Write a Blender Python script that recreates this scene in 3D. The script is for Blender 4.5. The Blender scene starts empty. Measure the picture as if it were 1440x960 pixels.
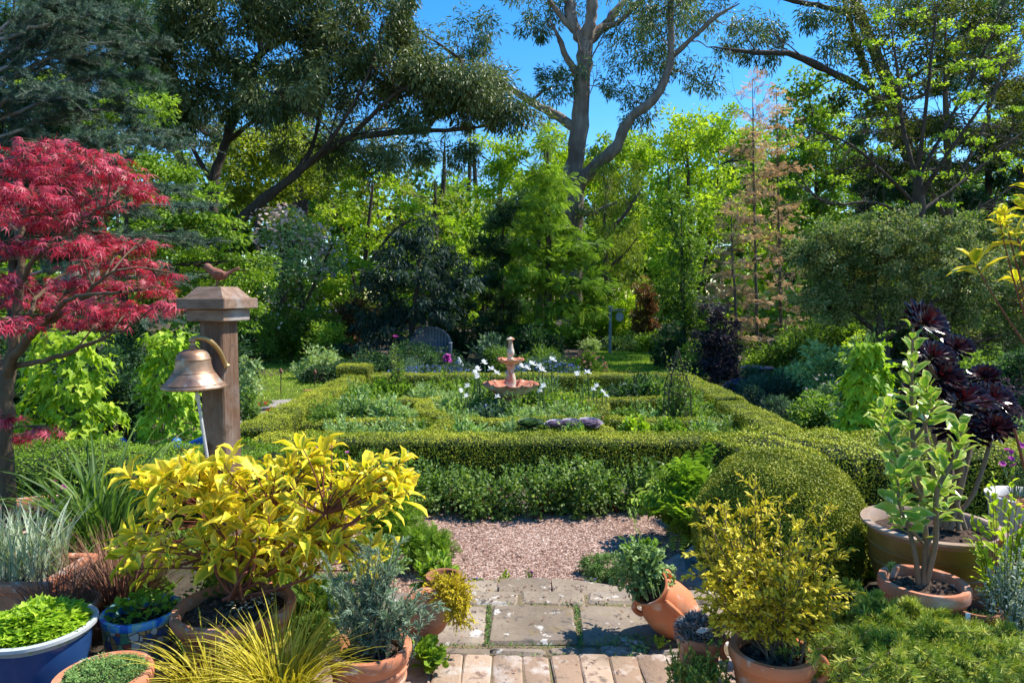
import bpy, math
import numpy as np

# ------------------------------------------------------------------ camera model
F = 960.0; CAMZ = 1.85; PITCH = math.atan(65 / 960)
CP, SP = math.cos(PITCH), math.sin(PITCH)
CAM = np.array([0, 0, CAMZ])
TZ = 0.30                       # height of the terrace above the garden


def ray(px, py):
    x = (px - 720) / F; y = (480 - py) / F
    return np.array([x, CP + y * SP, -SP + y * CP])


def P(px, py, Y):
    """point on the sight line of a photo pixel at distance Y"""
    d = ray(px, py)
    return CAM + d * (Y / d[1])


def G(px, py, z=0.0):
    d = ray(px, py)
    return CAM + d * ((z - CAMZ) / d[2])


def S(px, Y):
    return px * Y / F


def nrm(a):
    return a / np.maximum(np.linalg.norm(a, axis=-1, keepdims=True), 1e-9)


_seed = [11]


def RNG():
    _seed[0] += 1
    return np.random.default_rng(_seed[0])


# ------------------------------------------------------------------ mesh builder
class MB:
    def __init__(s):
        s.v = []; s.n = 0; s.idx = []; s.cnt = []; s.rnd = []; s.lu = []

    def add(s, v, faces, rnd=None, lu=None):
        v = np.asarray(v, float).reshape(-1, 3)
        m = len(v)
        s.v.append(v)
        s.rnd.append(np.full(m, .5) if rnd is None else np.broadcast_to(np.asarray(rnd, float), (m,)))
        s.lu.append(np.zeros(m) if lu is None else np.broadcast_to(np.asarray(lu, float), (m,)))
        for f in faces:
            f = np.asarray(f, np.int64)
            if f.size == 0:
                continue
            s.idx.append((f + s.n).ravel()); s.cnt.append(np.full(len(f), f.shape[1]))
        s.n += m

    def build(s, name, mat, parent=None, smooth=False, sharp=None, loc=None):
        me = bpy.data.meshes.new(name)
        ob = bpy.data.objects.new(name, me)
        bpy.context.scene.collection.objects.link(ob)
        if s.n:
            v = np.concatenate(s.v).astype(np.float32)
            off = None
            if parent is not None:
                o = parent
                off = np.zeros(3)
                while o is not None:
                    off = off + np.array(o.location); o = o.parent
            elif loc is not None:
                off = np.array(loc, float); ob.location = loc
            if off is not None:
                v = v - off.astype(np.float32)
            idx = np.concatenate(s.idx).astype(np.int32); cnt = np.concatenate(s.cnt).astype(np.int32)
            me.vertices.add(len(v)); me.vertices.foreach_set('co', v.ravel())
            me.loops.add(len(idx)); me.loops.foreach_set('vertex_index', idx)
            me.polygons.add(len(cnt))
            st = np.zeros(len(cnt), np.int32); st[1:] = np.cumsum(cnt)[:-1]
            me.polygons.foreach_set('loop_start', st)
            me.polygons.foreach_set('use_smooth', np.full(len(cnt), bool(smooth)))
            me.update(calc_edges=True)
            for nm, arr in (('rnd', s.rnd), ('lu', s.lu)):
                a = me.attributes.new(nm, 'FLOAT', 'POINT')
                a.data.foreach_set('value', np.concatenate(arr).astype(np.float32))
            if sharp:
                me.set_sharp_from_angle(angle=math.radians(sharp))
            me.validate()
        me.materials.append(mat)
        if parent is not None:
            ob.parent = parent
        return ob


def tag(o, label=None, cat=None, group=None, kind=None):
    if label: o['label'] = label
    if cat: o['category'] = cat
    if group: o['group'] = group
    if kind: o['kind'] = kind
    return o


def thing(name, label, cat, loc=(0, 0, 0), group=None):
    o = bpy.data.objects.new(name, None)
    bpy.context.scene.collection.objects.link(o)
    o.location = [float(c) for c in loc]; o.empty_display_size = .05
    return tag(o, label, cat, group)


# ------------------------------------------------------------------ basic shapes
def tubes(mb, paths, rad, sides=5, rnd=.5, cap=False):
    """paths (N,K,3), rad (N,K): N tapered tubes"""
    paths = np.asarray(paths, float); rad = np.asarray(rad, float)
    if paths.ndim == 2:
        paths = paths[None]; rad = rad[None]
    N, K, _ = paths.shape
    rad = np.broadcast_to(rad, (N, K))
    t = np.gradient(paths, axis=1); t = nrm(t)
    main = nrm(paths[:, -1] - paths[:, 0])
    ref = np.where(np.abs(main[:, 2:3]) > .8, np.array([[1., 0, 0]]), np.array([[0, 0, 1.]]))[:, None, :]
    u = nrm(np.cross(t, ref)); w = np.cross(t, u)
    a = np.arange(sides) * 2 * math.pi / sides
    ring = u[:, :, None, :] * np.cos(a)[None, None, :, None] + w[:, :, None, :] * np.sin(a)[None, None, :, None]
    v = paths[:, :, None, :] + ring * rad[:, :, None, None]
    base = np.arange(N)[:, None, None] * K * sides + np.arange(K - 1)[None, :, None] * sides
    j = np.arange(sides)[None, None, :]; j2 = (j + 1) % sides
    f = np.stack([base + j, base + j2, base + sides + j2, base + sides + j], -1).reshape(-1, 4)
    fs = [f]
    if cap:
        b = np.arange(N)[:, None] * K * sides
        fs.append(b + np.arange(sides)[::-1][None]); fs.append(b + (K - 1) * sides + np.arange(sides)[None])
    r = np.asarray(rnd, float)
    if r.ndim == 1:
        r = np.repeat(r, K * sides)
    mb.add(v.reshape(-1, 3), fs, r)


def spline(pts, k):
    """Catmull-Rom resampling of (n,c) control points to k rows"""
    p = np.asarray(pts, float)
    if len(p) == 2:
        t = np.linspace(0, 1, k)[:, None]
        return p[0] * (1 - t) + p[1] * t
    q = np.vstack([2 * p[0] - p[1], p, 2 * p[-1] - p[-2]])
    t = np.linspace(0, len(p) - 1 - 1e-6, k); i = t.astype(int); f = (t - i)[:, None]
    a, b, c, d = q[i], q[i + 1], q[i + 2], q[i + 3]
    return .5 * (2 * b + (c - a) * f + (2 * a - 5 * b + 4 * c - d) * f ** 2 + (3 * b - a - 3 * c + d) * f ** 3)


def lathe(mb, prof, c=(0, 0, 0), k=40, rot=None, lobes=0, amp=None, rnd=.5, zamp=None):
    prof = np.asarray(prof, float); n = len(prof)
    a = np.arange(k) * 2 * math.pi / k
    r = np.repeat(prof[:, 0:1], k, 1); z = np.repeat(prof[:, 1:2], k, 1)
    if lobes:
        w = np.abs(np.sin(a * lobes / 2)) ** .7
        r = r * (1 + np.asarray(amp)[:, None] * (w[None] - .6))
        if zamp is not None:
            z = z + np.asarray(zamp)[:, None] * (w[None] - .5)
    v = np.stack([r * np.cos(a)[None], r * np.sin(a)[None], z], -1).reshape(-1, 3)
    if rot is not None:
        v = v @ np.asarray(rot).T
    v = v + np.asarray(c, float)
    b = np.arange(n - 1)[:, None] * k; j = np.arange(k)[None]; j2 = (j + 1) % k
    f = np.stack([b + j, b + j2, b + k + j2, b + k + j], -1).reshape(-1, 4)
    mb.add(v, [f], rnd)


def box(mb, c, s, rot=0.0, b=.004, rnd=.5, taper=1.0, R=None, jit=0, rng=None):
    """chamfered box, centre c, full size s"""
    hx, hy, hz = np.array(s, float) / 2
    b = min(b, hx * .9, hy * .9, hz * .9)
    vs = []
    for (z, e, tp) in ((-hz, b, 1), (-hz + b, 0, 1), (hz - b, 0, taper), (hz, b, taper)):
        for sx, sy in ((-1, -1), (1, -1), (1, 1), (-1, 1)):
            # each corner is cut: two points
            x, y = hx * tp - e, hy * tp - e
            if sx * sy > 0:
                vs += [(sx * x, sy * (y - b), z), (sx * (x - b), sy * y, z)] if sx > 0 else [(sx * x, sy * (y - b), z), (sx * (x - b), sy * y, z)]
            else:
                vs += [(sx * (x - b), sy * y, z), (sx * x, sy * (y - b), z)]
    v = np.array(vs)
    if jit:
        cor = np.repeat(rng.normal(0, jit, (4, 2)), 2, 0)
        v[:, :2] += np.tile(cor, (4, 1))
        v[16:, 2] += np.repeat(rng.normal(0, jit * .4, 4), 2).tolist() * 2
    if R is not None:
        v = v @ np.asarray(R).T
    elif rot:
        cr, sr = math.cos(rot), math.sin(rot)
        v = v @ np.array([[cr, -sr, 0], [sr, cr, 0], [0, 0, 1]]).T
    v = v + np.asarray(c, float)
    j = np.arange(8); j2 = (j + 1) % 8
    f = np.concatenate([np.stack([k * 8 + j, k * 8 + j2, k * 8 + 8 + j2, k * 8 + 8 + j], -1) for k in range(3)])
    mb.add(v, [f, [np.arange(8)[::-1]], [24 + np.arange(8)]], rnd)


def Rx(a): c, s = math.cos(a), math.sin(a); return np.array([[1, 0, 0], [0, c, -s], [0, s, c]])
def Ry(a): c, s = math.cos(a), math.sin(a); return np.array([[c, 0, s], [0, 1, 0], [-s, 0, c]])
def Rz(a): c, s = math.cos(a), math.sin(a); return np.array([[c, -s, 0], [s, c, 0], [0, 0, 1]])


# ------------------------------------------------------------------ leaf templates: x across (-.5..+.5 of W), y along (0..1 of L), z (of L)
def _t(v, f, lu=None):
    v = np.array(v, float)
    return v, [np.array(x) for x in f], (np.zeros(len(v)) if lu is None else np.array(lu, float))


TM = {}
TM['quad'] = _t([(0, 0, 0), (.5, .42, .06), (0, 1, -.04), (-.5, .42, .06)], [[(0, 1, 2, 3)]], [.3, 1, .8, 1])
TM['lance'] = _t([(0, 0, 0), (.5, .3, .03), (.2, .75, -.06), (0, 1, -.16), (-.2, .75, -.06), (-.5, .3, .03)],
                 [[(0, 1, 4, 5), (1, 2, 3, 4)]])
TM['oval'] = _t([(0, 0, 0), (-.38, .2, .05), (0, .2, 0), (.38, .2, .05), (-.5, .48, .07), (0, .48, -.01), (.5, .48, .07),
                 (-.34, .76, .02), (0, .76, -.05), (.34, .76, .02), (0, 1, -.16)],
                [[(0, 2, 1), (0, 3, 2), (7, 8, 10), (8, 9, 10)],
                 [(1, 2, 5, 4), (2, 3, 6, 5), (4, 5, 8, 7), (5, 6, 9, 8)]],
                [.4, 1, 0, 1, 1, 0, 1, 1, .1, 1, 1])
TM['curl'] = _t([(0, 0, 0), (-.34, .18, .10), (0, .2, .02), (.34, .18, .10), (-.5, .45, .17), (0, .48, .03), (.5, .5, .15), (-.36, .76, .08), (.04, .76, -.10), (.32, .76, .06), (.1, .97, -.34)],
                 [[(0, 2, 1), (0, 3, 2), (7, 8, 10), (8, 9, 10)],
                  [(1, 2, 5, 4), (2, 3, 6, 5), (4, 5, 8, 7), (5, 6, 9, 8)]],
                 [.4, 1, 0, 1, 1, 0, 1, 1, .1, 1, 1])
TM['spoon'] = _t([(-.12, 0, 0), (.12, 0, 0), (-.28, .45, .03), (.28, .45, .03), (-.5, .8, .07), (0, .78, 0), (.5, .8, .07), (0, 1, .0)], [[(4, 5, 7), (5, 6, 7)], [(0, 1, 3, 2)], [(2, 3, 5), (2, 5, 4), (3, 6, 5)]], [.2, .2, .5, .5, 1, .3, 1, 1])
TM['round'] = _t([(0, 0, 0), (-.36, .15, .05), (0, .2, 0), (.36, .15, .05), (-.5, .5, .1), (0, .5, 0), (.5, .5, .1),
                  (-.36, .85, .04), (0, .85, -.03), (.36, .85, .04), (0, 1, -.05)],
                 [[(0, 2, 1), (0, 3, 2), (7, 8, 10), (8, 9, 10)],
                  [(1, 2, 5, 4), (2, 3, 6, 5), (4, 5, 8, 7), (5, 6, 9, 8)]],
                 [.4, 1, 0, 1, 1, 0, 1, 1, .1, 1, 1])
_o = [(0, .05, 0), (.42, -.06, .03), (.5, .3, .05), (.22, .46, .0), (0, 1, -.12), (-.22, .46, 0), (-.5, .3, .05), (-.42, -.06, .03), (0, .3, -.01)]
TM['lobed'] = _t(_o, [[(8, i, (i + 1) % 8) for i in range(8)]], [.5, 1, 1, .6, 1, .6, 1, 1, 0])


def _palm(n, spread, w, droop):
    v = []; f = []; lu = []
    for i in range(n):
        t = i / (n - 1) * 2 - 1
        a = t * spread; L = 1 - .35 * abs(t) ** 1.5
        d = np.array([math.sin(a), math.cos(a)]); s = np.array([d[1], -d[0]])
        k = len(v)
        for (l, ww, z) in ((.04, .1, 0), (.45, w, -.03 * droop), (1, .0, -.35 * droop)):
            if ww == 0:
                v.append((d[0] * l * L, d[1] * l * L, z)); lu.append(1)
            else:
                p = d * l * L
                v.append((*(p - s * ww * .5), z)); v.append((*(p + s * ww * .5), z)); lu += [0, .6]
        f.append((k, k + 1, k + 3, k + 2)); f.append((k + 2, k + 3, k + 4, k + 4))
    ff = [q for q in f if q[2] != q[3]]; tt = [q[:3] for q in f if q[2] == q[3]]
    return _t(v, [ff, tt], lu)


TM['palm'] = _palm(7, 1.75, .07, 1)        # x scale is of W: use W = L
TM['star'] = _palm(7, 3.0, .07, .4)


def _tuft(n, el, w):
    v = []; f = []
    for i in range(n):
        a = i * 2.399; e = el * (.55 + .45 * ((i * 7) % n) / n)
        d = np.array([math.cos(a) * math.sin(e), math.cos(e), math.sin(a) * math.sin(e)])
        s = nrm(np.cross(d, [.3, .5, .8])) * w
        k = len(v)
        v += [tuple(-s * .5), tuple(s * .5), tuple(d + s * .3), tuple(d - s * .3)]
        f.append((k, k + 1, k + 2, k + 3))
    return _t(v, [f], [0, 0, 1, 1] * n)


TM['tuft'] = _tuft(14, 1.5, .10)            # needle tuft, W = L
TM['tuft6'] = _tuft(8, 1.4, .11)
# compound frond: paired leaflets on a rib, flat
_v = []; _f = []
for _i in range(6):
    for _s in (-1, 1):
        _k = len(_v); _y = .1 + .14 * _i; _l = .5 * (1 - abs(_i - 2) * .14)
        _v += [(0, _y, 0), (_s * _l * .5, _y + .0, .02), (_s * _l, _y + .1, -.05), (_s * _l * .5, _y + .12, .02)]
        _f.append((_k, _k + 1, _k + 2, _k + 3))
TM['frond'] = _t(_v, [_f], [0, .5, 1, .5] * 12)


def leaves(mb, tm, pos, d, n, L, W, rnd):
    V, FS, LU = TM[tm]
    N = len(pos); T = len(V)
    if N == 0:
        return
    d = nrm(d); x = nrm(np.cross(d, n)); z = np.cross(x, d)
    L = np.broadcast_to(np.asarray(L, float), (N,)); W = np.broadcast_to(np.asarray(W, float), (N,))
    v = (pos[:, None, :] + V[None, :, 0:1] * W[:, None, None] * x[:, None, :]
         + V[None, :, 1:2] * L[:, None, None] * d[:, None, :] + V[None, :, 2:3] * L[:, None, None] * z[:, None, :])
    off = (np.arange(N) * T)[:, None, None]
    mb.add(v.reshape(-1, 3), [(off + f[None]).reshape(-1, f.shape[1]) for f in FS],
           np.repeat(np.broadcast_to(rnd, (N,)), T), np.tile(LU, N))


def rsph(rng, n):
    return nrm(rng.normal(size=(n, 3)))


COUNT = [0]


def clumps(mb, rng, ells, tm='quad', L=.1, W=.05, cs=.4, k=1.2, lai=1.2, droop=.3, flat=.75, shell=.45, up=1.0, var=.3, spread=1.0, maxn=90000):
    """foliage spread through ellipsoids in small uneven clumps; returns clump centres"""
    cents = []
    for e in ells:
        c, r = np.asarray(e[0], float), np.asarray(e[1], float)
        kk = e[2] if len(e) > 2 else 1.0
        n = max(4, int(k * kk * (r[0] * r[2] + .4 * r[1] * r[0] + .3 * r[1] * r[2]) / cs ** 2))
        q = rsph(rng, n) * (rng.random((n, 1)) ** shell) * (1 + .12 * rng.normal(size=(n, 1)))
        cents.append((c + q * r, q))
    C = np.concatenate([a for a, _ in cents]); Q = np.concatenate([b for _, b in cents])
    a1 = L * W * (.55 if tm not in ('palm', 'star', 'tuft', 'tuft6', 'frond') else .3)
    nl = max(3, int(lai * math.pi * cs ** 2 / a1))
    if nl * len(C) > maxn:
        sc = math.sqrt(nl * len(C) / maxn); L *= sc; W *= sc; nl = max(3, int(maxn / len(C)))
    crn = rng.random(len(C)); csz = cs * rng.uniform(.6, 1.35, len(C))
    N = len(C) * nl
    ci = np.repeat(np.arange(len(C)), nl)
    o = rsph(rng, N) * rng.random((N, 1)) ** .5
    o[:, 2] *= flat
    pos = C[ci] + o * csz[ci][:, None]
    d = o * .9 + Q[ci] * .5 * spread + rng.normal(0, .45, (N, 3)); d[:, 2] -= droop
    nn = rng.normal(0, .6, (N, 3)); nn[:, 2] += up; nn += .35 * Q[ci]
    sz = rng.uniform(.65, 1.3, N)
    rnd = np.clip(.5 + (crn[ci] - .5) * .8 + rng.normal(0, var * .6, N), 0, 1)
    leaves(mb, tm, pos, d, nn, L * sz, W * sz, rnd)
    COUNT[0] += N
    return C


def leafy(mbl, mbs, rng, P0, P2, arch, nper, tm, L, W, ang=.9, t0=.3, t1=1.0, r=.004, var=.35, K=6, up=.8, P1=None, whorl=0, taper=.5, sides=4, jit=.3):
    """stems from P0 to P2 (N,3) bowed by arch, leaves along each"""
    N = len(P0)
    if P1 is None:
        P1 = (P0 + P2) / 2 + np.asarray(arch)
    def bz(t):
        return (1 - t) ** 2 * P0[:, None] + 2 * t * (1 - t) * P1[:, None] + t ** 2 * P2[:, None]
    ts = np.linspace(0, 1, K)[None, :, None]
    if mbs is not None:
        rr = np.broadcast_to(np.asarray(r, float).reshape(-1, 1), (N, 1)) * np.linspace(1, .35, K)[None]
        tubes(mbs, bz(ts), rr, sides, rnd=rng.random(N))
    if nper:
        t = t0 + (t1 - t0) * (np.arange(nper)[None] + rng.random((N, nper)) * .8) / nper
        t = np.clip(t, 0, 1)[:, :, None]
        p = bz(t); tg = nrm(2 * (1 - t) * (P1 - P0)[:, None] + 2 * t * (P2 - P1)[:, None])
        rad = nrm(np.cross(tg, rng.normal(size=tg.shape)))
        a = ang * (1 - .45 * (t - t0) / max(1e-3, t1 - t0)) + rng.normal(0, jit * .4, t.shape)
        d = tg * np.cos(a) + rad * np.sin(a)
        n = rng.normal(0, jit, d.shape); n[..., 2] += up; n += tg * .5
        sz = rng.uniform(.7, 1.2, (N, nper)) * (1 - taper * np.clip((t[..., 0] - t0) / max(1e-3, t1 - t0), 0, 1) ** 2)
        srn = rng.random((N, 1))
        rn = np.clip(.5 + (srn - .5) * .6 + rng.normal(0, var * .6, (N, nper)), 0, 1)
        leaves(mbl, tm, p.reshape(-1, 3), d.reshape(-1, 3), n.reshape(-1, 3), (L * sz).ravel(), (W * sz).ravel(), rn.ravel())
        COUNT[0] += N * nper


def blades(mb, rng, base, az, L, w, th0, bend, n=6, var=.3, twist=.4):
    """grass blades: base (N,3), azimuth, start tilt from vertical th0, bend added over the length"""
    N = len(base)
    az = np.broadcast_to(az, (N,)); L = np.broadcast_to(L, (N,)); w = np.broadcast_to(w, (N,))
    t = np.linspace(0, 1, n)[None]
    th = np.broadcast_to(th0, (N,))[:, None] + np.broadcast_to(bend, (N,))[:, None] * t ** 1.4
    ds = L[:, None] / (n - 1)
    hx = np.cumsum(np.sin(th) * ds, 1); hx = np.concatenate([np.zeros((N, 1)), hx[:, :-1]], 1)
    hz = np.cumsum(np.cos(th) * ds, 1); hz = np.concatenate([np.zeros((N, 1)), hz[:, :-1]], 1)
    dx, dy = np.cos(az)[:, None], np.sin(az)[:, None]
    c = base[:, None, :] + np.stack([hx * dx, hx * dy, hz], -1)
    sw = az + math.pi / 2 + rng.normal(0, twist, N)
    side = np.stack([np.cos(sw), np.sin(sw), np.zeros(N)], -1)[:, None, :]
    ww = (w[:, None] * np.minimum(1, (.55 + 1.2 * t)) * (1 - t ** 2.5) + .0004)[:, :, None]
    lift = np.array([0, 0, 1.])[None, None] * ww * .25
    v = np.stack([c - side * ww / 2 + lift, c, c + side * ww / 2 + lift], 2)  # N,n,3,3
    b = (np.arange(N) * n * 3)[:, None, None] + (np.arange(n - 1) * 3)[None, :, None]
    f = np.concatenate([np.stack([b + 0, b + 1, b + 4, b + 3], -1), np.stack([b + 1, b + 2, b + 5, b + 4], -1)], 2).reshape(-1, 4)
    rn = np.clip(.5 + rng.normal(0, var, N), 0, 1)
    lu = np.tile(np.array([1, 0, 1.]), N * n)
    mb.add(v.reshape(-1, 3), [f], np.repeat(rn, n * 3), lu)
    COUNT[0] += N


# ------------------------------------------------------------------ materials
def newmat(name):
    m = bpy.data.materials.new(name); m.use_nodes = True
    nt = m.node_tree; nt.nodes.clear()
    return m, nt


def N_(nt, typ, **kw):
    n = nt.nodes.new(typ)
    for k, v in kw.items():
        if k.startswith('i_'):
            n.inputs[k[2:].replace('_', ' ')].default_value = v
        else:
            setattr(n, k, v)
    return n


def ramp(nt, stops, interp='LINEAR'):
    r = nt.nodes.new('ShaderNodeValToRGB'); r.color_ramp.interpolation = interp
    e = r.color_ramp.elements
    while len(e) < len(stops):
        e.new(.5)
    for i, (p, c) in enumerate(stops):
        e[i].position = p; e[i].color = (*c[:3], 1)
    return r


def mixc(nt, fac, a, b, mode='MIX'):
    m = nt.nodes.new('ShaderNodeMix'); m.data_type = 'RGBA'; m.blend_type = mode
    for s, v in ((m.inputs[0], fac), (m.inputs[6], a), (m.inputs[7], b)):
        if hasattr(v, 'is_linked') or hasattr(v, 'links'):
            nt.links.new(v, s)
        elif isinstance(v, (int, float)):
            s.default_value = v
        else:
            s.default_value = (*v[:3], 1)
    return m.outputs[2]


def finish(nt, bsdf_out, disp=None):
    o = nt.nodes.new('ShaderNodeOutputMaterial')
    nt.links.new(bsdf_out, o.inputs['Surface'])


def leafmat(name, c0, c1, c2, edge=None, edge_lo=.35, edge_hi=.75, trans=.42, rough=.5, spec=.22, tint=(1.2, 1.25, .5), gain=1.0):
    c0, c1, c2 = [tuple(min(.9, v * gain) for v in c) for c in (c0, c1, c2)]
    m, nt = newmat(name); lk = nt.links.new
    a = N_(nt, 'ShaderNodeAttribute', attribute_name='rnd')
    r = ramp(nt, [(0, c0), (.5, c1), (1, c2)]); lk(a.outputs['Fac'], r.inputs[0])
    col = r.outputs[0]
    if edge is not None:
        b = N_(nt, 'ShaderNodeAttribute', attribute_name='lu')
        geo = N_(nt, 'ShaderNodeNewGeometry')
        nz = N_(nt, 'ShaderNodeTexNoise', i_Scale=60.0, i_Detail=2.0); lk(geo.outputs['Position'], nz.inputs['Vector'])
        ad = N_(nt, 'ShaderNodeMath', operation='MULTIPLY_ADD'); lk(nz.outputs[0], ad.inputs[0]); ad.inputs[1].default_value = .5; lk(b.outputs['Fac'], ad.inputs[2])
        mr = N_(nt, 'ShaderNodeMapRange'); lk(ad.outputs[0], mr.inputs[0])
        mr.inputs[1].default_value = edge_lo + .25; mr.inputs[2].default_value = edge_hi + .25
        col = mixc(nt, mr.outputs[0], col, edge)
    p = N_(nt, 'ShaderNodeBsdfPrincipled'); lk(col, p.inputs['Base Color'])
    p.inputs['Roughness'].default_value = rough; p.inputs['Specular IOR Level'].default_value = spec
    tc = mixc(nt, 1.0, col, tint, 'MULTIPLY')
    t = N_(nt, 'ShaderNodeBsdfTranslucent'); lk(tc, t.inputs[0])
    mx = N_(nt, 'ShaderNodeMixShader'); mx.inputs[0].default_value = trans
    lk(p.outputs[0], mx.inputs[1]); lk(t.outputs[0], mx.inputs[2])
    finish(nt, mx.outputs[0])
    return m


def solid(name, stops, scale=4, detail=5, rough=.7, spec=.3, bump=.3, bscale=None, metal=0, stretch=None, spots=None, dist=.02, rndmix=0, streak=None):
    """noise coloured solid; spots = (scale, lo, hi, colour)"""
    m, nt = newmat(name); lk = nt.links.new
    tc = N_(nt, 'ShaderNodeTexCoord'); src = tc.outputs['Object']
    if stretch:
        mp = N_(nt, 'ShaderNodeMapping'); mp.inputs['Scale'].default_value = stretch; lk(src, mp.inputs[0]); src = mp.outputs[0]
    nz = N_(nt, 'ShaderNodeTexNoise', i_Scale=float(scale), i_Detail=float(detail), i_Roughness=.6); lk(src, nz.inputs['Vector'])
    fac = nz.outputs[0]
    if rndmix:
        a = N_(nt, 'ShaderNodeAttribute', attribute_name='rnd')
        q = N_(nt, 'ShaderNodeMix'); q.data_type = 'FLOAT'; q.inputs[0].default_value = rndmix
        lk(nz.outputs[0], q.inputs[2]); lk(a.outputs['Fac'], q.inputs[3]); fac = q.outputs[0]
    r = ramp(nt, stops); lk(fac, r.inputs[0]); col = r.outputs[0]
    for sp in (spots or []):
        n2 = N_(nt, 'ShaderNodeTexNoise', i_Scale=float(sp[0]), i_Detail=4.0, i_Roughness=.55); lk(tc.outputs['Object'], n2.inputs['Vector'])
        mr = N_(nt, 'ShaderNodeMapRange'); mr.inputs[1].default_value = sp[1]; mr.inputs[2].default_value = sp[2]
        lk(n2.outputs[0], mr.inputs[0]); col = mixc(nt, mr.outputs[0], col, sp[3])
    p = N_(nt, 'ShaderNodeBsdfPrincipled'); lk(col, p.inputs['Base Color'])
    p.inputs['Roughness'].default_value = rough; p.inputs['Specular IOR Level'].default_value = spec; p.inputs['Metallic'].default_value = metal
    if bump:
        nb = N_(nt, 'ShaderNodeTexNoise', i_Scale=float(bscale or scale * 4), i_Detail=6.0, i_Roughness=.65); lk(src, nb.inputs['Vector'])
        bp = N_(nt, 'ShaderNodeBump'); bp.inputs['Strength'].default_value = bump; bp.inputs['Distance'].default_value = dist
        lk(nb.outputs[0], bp.inputs['Height']); lk(bp.outputs[0], p.inputs['Normal'])
    finish(nt, p.outputs[0])
    return m

# ------------------------------------------------------------------ palette
M = {}
def LM(k, *a, **kw): M[k] = leafmat(k, *a, **kw)
LM('leaf_box', (.085, .105, .008), (.155, .17, .012), (.26, .25, .02), trans=.1, gain=2.35)
LM('leaf_boxball', (.075, .092, .008), (.13, .145, .012), (.22, .22, .022), trans=.1, gain=2.0)
LM('leaf_mid', (.034, .066, .010), (.08, .14, .02), (.16, .235, .04), gain=1.7)
LM('leaf_fresh', (.06, .105, .010), (.125, .21, .02), (.23, .32, .04), gain=1.6)
LM('leaf_dark', (.012, .032, .014), (.028, .065, .026), (.06, .12, .05), gain=1.5)
LM('leaf_blue', (.025, .055, .038), (.055, .11, .07), (.13, .2, .14), gain=1.25)
LM('leaf_bluedark', (.015, .034, .026), (.035, .068, .05), (.08, .13, .1))
LM('leaf_rose', (.065, .12, .02), (.15, .26, .05), (.34, .43, .13), rough=.4, spec=.3)
LM('leaf_grey', (.07, .13, .04), (.155, .235, .075), (.30, .38, .16), trans=.25, gain=1.5)
LM('leaf_silver', (.25, .3, .26), (.42, .48, .42), (.65, .7, .62), trans=.2)
LM('leaf_lime', (.13, .22, .012), (.25, .38, .025), (.42, .52, .05), trans=.4, gain=1.35)
LM('leaf_lime2', (.10, .17, .012), (.20, .29, .018), (.36, .43, .04), trans=.45, gain=1.65)
LM('leaf_yellow', (.36, .34, .02), (.55, .46, .025), (.72, .6, .05), trans=.35)
LM('leaf_dogwood', (.22, .32, .015), (.43, .46, .03), (.68, .50, .08), edge=(.94, .73, .06), edge_lo=.24, edge_hi=.8, trans=.33, rough=.36)
LM('leaf_goldbox', (.20, .20, .015), (.50, .42, .03), (.80, .60, .09), trans=.25, gain=1.25)
LM('leaf_gold', (.45, .36, .012), (.65, .52, .02), (.75, .62, .05), trans=.25)
LM('leaf_griselinia', (.07, .15, .02), (.14, .25, .03), (.26, .36, .05), edge=(.60, .62, .17), edge_lo=.5, edge_hi=.9, rough=.22, trans=.3, gain=1.5)
LM('leaf_maple', (.26, .012, .03), (.54, .04, .08), (.72, .17, .22), trans=.4, tint=(1.2, .7, .7), rough=.45, spec=.35)
LM('leaf_aeonium', (.012, .004, .007), (.035, .008, .012), (.09, .018, .02), trans=.1, tint=(1.6, .5, .5), rough=.25, spec=.6, gain=1.3)
LM('leaf_purple', (.015, .014, .016), (.036, .032, .036), (.075, .068, .072), tint=(1.2, .8, 1.), gain=1.5)
LM('leaf_cabbage', (.12, .05, .12), (.24, .15, .24), (.38, .33, .38), edge=(.42, .4, .45), tint=(1, .8, 1), trans=.2)
LM('leaf_cedar', (.018, .042, .026), (.042, .078, .046), (.09, .14, .08), trans=.12, gain=1.5)
LM('leaf_deodar', (.10, .16, .02), (.21, .26, .035), (.44, .42, .08), trans=.18, gain=1.5)
LM('leaf_euc', (.028, .048, .014), (.07, .10, .028), (.18, .20, .08), trans=.25, rough=.42, spec=.35, gain=1.4)
LM('leaf_olive', (.06, .09, .012), (.14, .18, .022), (.25, .28, .04), trans=.45, gain=1.75)
LM('leaf_olivedark', (.035, .05, .010), (.08, .11, .02), (.18, .20, .04))
LM('leaf_gum', (.035, .062, .022), (.08, .12, .045), (.16, .205, .09), trans=.3, rough=.42, spec=.3, gain=1.4)
LM('leaf_pinkish', (.34, .23, .12), (.53, .38, .22), (.68, .53, .34), trans=.4, tint=(1.2, 1, .8))
LM('leaf_bronze', (.10, .055, .02), (.17, .10, .04), (.25, .19, .07), trans=.35, tint=(1.3, .9, .6), gain=1.0)
LM('leaf_russet', (.04, .07, .02), (.085, .13, .038), (.20, .20, .085), trans=.3, gain=1.8)
LM('leaf_lavender', (.12, .19, .12), (.22, .31, .2), (.36, .45, .3), trans=.2)
LM('leaf_silverplant', (.09, .17, .045), (.17, .28, .08), (.31, .41, .16), edge=(.40, .49, .22), trans=.3, gain=1.6)
LM('grass_yellow', (.3, .24, .02), (.5, .42, .03), (.68, .58, .08), trans=.3)
LM('grass_striped', (.09, .14, .07), (.18, .25, .13), (.28, .34, .2), edge=(.6, .64, .52), edge_lo=.3, edge_hi=.8, trans=.25, gain=1.3)
LM('grass_brown', (.09, .035, .02), (.19, .085, .05), (.32, .18, .11), trans=.2, tint=(1.2, 1, .8), gain=1.3)
LM('grass_strap', (.04, .09, .02), (.09, .17, .035), (.18, .27, .06), gain=1.15)
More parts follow.
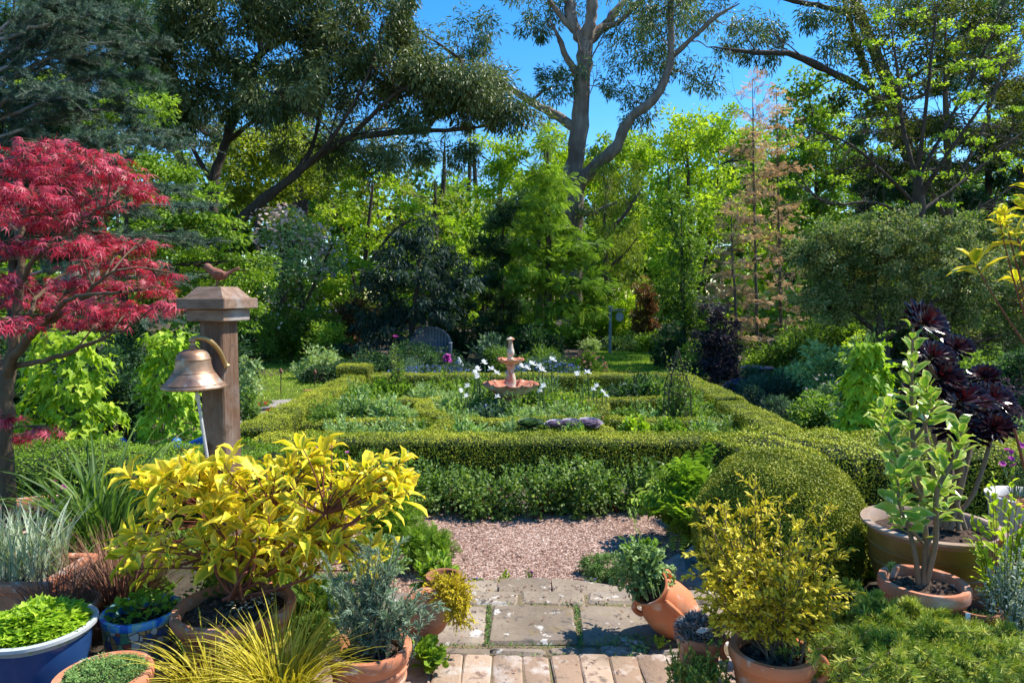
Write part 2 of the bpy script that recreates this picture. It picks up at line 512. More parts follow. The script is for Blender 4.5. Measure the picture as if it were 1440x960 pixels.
LM('grass_lawn', (.05, .085, .010), (.11, .16, .018), (.20, .25, .035), trans=.3, gain=2.7)
LM('moss', (.06, .12, .03), (.12, .21, .05), (.22, .33, .1), trans=.15, gain=1.3)
LM('succulent', (.08, .14, .02), (.2, .27, .04), (.42, .36, .08), trans=.2, rough=.3, gain=1.3)
LM('succulent_grey', (.13, .11, .11), (.25, .22, .21), (.4, .37, .35), trans=.1)
def FM(k, c, **kw): LM(k, tuple(x * .75 for x in c), c, tuple(min(.95, x * 1.2) for x in c), tint=(1, 1, 1), **kw)
FM('petal_white', (.80, .80, .78), trans=.3)
FM('petal_pink', (.66, .10, .38), trans=.3)
FM('petal_pale', (.68, .53, .47), trans=.3)
FM('petal_purple', (.25, .12, .5), trans=.3)
FM('petal_magenta', (.55, .07, .4), trans=.3)
FM('petal_blue', (.13, .20, .5), trans=.3)
FM('petal_red', (.5, .03, .03), trans=.3)
FM('petal_rust', (.5, .22, .12), trans=.3)
M['stem_green'] = solid('stem_green', [(0, (.05, .09, .02)), (1, (.12, .18, .05))], bump=0)
M['stem_red'] = solid('stem_red', [(0, (.12, .03, .02)), (1, (.24, .08, .04))], bump=0, rough=.5)
M['twig'] = solid('twig', [(0, (.06, .04, .025)), (1, (.16, .12, .08))], scale=8, bump=.4)
M['bark_dark'] = solid('bark_dark', [(.25, (.03, .022, .016)), (.75, (.10, .075, .055))], scale=3, stretch=(4, 4, .8), bump=.8, rough=.9)
M['bark_tan'] = solid('bark_tan', [(.25, (.16, .11, .065)), (.75, (.30, .22, .14))], scale=14, stretch=(1, 1, .25), bump=.6, rough=.85)
M['bark_maple'] = solid('bark_maple', [(.25, (.07, .045, .025)), (.75, (.17, .12, .065))], scale=14, stretch=(1, 1, .25), bump=.6, rough=.85)
M['bark_gum'] = solid('bark_gum', [(.25, (.10, .07, .05)), (.5, (.21, .165, .13)), (.75, (.34, .29, .24))], scale=1.6, stretch=(3, 3, .35), bump=.7, rough=.85, spots=[(.5, .52, .62, (.13, .085, .06))])
M['bark_grey'] = solid('bark_grey', [(.25, (.15, .14, .13)), (.75, (.38, .35, .31))], scale=1.5, stretch=(3, 3, .4), bump=.5, rough=.85)
TC0 = [(.25, (.34, .115, .055)), (.5, (.48, .18, .09)), (.78, (.60, .29, .17))]
M['terracotta'] = solid('terracotta', TC0, scale=5, bump=.25, bscale=60, dist=.004, rough=.8, spots=[(7, .52, .70, (.50, .36, .27)), (3, .56, .72, (.24, .12, .07)), (18, .60, .70, (.58, .48, .40)), (5, .64, .72, (.17, .13, .06))])
M['terracotta_orange'] = solid('terracotta_orange', [(.2, (.50, .15, .06)), (.8, (.66, .24, .10))], scale=4, bump=.2, bscale=70, dist=.003, rough=.75, spots=[(5, .56, .75, (.52, .32, .20)), (14, .6, .7, (.60, .42, .31)), (3, .6, .72, (.34, .13, .06))])
M['terracotta_dark'] = solid('terracotta_dark', [(.2, (.20, .075, .035)), (.8, (.36, .16, .08))], scale=5, bump=.3, bscale=50, dist=.004, rough=.75)
M['soil'] = solid('soil', [(.3, (.02, .012, .008)), (.55, (.07, .042, .028)), (.75, (.17, .11, .075))], scale=40, detail=8, bump=1, bscale=60, dist=.015, rough=.95)
M['clod'] = solid('clod', [(.2, (.04, .022, .014)), (.8, (.22, .14, .09))], scale=20, rough=.95, bump=.5, dist=.005)
M['glaze_blue'] = solid('glaze_blue', [(.3, (.013, .04, .13)), (.7, (.028, .08, .22))], scale=3, bump=.05, rough=.18, spec=.6)
M['glaze_rim'] = solid('glaze_rim', [(.3, (.30, .33, .36)), (.7, (.52, .53, .52))], scale=6, bump=.05, rough=.25, spec=.5)
M['glaze_olive'] = solid('glaze_olive', [(.3, (.13, .085, .02)), (.48, (.20, .13, .03)), (.62, (.24, .10, .05)), (.8, (.20, .085, .045))], scale=2.5, bump=.1, rough=.3, spec=.5)
M['glaze_cream'] = solid('glaze_cream', [(.3, (.26, .17, .11)), (.7, (.46, .34, .25))], scale=6, bump=.1, rough=.4)
M['pot_white'] = solid('pot_white', [(.3, (.5, .46, .4)), (.7, (.68, .64, .58))], scale=5, bump=.2, rough=.6)
M['paint_blue'] = solid('paint_blue', [(.3, (.01, .10, .45)), (.7, (.02, .17, .62))], scale=6, bump=.1, rough=.35, spec=.5)
M['wood_post'] = solid('wood_post', [(.2, (.075, .038, .02)), (.5, (.155, .085, .05)), (.8, (.26, .165, .115))], scale=9, stretch=(6, 6, .5), bump=.8, rough=.85, dist=.008, spots=[(4, .46, .68, (.25, .205, .175)), (14, .6, .7, (.09, .055, .035))])
M['wood_cap'] = solid('wood_cap', [(.2, (.13, .075, .045)), (.5, (.24, .15, .10)), (.8, (.36, .25, .18))], scale=7, stretch=(.8, 6, 6), bump=.5, rough=.8, dist=.005, spots=[(5, .55, .7, (.33, .29, .26))])
M['bronze'] = solid('bronze', [(.25, (.20, .095, .055)), (.5, (.38, .22, .13)), (.75, (.48, .35, .24))], scale=9, bump=.4, rough=.46, metal=.6, dist=.003, spots=[(6, .55, .68, (.16, .10, .09)), (16, .58, .7, (.36, .36, .30))])
M['brass_bracket'] = solid('brass_bracket', [(.25, (.30, .18, .07)), (.75, (.48, .32, .14))], scale=12, bump=.15, rough=.4, metal=.6, dist=.003)
M['rust'] = solid('rust', [(.25, (.10, .035, .02)), (.5, (.21, .08, .05)), (.75, (.30, .15, .10))], scale=40, bump=.5, bscale=90, rough=.75, dist=.003)
M['rope'] = solid('rope', [(.3, (.45, .44, .44)), (.7, (.7, .68, .66))], scale=90, bump=.6, rough=.9, dist=.003)
M['fountain_paint'] = solid('fountain_paint', [(.3, (.48, .40, .31)), (.6, (.62, .53, .42))], scale=8, bump=.3, rough=.85, dist=.006,
                            spots=[(5, .5, .58, (.46, .46, .32)), (7, .52, .6, (.5, .2, .12)), (22, .57, .64, (.55, .32, .22))])
M['fountain_rim'] = solid('fountain_rim', [(.3, (.42, .13, .07)), (.7, (.56, .22, .13))], scale=8, bump=.3, rough=.85, dist=.006, spots=[(13, .57, .66, (.6, .38, .28))])
M['grey_paint'] = solid('grey_paint', [(.3, (.17, .21, .24)), (.7, (.30, .35, .38))], scale=6, stretch=(4, 4, .6), bump=.3, rough=.75, dist=.004)
M['sign_face'] = solid('sign_face', [(.3, (.28, .33, .36)), (.7, (.42, .47, .50))], scale=9, bump=.1, rough=.6)
M['iron'] = solid('iron', [(.3, (.02, .016, .014)), (.7, (.08, .05, .04))], scale=30, bump=.2, rough=.7)
M['bench_wood'] = solid('bench_wood', [(.3, (.08, .10, .125)), (.7, (.15, .175, .21))], scale=6, stretch=(4, 4, .6), bump=.4, rough=.8, dist=.004)
M['glaze_navy'] = solid('glaze_navy', [(.3, (.02, .03, .09)), (.7, (.05, .08, .2))], scale=6, bump=.1, rough=.25)
M['rock'] = solid('rock', [(.25, (.15, .135, .11)), (.5, (.24, .215, .18)), (.75, (.36, .33, .28))], scale=5, bump=.8, rough=.9, dist=.02, spots=[(9, .58, .66, (.6, .6, .56))])
M['stone'] = solid('stone', [(.2, (.11, .082, .056)), (.45, (.205, .16, .112)), (.62, (.28, .222, .16)), (.8, (.38, .315, .24))], scale=3.2, detail=8, bump=.55, bscale=22, dist=.012, rough=.9, rndmix=.25,
                   spots=[(2.3, .50, .66, (.19, .152, .125)), (11, .615, .655, (.52, .48, .43)), (6, .65, .70, (.48, .44, .39)), (38, .58, .7, (.13, .105, .08)), (4.5, .60, .70, (.20, .14, .055)), (17, .6, .68, (.11, .09, .07))])
M['brick'] = solid('brick', [(.15, (.22, .145, .095)), (.4, (.31, .21, .14)), (.6, (.39, .275, .19)), (.85, (.45, .345, .255))], scale=6, detail=8, bump=.7, bscale=45, dist=.008, rough=.92, rndmix=.45,
                   spots=[(9, .53, .66, (.46, .38, .32)), (24, .56, .66, (.22, .14, .10)), (3, .56, .70, (.25, .18, .12)), (13, .60, .68, (.16, .12, .09))])
M['joint_moss'] = solid('joint_moss', [(.3, (.13, .095, .06)), (.5, (.21, .16, .09)), (.7, (.16, .16, .04))], scale=5, bump=.8, bscale=80, rough=.95)
M['hedge_core'] = solid('hedge_core', [(.3, (.015, .026, .006)), (.55, (.035, .055, .011)), (.75, (.06, .08, .016))], scale=40, bump=1, rough=.9, dist=.03)
M['ground'] = solid('ground', [(.3, (.03, .022, .014)), (.5, (.075, .055, .036)), (.7, (.13, .095, .06))], scale=2.5, detail=9, bump=.8, bscale=18, dist=.04, rough=.95, spots=[(.6, .55, .7, (.05, .06, .02))])
M['lawn'] = solid('lawn', [(.3, (.08, .12, .012)), (.5, (.15, .20, .02)), (.7, (.24, .28, .035))], scale=3, detail=9, bump=1, bscale=120, dist=.03, rough=.9, spots=[(.5, .5, .7, (.16, .17, .04))])
M['path_stone'] = solid('path_stone', [(.3, (.18, .16, .15)), (.7, (.34, .30, .27))], scale=4, bump=.5, rough=.9)
M['tag_white'] = solid('tag_white', [(.3, (.65, .65, .64)), (.7, (.75, .75, .74))], bump=0, rough=.4)
M['straw'] = solid('straw', [(.3, (.5, .38, .22)), (.7, (.7, .58, .38))], bump=0)
M['deadleaf'] = solid('deadleaf', [(.3, (.5, .42, .36)), (.7, (.7, .62, .55))], bump=.1)


def gravelmat():
    m, nt = newmat('gravel'); lk = nt.links.new
    tc = N_(nt, 'ShaderNodeTexCoord')
    v = N_(nt, 'ShaderNodeTexVoronoi', i_Scale=75.0); lk(tc.outputs['Object'], v.inputs['Vector'])
    r = ramp(nt, [(0, (.12, .065, .045)), (.35, (.25, .14, .10)), (.65, (.40, .255, .19)), (.92, (.58, .43, .35))])
    sep = N_(nt, 'ShaderNodeSeparateColor'); lk(v.outputs['Color'], sep.inputs[0]); lk(sep.outputs[0], r.inputs[0])
    p = N_(nt, 'ShaderNodeBsdfPrincipled'); p.inputs['Roughness'].default_value = .9
    lk(r.outputs[0], p.inputs['Base Color'])
    bp = N_(nt, 'ShaderNodeBump', invert=True); bp.inputs['Strength'].default_value = 1; bp.inputs['Distance'].default_value = .012
    lk(v.outputs['Distance'], bp.inputs['Height']); lk(bp.outputs[0], p.inputs['Normal'])
    finish(nt, p.outputs[0]); return m


M['gravel'] = gravelmat()


def pebblemat():
    m, nt = newmat('pebbles'); lk = nt.links.new
    a = N_(nt, 'ShaderNodeAttribute', attribute_name='rnd')
    r = ramp(nt, [(0, (.12, .062, .042)), (.4, (.26, .145, .10)), (.7, (.42, .26, .19)), (1, (.60, .47, .38))]); lk(a.outputs['Fac'], r.inputs[0])
    p = N_(nt, 'ShaderNodeBsdfPrincipled'); p.inputs['Roughness'].default_value = .85; lk(r.outputs[0], p.inputs['Base Color'])
    finish(nt, p.outputs[0]); return m


M['pebbles'] = pebblemat()


def mosaicmat():
    m, nt = newmat('mosaic'); lk = nt.links.new
    tc = N_(nt, 'ShaderNodeTexCoord')
    def vor(feat, sc):
        v = N_(nt, 'ShaderNodeTexVoronoi', feature=feat, i_Scale=sc, i_Randomness=.75); lk(tc.outputs['Object'], v.inputs['Vector']); return v
    v = vor('F1', 34.0); e = vor('DISTANCE_TO_EDGE', 34.0)
    sep = N_(nt, 'ShaderNodeSeparateColor'); lk(v.outputs['Color'], sep.inputs[0])
    r = ramp(nt, [(0, (.05, .10, .22)), (.18, (.5, .46, .3)), (.36, (.1, .25, .12)), (.5, (.4, .09, .05)), (.62, (.6, .55, .42)), (.78, (.25, .35, .15)), (.9, (.55, .3, .1))], 'CONSTANT')
    lk(sep.outputs[0], r.inputs[0])
    st = N_(nt, 'ShaderNodeMath', operation='GREATER_THAN'); lk(e.outputs['Distance'], st.inputs[0]); st.inputs[1].default_value = .07
    col = mixc(nt, st.outputs[0], (.13, .09, .06), r.outputs[0])
    p = N_(nt, 'ShaderNodeBsdfPrincipled'); lk(col, p.inputs['Base Color'])
    mr = N_(nt, 'ShaderNodeMapRange'); lk(st.outputs[0], mr.inputs[0]); mr.inputs[3].default_value = .9; mr.inputs[4].default_value = .2
    lk(mr.outputs[0], p.inputs['Roughness'])
    bp = N_(nt, 'ShaderNodeBump'); bp.inputs['Distance'].default_value = .004; lk(st.outputs[0], bp.inputs['Height']); lk(bp.outputs[0], p.inputs['Normal'])
    finish(nt, p.outputs[0]); return m


M['mosaic'] = mosaicmat()


def tilemat():
    m, nt = newmat('rim_tiles'); lk = nt.links.new
    a = N_(nt, 'ShaderNodeAttribute', attribute_name='rnd')
    r = ramp(nt, [(0, (.02, .13, .45)), (.3, (.06, .28, .62)), (.55, (.22, .44, .42)), (.8, (.10, .33, .60))], 'CONSTANT'); lk(a.outputs['Fac'], r.inputs[0])
    p = N_(nt, 'ShaderNodeBsdfPrincipled'); p.inputs['Roughness'].default_value = .2; lk(r.outputs[0], p.inputs['Base Color'])
    finish(nt, p.outputs[0]); return m


M['rim_tiles'] = tilemat()

# ------------------------------------------------------------------ the setting
def sheet(name, pts, z, mat, kind='structure', sub=1):
    mb = MB(); v = np.array([(x, y, z) for x, y in pts]); mb.add(v, [[np.arange(len(v))]])
    return tag(mb.build(name, mat), kind=kind)


g = MB()
n_ = 61
xs = np.concatenate([np.linspace(-260, -30, 12)[:-1], np.linspace(-30, 30, 39), np.linspace(30, 260, 12)[1:]])
ys = np.concatenate([np.linspace(-60, 2, 6)[:-1], np.linspace(2, 40, 40), np.linspace(40, 320, 14)[1:]])
X_, Y_ = np.meshgrid(xs, ys); rg = RNG()
Z_ = np.where((np.abs(X_) > 6) & (Y_ > 8), rg.uniform(-.01, .12, X_.shape), 0)
Z_ = np.where(Y_ < 3, -.02, Z_)
Z_ = Z_ * (Y_ > 8) - .006
nx, ny = len(xs), len(ys)
ii = (np.arange(ny - 1)[:, None] * nx + np.arange(nx - 1)[None]).ravel()
g.add(np.stack([X_, Y_, Z_], -1).reshape(-1, 3), [np.stack([ii, ii + 1, ii + nx + 1, ii + nx], -1)])
tag(g.build('ground', M['ground'], smooth=True), kind='structure')

def gp(pts): return [tuple(G(px, py, 0)[:2]) for px, py in pts]
lawn_l = gp([(345, 572), (420, 566), (470, 545), (560, 505), (520, 495), (470, 486), (350, 486), (300, 500), (318, 540)])
lawn_r = gp([(800, 522), (952, 524), (940, 500), (925, 490), (870, 488), (830, 490)])
sheet('lawn', lawn_l, .004, M['lawn']); sheet('lawn', lawn_r, .004, M['lawn'])


def inpoly(x, y, poly):
    r = np.zeros(len(x), bool); n = len(poly)
    for i in range(n):
        x1, y1 = poly[i]; x2, y2 = poly[(i + 1) % n]
        c = ((y1 > y) != (y2 > y)) & (x < (x2 - x1) * (y - y1) / (y2 - y1 + 1e-12) + x1)
        r ^= c
    return r


for poly, N in ((lawn_l, 42000), (lawn_r, 26000)):
    r_ = RNG(); a = np.array(poly)
    x = r_.uniform(a[:, 0].min(), a[:, 0].max(), N); y = r_.uniform(a[:, 1].min(), a[:, 1].max(), N)
    k = inpoly(x, y, poly); x = x[k]; y = y[k]; mb = MB()
    d = r_.normal(0, .6, (len(x), 3)); d[:, 2] = 1
    leaves(mb, 'quad', np.stack([x, y, np.full(len(x), .004)], -1), d, r_.normal(size=(len(x), 3)), r_.uniform(.03, .07, len(x)), .018, r_.random(len(x)))
    tag(mb.build('lawn_grass', M['grass_lawn']), kind='stuff')

# gravel court below the steps
grav = [(-1.9, 3.8), (1.9, 3.8), (2.2, 4.8), (2.2, 5.95), (-2.4, 5.95), (-2.2, 4.8)]
sheet('gravel', grav, .002, M['gravel'])
r_ = RNG(); N = 24000
x = r_.uniform(-1.5, 1.6, N); y = 3.85 + 2.0 * r_.random(N); mb = MB()
oc = np.array([(1, 0, 0), (0, 1, 0), (-1, 0, 0), (0, -1, 0), (0, 0, 1.), (.75, .75, .5), (-.75, .75, .5), (-.75, -.75, .5), (.75, -.75, .5)])
fo = np.array([(0, 5, 4), (5, 1, 4), (1, 6, 4), (6, 2, 4), (2, 7, 4), (7, 3, 4), (3, 8, 4), (8, 0, 4)])
sz = r_.uniform(.0035, .0095, (N, 1, 1)) ** 1.0 * np.where(r_.random((N, 1, 1)) < .02, 1.9, 1) * np.stack([r_.uniform(.8, 1.5, N), r_.uniform(.7, 1.2, N), r_.uniform(.6, 1, N)], -1)[:, None]
v = oc[None] * sz
an = r_.uniform(0, 6.28, N); ca, sa = np.cos(an)[:, None], np.sin(an)[:, None]
v = np.stack([v[..., 0] * ca - v[..., 1] * sa, v[..., 0] * sa + v[..., 1] * ca, v[..., 2]], -1) + np.stack([x, y, np.full(N, .001)], -1)[:, None]
mb.add(v.reshape(-1, 3), [(np.arange(N)[:, None, None] * 9 + fo[None]).reshape(-1, 3)], np.repeat(np.clip(r_.random(N) * .9 + .16 * np.sin(x * 3.1 + y * 2) * np.sin(y * 4.7 - x) - .02, 0, 1), 9))
tag(mb.build('gravel_stones', M['pebbles']), kind='stuff')

# terrace: earth bank with brick edging and sandstone steps
mb = MB()
box(mb, (0, .32, TZ / 2 - .012), (13, 5.15, TZ - .0), b=.05)
box(mb, (-4.2, 3.66, TZ / 2 - .024), (5.6, 1.72, TZ - .0), b=.05)
box(mb, (4.5, 3.5, TZ / 2 - .024), (5.2, 1.4, TZ - .0), b=.05)
tag(mb.build('terrace', M['ground']), kind='structure')

mb = MB(); r_ = RNG()
bw, bl = .120, .238
for row in range(5):
    yb = 2.848 - bl / 2 - row * (bl + .008)
    for i in range(-6, 10):
        xb = -.02 + i * (bw + .0035) + (.06 if row % 2 else 0)
        if row > 0 and row % 2: pass
        box(mb, (xb, yb + r_.normal(0, .003), TZ - .026 + r_.normal(0, .0018)), (bw + r_.normal(0, .002), bl + r_.normal(0, .003), .06), rot=r_.normal(0, .012), b=.007, rnd=r_.random(), jit=.0035, rng=r_)
tag(mb.build('patio', M['brick'], sharp=35, smooth=True), kind='structure')

mb = MB()
def slab(x0, x1, y0, y1, zt, th=.17, j=.009, rz=0):
    box(mb, ((x0 + x1) / 2, (y0 + y1) / 2, zt - th / 2), (x1 - x0 - .012, y1 - y0 - .012, th), b=.014, rnd=r_.random(), jit=j, rng=r_, rot=rz)
zt = TZ - .004
for x0, x1 in ((-.42, -.1), (-.1, .155), (.155, .30), (.30, .395), (.395, .60), (.60, .83)):
    slab(x0, x1, 2.865, 2.938, zt)
slab(-.47, -.115, 2.945, 3.345, zt); slab(-.10, .305, 2.965, 3.34, zt + .004); slab(.325, .85, 2.955, 3.345, zt)
slab(.86, 1.15, 2.94, 3.36, zt - .006); slab(-.8, -.48, 2.95, 3.37, zt - .004)
for x0, x1 in ((-.45, .03), (.035, .385), (.39, .83), (-.85, -.455), (.835, 1.2)):
    slab(x0, x1, 3.352, 3.515, zt)
# lower step: curved front
lz = .155
arc = lambda x: 4.02 - .26 * ((x - .1) / .75) ** 2
cuts = [-.62, -.08, .23, .62, .95]
for a, b in zip(cuts[:-1], cuts[1:]):
    q = np.linspace(a + .006, b - .006, 7)
    top = [(x, 3.48, lz) for x in q] + [(x, arc(x), lz) for x in q[::-1]]
    t_ = np.array(top); ins = t_.copy(); ins[:, :2] = t_[:, :2]; low = t_.copy(); low[:, 2] = -.01
    up_ = t_.copy(); up_[7:, 2] -= .012; top2 = t_.copy(); top2[7:, 1] -= .014
    n0 = len(t_); V = np.concatenate([low, up_, top2]); j = np.arange(n0); j2 = (j + 1) % n0
    mb.add(V, [np.stack([j, j2, n0 + j2, n0 + j], -1), np.stack([n0 + j, n0 + j2, 2 * n0 + j2, 2 * n0 + j], -1), [2 * n0 + np.arange(n0)]], r_.random())
tag(mb.build('stone_steps', M['stone'], smooth=True, sharp=30), kind='structure')
mb = MB(); box(mb, (.15, 1.86, TZ - .036), (2.3, 1.99, .06), b=.01); box(mb, (.15, 3.18, TZ - .05), (2.1, .62, .07), b=.01)
tag(mb.build('joint_moss', M['joint_moss']), kind='stuff')
# moss cushions along the joints
mb = MB(); r_ = RNG()
def mossline(p, q, n, w):
    t = r_.random(n)[:, None]; p = np.array(p); q = np.array(q)
    pos = p * (1 - t) + q * t + r_.normal(0, w, (n, 3)) * [1, 1, .15]
    d = r_.normal(0, .7, (n, 3)); d[:, 2] = 1
    leaves(mb, 'quad', pos, d, r_.normal(size=(n, 3)), r_.uniform(.008, .02, n), .006, r_.random(n))
z = TZ - .008
mossline((-.11, 2.96, z), (-.115, 3.34, z), 260, .006); mossline((.315, 2.96, z), (.32, 3.34, z), 260, .007)
mossline((-.42, 2.945, z), (.8, 2.95, z), 200, .006); mossline((-.4, 2.857, z), (.8, 2.857, z), 130, .006)
mossline((.42, 2.97, z), (.6, 3.0, z), 420, .026); mossline((-.4, 3.348, z), (.8, 3.348, z), 90, .006)
tag(mb.build('moss', M['moss']), kind='stuff')

# stone path beside the far left hedge
for i, (px, py) in enumerate(((372, 585), (388, 573), (405, 566), (360, 596))):
    c = G(px, py); mb = MB()
    box(mb, (c[0], c[1], .01), (.5, .42, .05), rot=.2 * i, b=.015, jit=.03, rng=RNG())
    tag(mb.build('path_stone', M['path_stone']), kind='structure')

# ------------------------------------------------------------------ clipped hedges
def hedge(label, pts, w, h, z0=0.0, group=None, L=.017, dens=6800, closed=False, name='box_hedge', mat='leaf_box', rough=.007, round_=.04):
    rng = RNG(); p = np.asarray(pts, float)
    if closed:
        p = np.vstack([p, p[:1]])
    seg = np.linalg.norm(np.diff(p, axis=0), axis=1); cum = np.concatenate([[0], np.cumsum(seg)]); T = cum[-1]
    def at(s):
        x = np.interp(s, cum, p[:, 0]); y = np.interp(s, cum, p[:, 1])
        e = .02
        dx = np.interp(np.minimum(s + e, T), cum, p[:, 0]) - np.interp(np.maximum(s - e, 0), cum, p[:, 0])
        dy = np.interp(np.minimum(s + e, T), cum, p[:, 1]) - np.interp(np.maximum(s - e, 0), cum, p[:, 1])
        l = np.hypot(dx, dy) + 1e-9
        return x, y, dx / l, dy / l
    ph = rng.uniform(0, 6.28, 6)
    def wob(s, u): return rough * (np.sin(s * 5.1 + ph[0] + u) + np.sin(s * 11.3 + ph[1] - 2 * u) + .7 * np.sin(s * 23 + ph[2] + 3 * u))
    def shape(u):
        """u in 0..1 round the section -> (offset across, z, nx, nz)"""
        per = 2 * h + w; d = u * per
        o = np.where(d < h, -w / 2, np.where(d < h + w, d - h - w / 2, w / 2))
        zz = np.where(d < h, d, np.where(d < h + w, h, per - d))
        nx = np.where(d < h, -1., np.where(d < h + w, 0, 1.)); nz = np.where((d >= h) & (d < h + w), 1., 0)
        # round the shoulders
        ex = np.maximum(0, np.abs(o) - (w / 2 - round_)) / round_; ez = np.maximum(0, zz - (h - round_)) / round_
        top_ = nz > .5; nx = np.where(top_, np.sign(o) * np.clip(ex, 0, 1), nx); nz = np.where(top_, 1., np.clip(ez, 0, 1)); l_ = np.hypot(nx, nz) + 1e-9; nx = nx / l_; nz = nz / l_
        k = np.minimum(ex, ez); o = o - np.sign(o) * k * round_ * .3; zz = zz - k * round_ * .3
        return o, zz, nx, nz
    t = thing(name, label, 'hedge', (p[0, 0], p[0, 1], z0), group)
    mb = MB(); ns = max(4, int(T / .12)); nu = 15
    s = np.linspace(0, T, ns); u = np.linspace(0, 1, nu)
    SS, UU = np.meshgrid(s, u, indexing='ij'); x, y, dx, dy = at(SS); o, zz, nx, nz = shape(UU)
    q = 1 - .035 / (w / 2); oo = o * q + wob(SS, UU * 5) * nx; zq = zz - .03 * nz + wob(SS, UU * 5) * nz
    V = np.stack([x - dy * oo, y + dx * oo, z0 + zq], -1).reshape(-1, 3)
    ii = (np.arange(ns - 1)[:, None] * nu + np.arange(nu - 1)[None]).ravel()
    fs = [np.stack([ii, ii + nu, ii + nu + 1, ii + 1], -1)]
    if not closed:
        fs += [[np.arange(nu)], [(ns - 1) * nu + np.arange(nu)[::-1]]]
    mb.add(V, fs); mb.build('branches', M['hedge_core'], t)
    mb = MB(); N = int(T * (2 * h + w) * dens)
    S_ = rng.uniform(0, T, N); U_ = rng.random(N); x, y, dx, dy = at(S_); o, zz, nx, nz = shape(U_)
    # shaggy patches of new growth stick out a little further
    sh = .5 + .5 * np.sin(S_ * 3.1 + ph[3]) * np.sin(U_ * 9 + S_ * 1.7 + ph[4])
    out = wob(S_, U_ * 5) + rng.normal(0, .006, N) + np.maximum(0, rng.normal(0, .008, N)) * (.3 + 1.4 * sh * nz)
    oo = o + out * nx; zz = zz + out * nz
    pos = np.stack([x - dy * oo, y + dx * oo, z0 + zz], -1)
    nv = np.stack([-dy * nx, dx * nx, nz], -1)
    if not closed:
        Ne = int(2 * w * h * dens); e = rng.integers(0, 2, Ne); oo2 = rng.uniform(-w / 2, w / 2, Ne); z2 = h * rng.random(Ne)
        x, y, dx, dy = at(e * T); sg = np.where(e == 1, 1., -1.); ou = rng.normal(0, .012, Ne)
        pos = np.vstack([pos, np.stack([x - dy * oo2 + dx * sg * ou, y + dx * oo2 + dy * sg * ou, z0 + z2], -1)])
        nv = np.vstack([nv, np.stack([dx * sg, dy * sg, np.zeros(Ne)], -1)])
    N = len(pos)
    d = nv * .3 + rng.normal(0, .7, (N, 3)); side_ = (np.abs(nv[:, 2]) < .3)[:, None]
    pn = .5 + .25 * np.sin(pos[:, 0] * 3.7 + pos[:, 1] * 2.9) * np.sin(pos[:, 1] * 4.3 + 1) + rng.normal(0, .22, N)
    leaves(mb, 'quad', pos, d, nv * 1.0 + rng.normal(0, 1, (N, 3)) * np.where(side_, .27, .4) + np.where(side_, 0, .2) * np.array([[0, 0, 1.]]) - np.where(side_, .12, 0) * np.array([[0, 0, 1.]]), L * rng.uniform(.6, 1.3, N), L * .6, np.clip(pn, 0, 1))
    mb.build('foliage', M[mat], t)
    COUNT[0] += N
    return t


HG = 'clipped box hedges of the knot garden'
hedge('long low clipped box hedge between the rose bushes and the fountain beds', [(-2.55, 6.80), (2.55, 6.78)], .42, .44, group=HG)
hedge('low clipped box hedge running back beside the lawn with the flagstones', [(-2.80, 7.15), (-2.78, 12.0)], .40, .44, group=HG)
hedge('low clipped box hedge running back beside the bird bath border', [(2.93, 7.25), (2.95, 9.1)], .41, .43, group=HG)
hedge('higher far stretch of clipped hedge below the pink-tiered trees', [(2.93, 9.14), (2.90, 12.0)], .41, .48, group=HG)
hedge('far clipped hedge across the back of the fountain beds', [(-2.5, 12.25), (3.1, 12.25)], .42, .43, group=HG)
hedge('short raised block of clipped hedge at the far lawn corner', [(-3.35, 13.2), (-2.75, 13.2)], .5, .5, group=HG)
ca = np.linspace(0, 2 * math.pi, 41)[:-1]
FC = (0.0, 9.45)
hedge('ring of clipped box hedge circling the terracotta fountain', [(FC[0] + 1.22 * math.cos(a), FC[1] + 1.22 * math.sin(a)) for a in ca], .26, .34, closed=True, group=HG)
for lab, pts in (('thin clipped cross hedge from ring to the pink rose bed', [(-2.5, 9.95), (-1.28, 9.85)]),
                 ('thin clipped cross hedge nearest the magenta bed flowers', [(-2.5, 8.1), (-1.0, 8.3)]),
                 ('thin clipped cross hedge behind the lime leafy plants', [(1.2, 8.35), (2.62, 8.2)]),
                 ('thin clipped cross hedge behind the iron obelisk', [(1.3, 9.95), (2.65, 10.0)]),
                 ('short clipped hedge joining ring to long hedge, beside the bare soil pocket', [(-.95, 7.15), (-.78, 8.35)]),
                 ('short clipped hedge joining ring to long hedge, beside the purple cabbages', [(1.2, 7.15), (.85, 8.4)])):
    hedge(lab, pts, .23, .34, group=HG)
hedge('chest-high clipped hedge curving behind the big glazed pot', [(1.75, 5.25), (2.2, 5.42), (2.9, 5.5), (4.2, 5.35), (6.0, 5.1)], .95, .69, L=.02, dens=6000, round_=.12, rough=.018)
hedge('light green clipped hedge behind the bell post', [(-5.4, 5.25), (-3.4, 5.2), (-1.75, 5.1)], .75, .66, L=.021, dens=5000, mat='leaf_fresh', round_=.12, rough=.02)

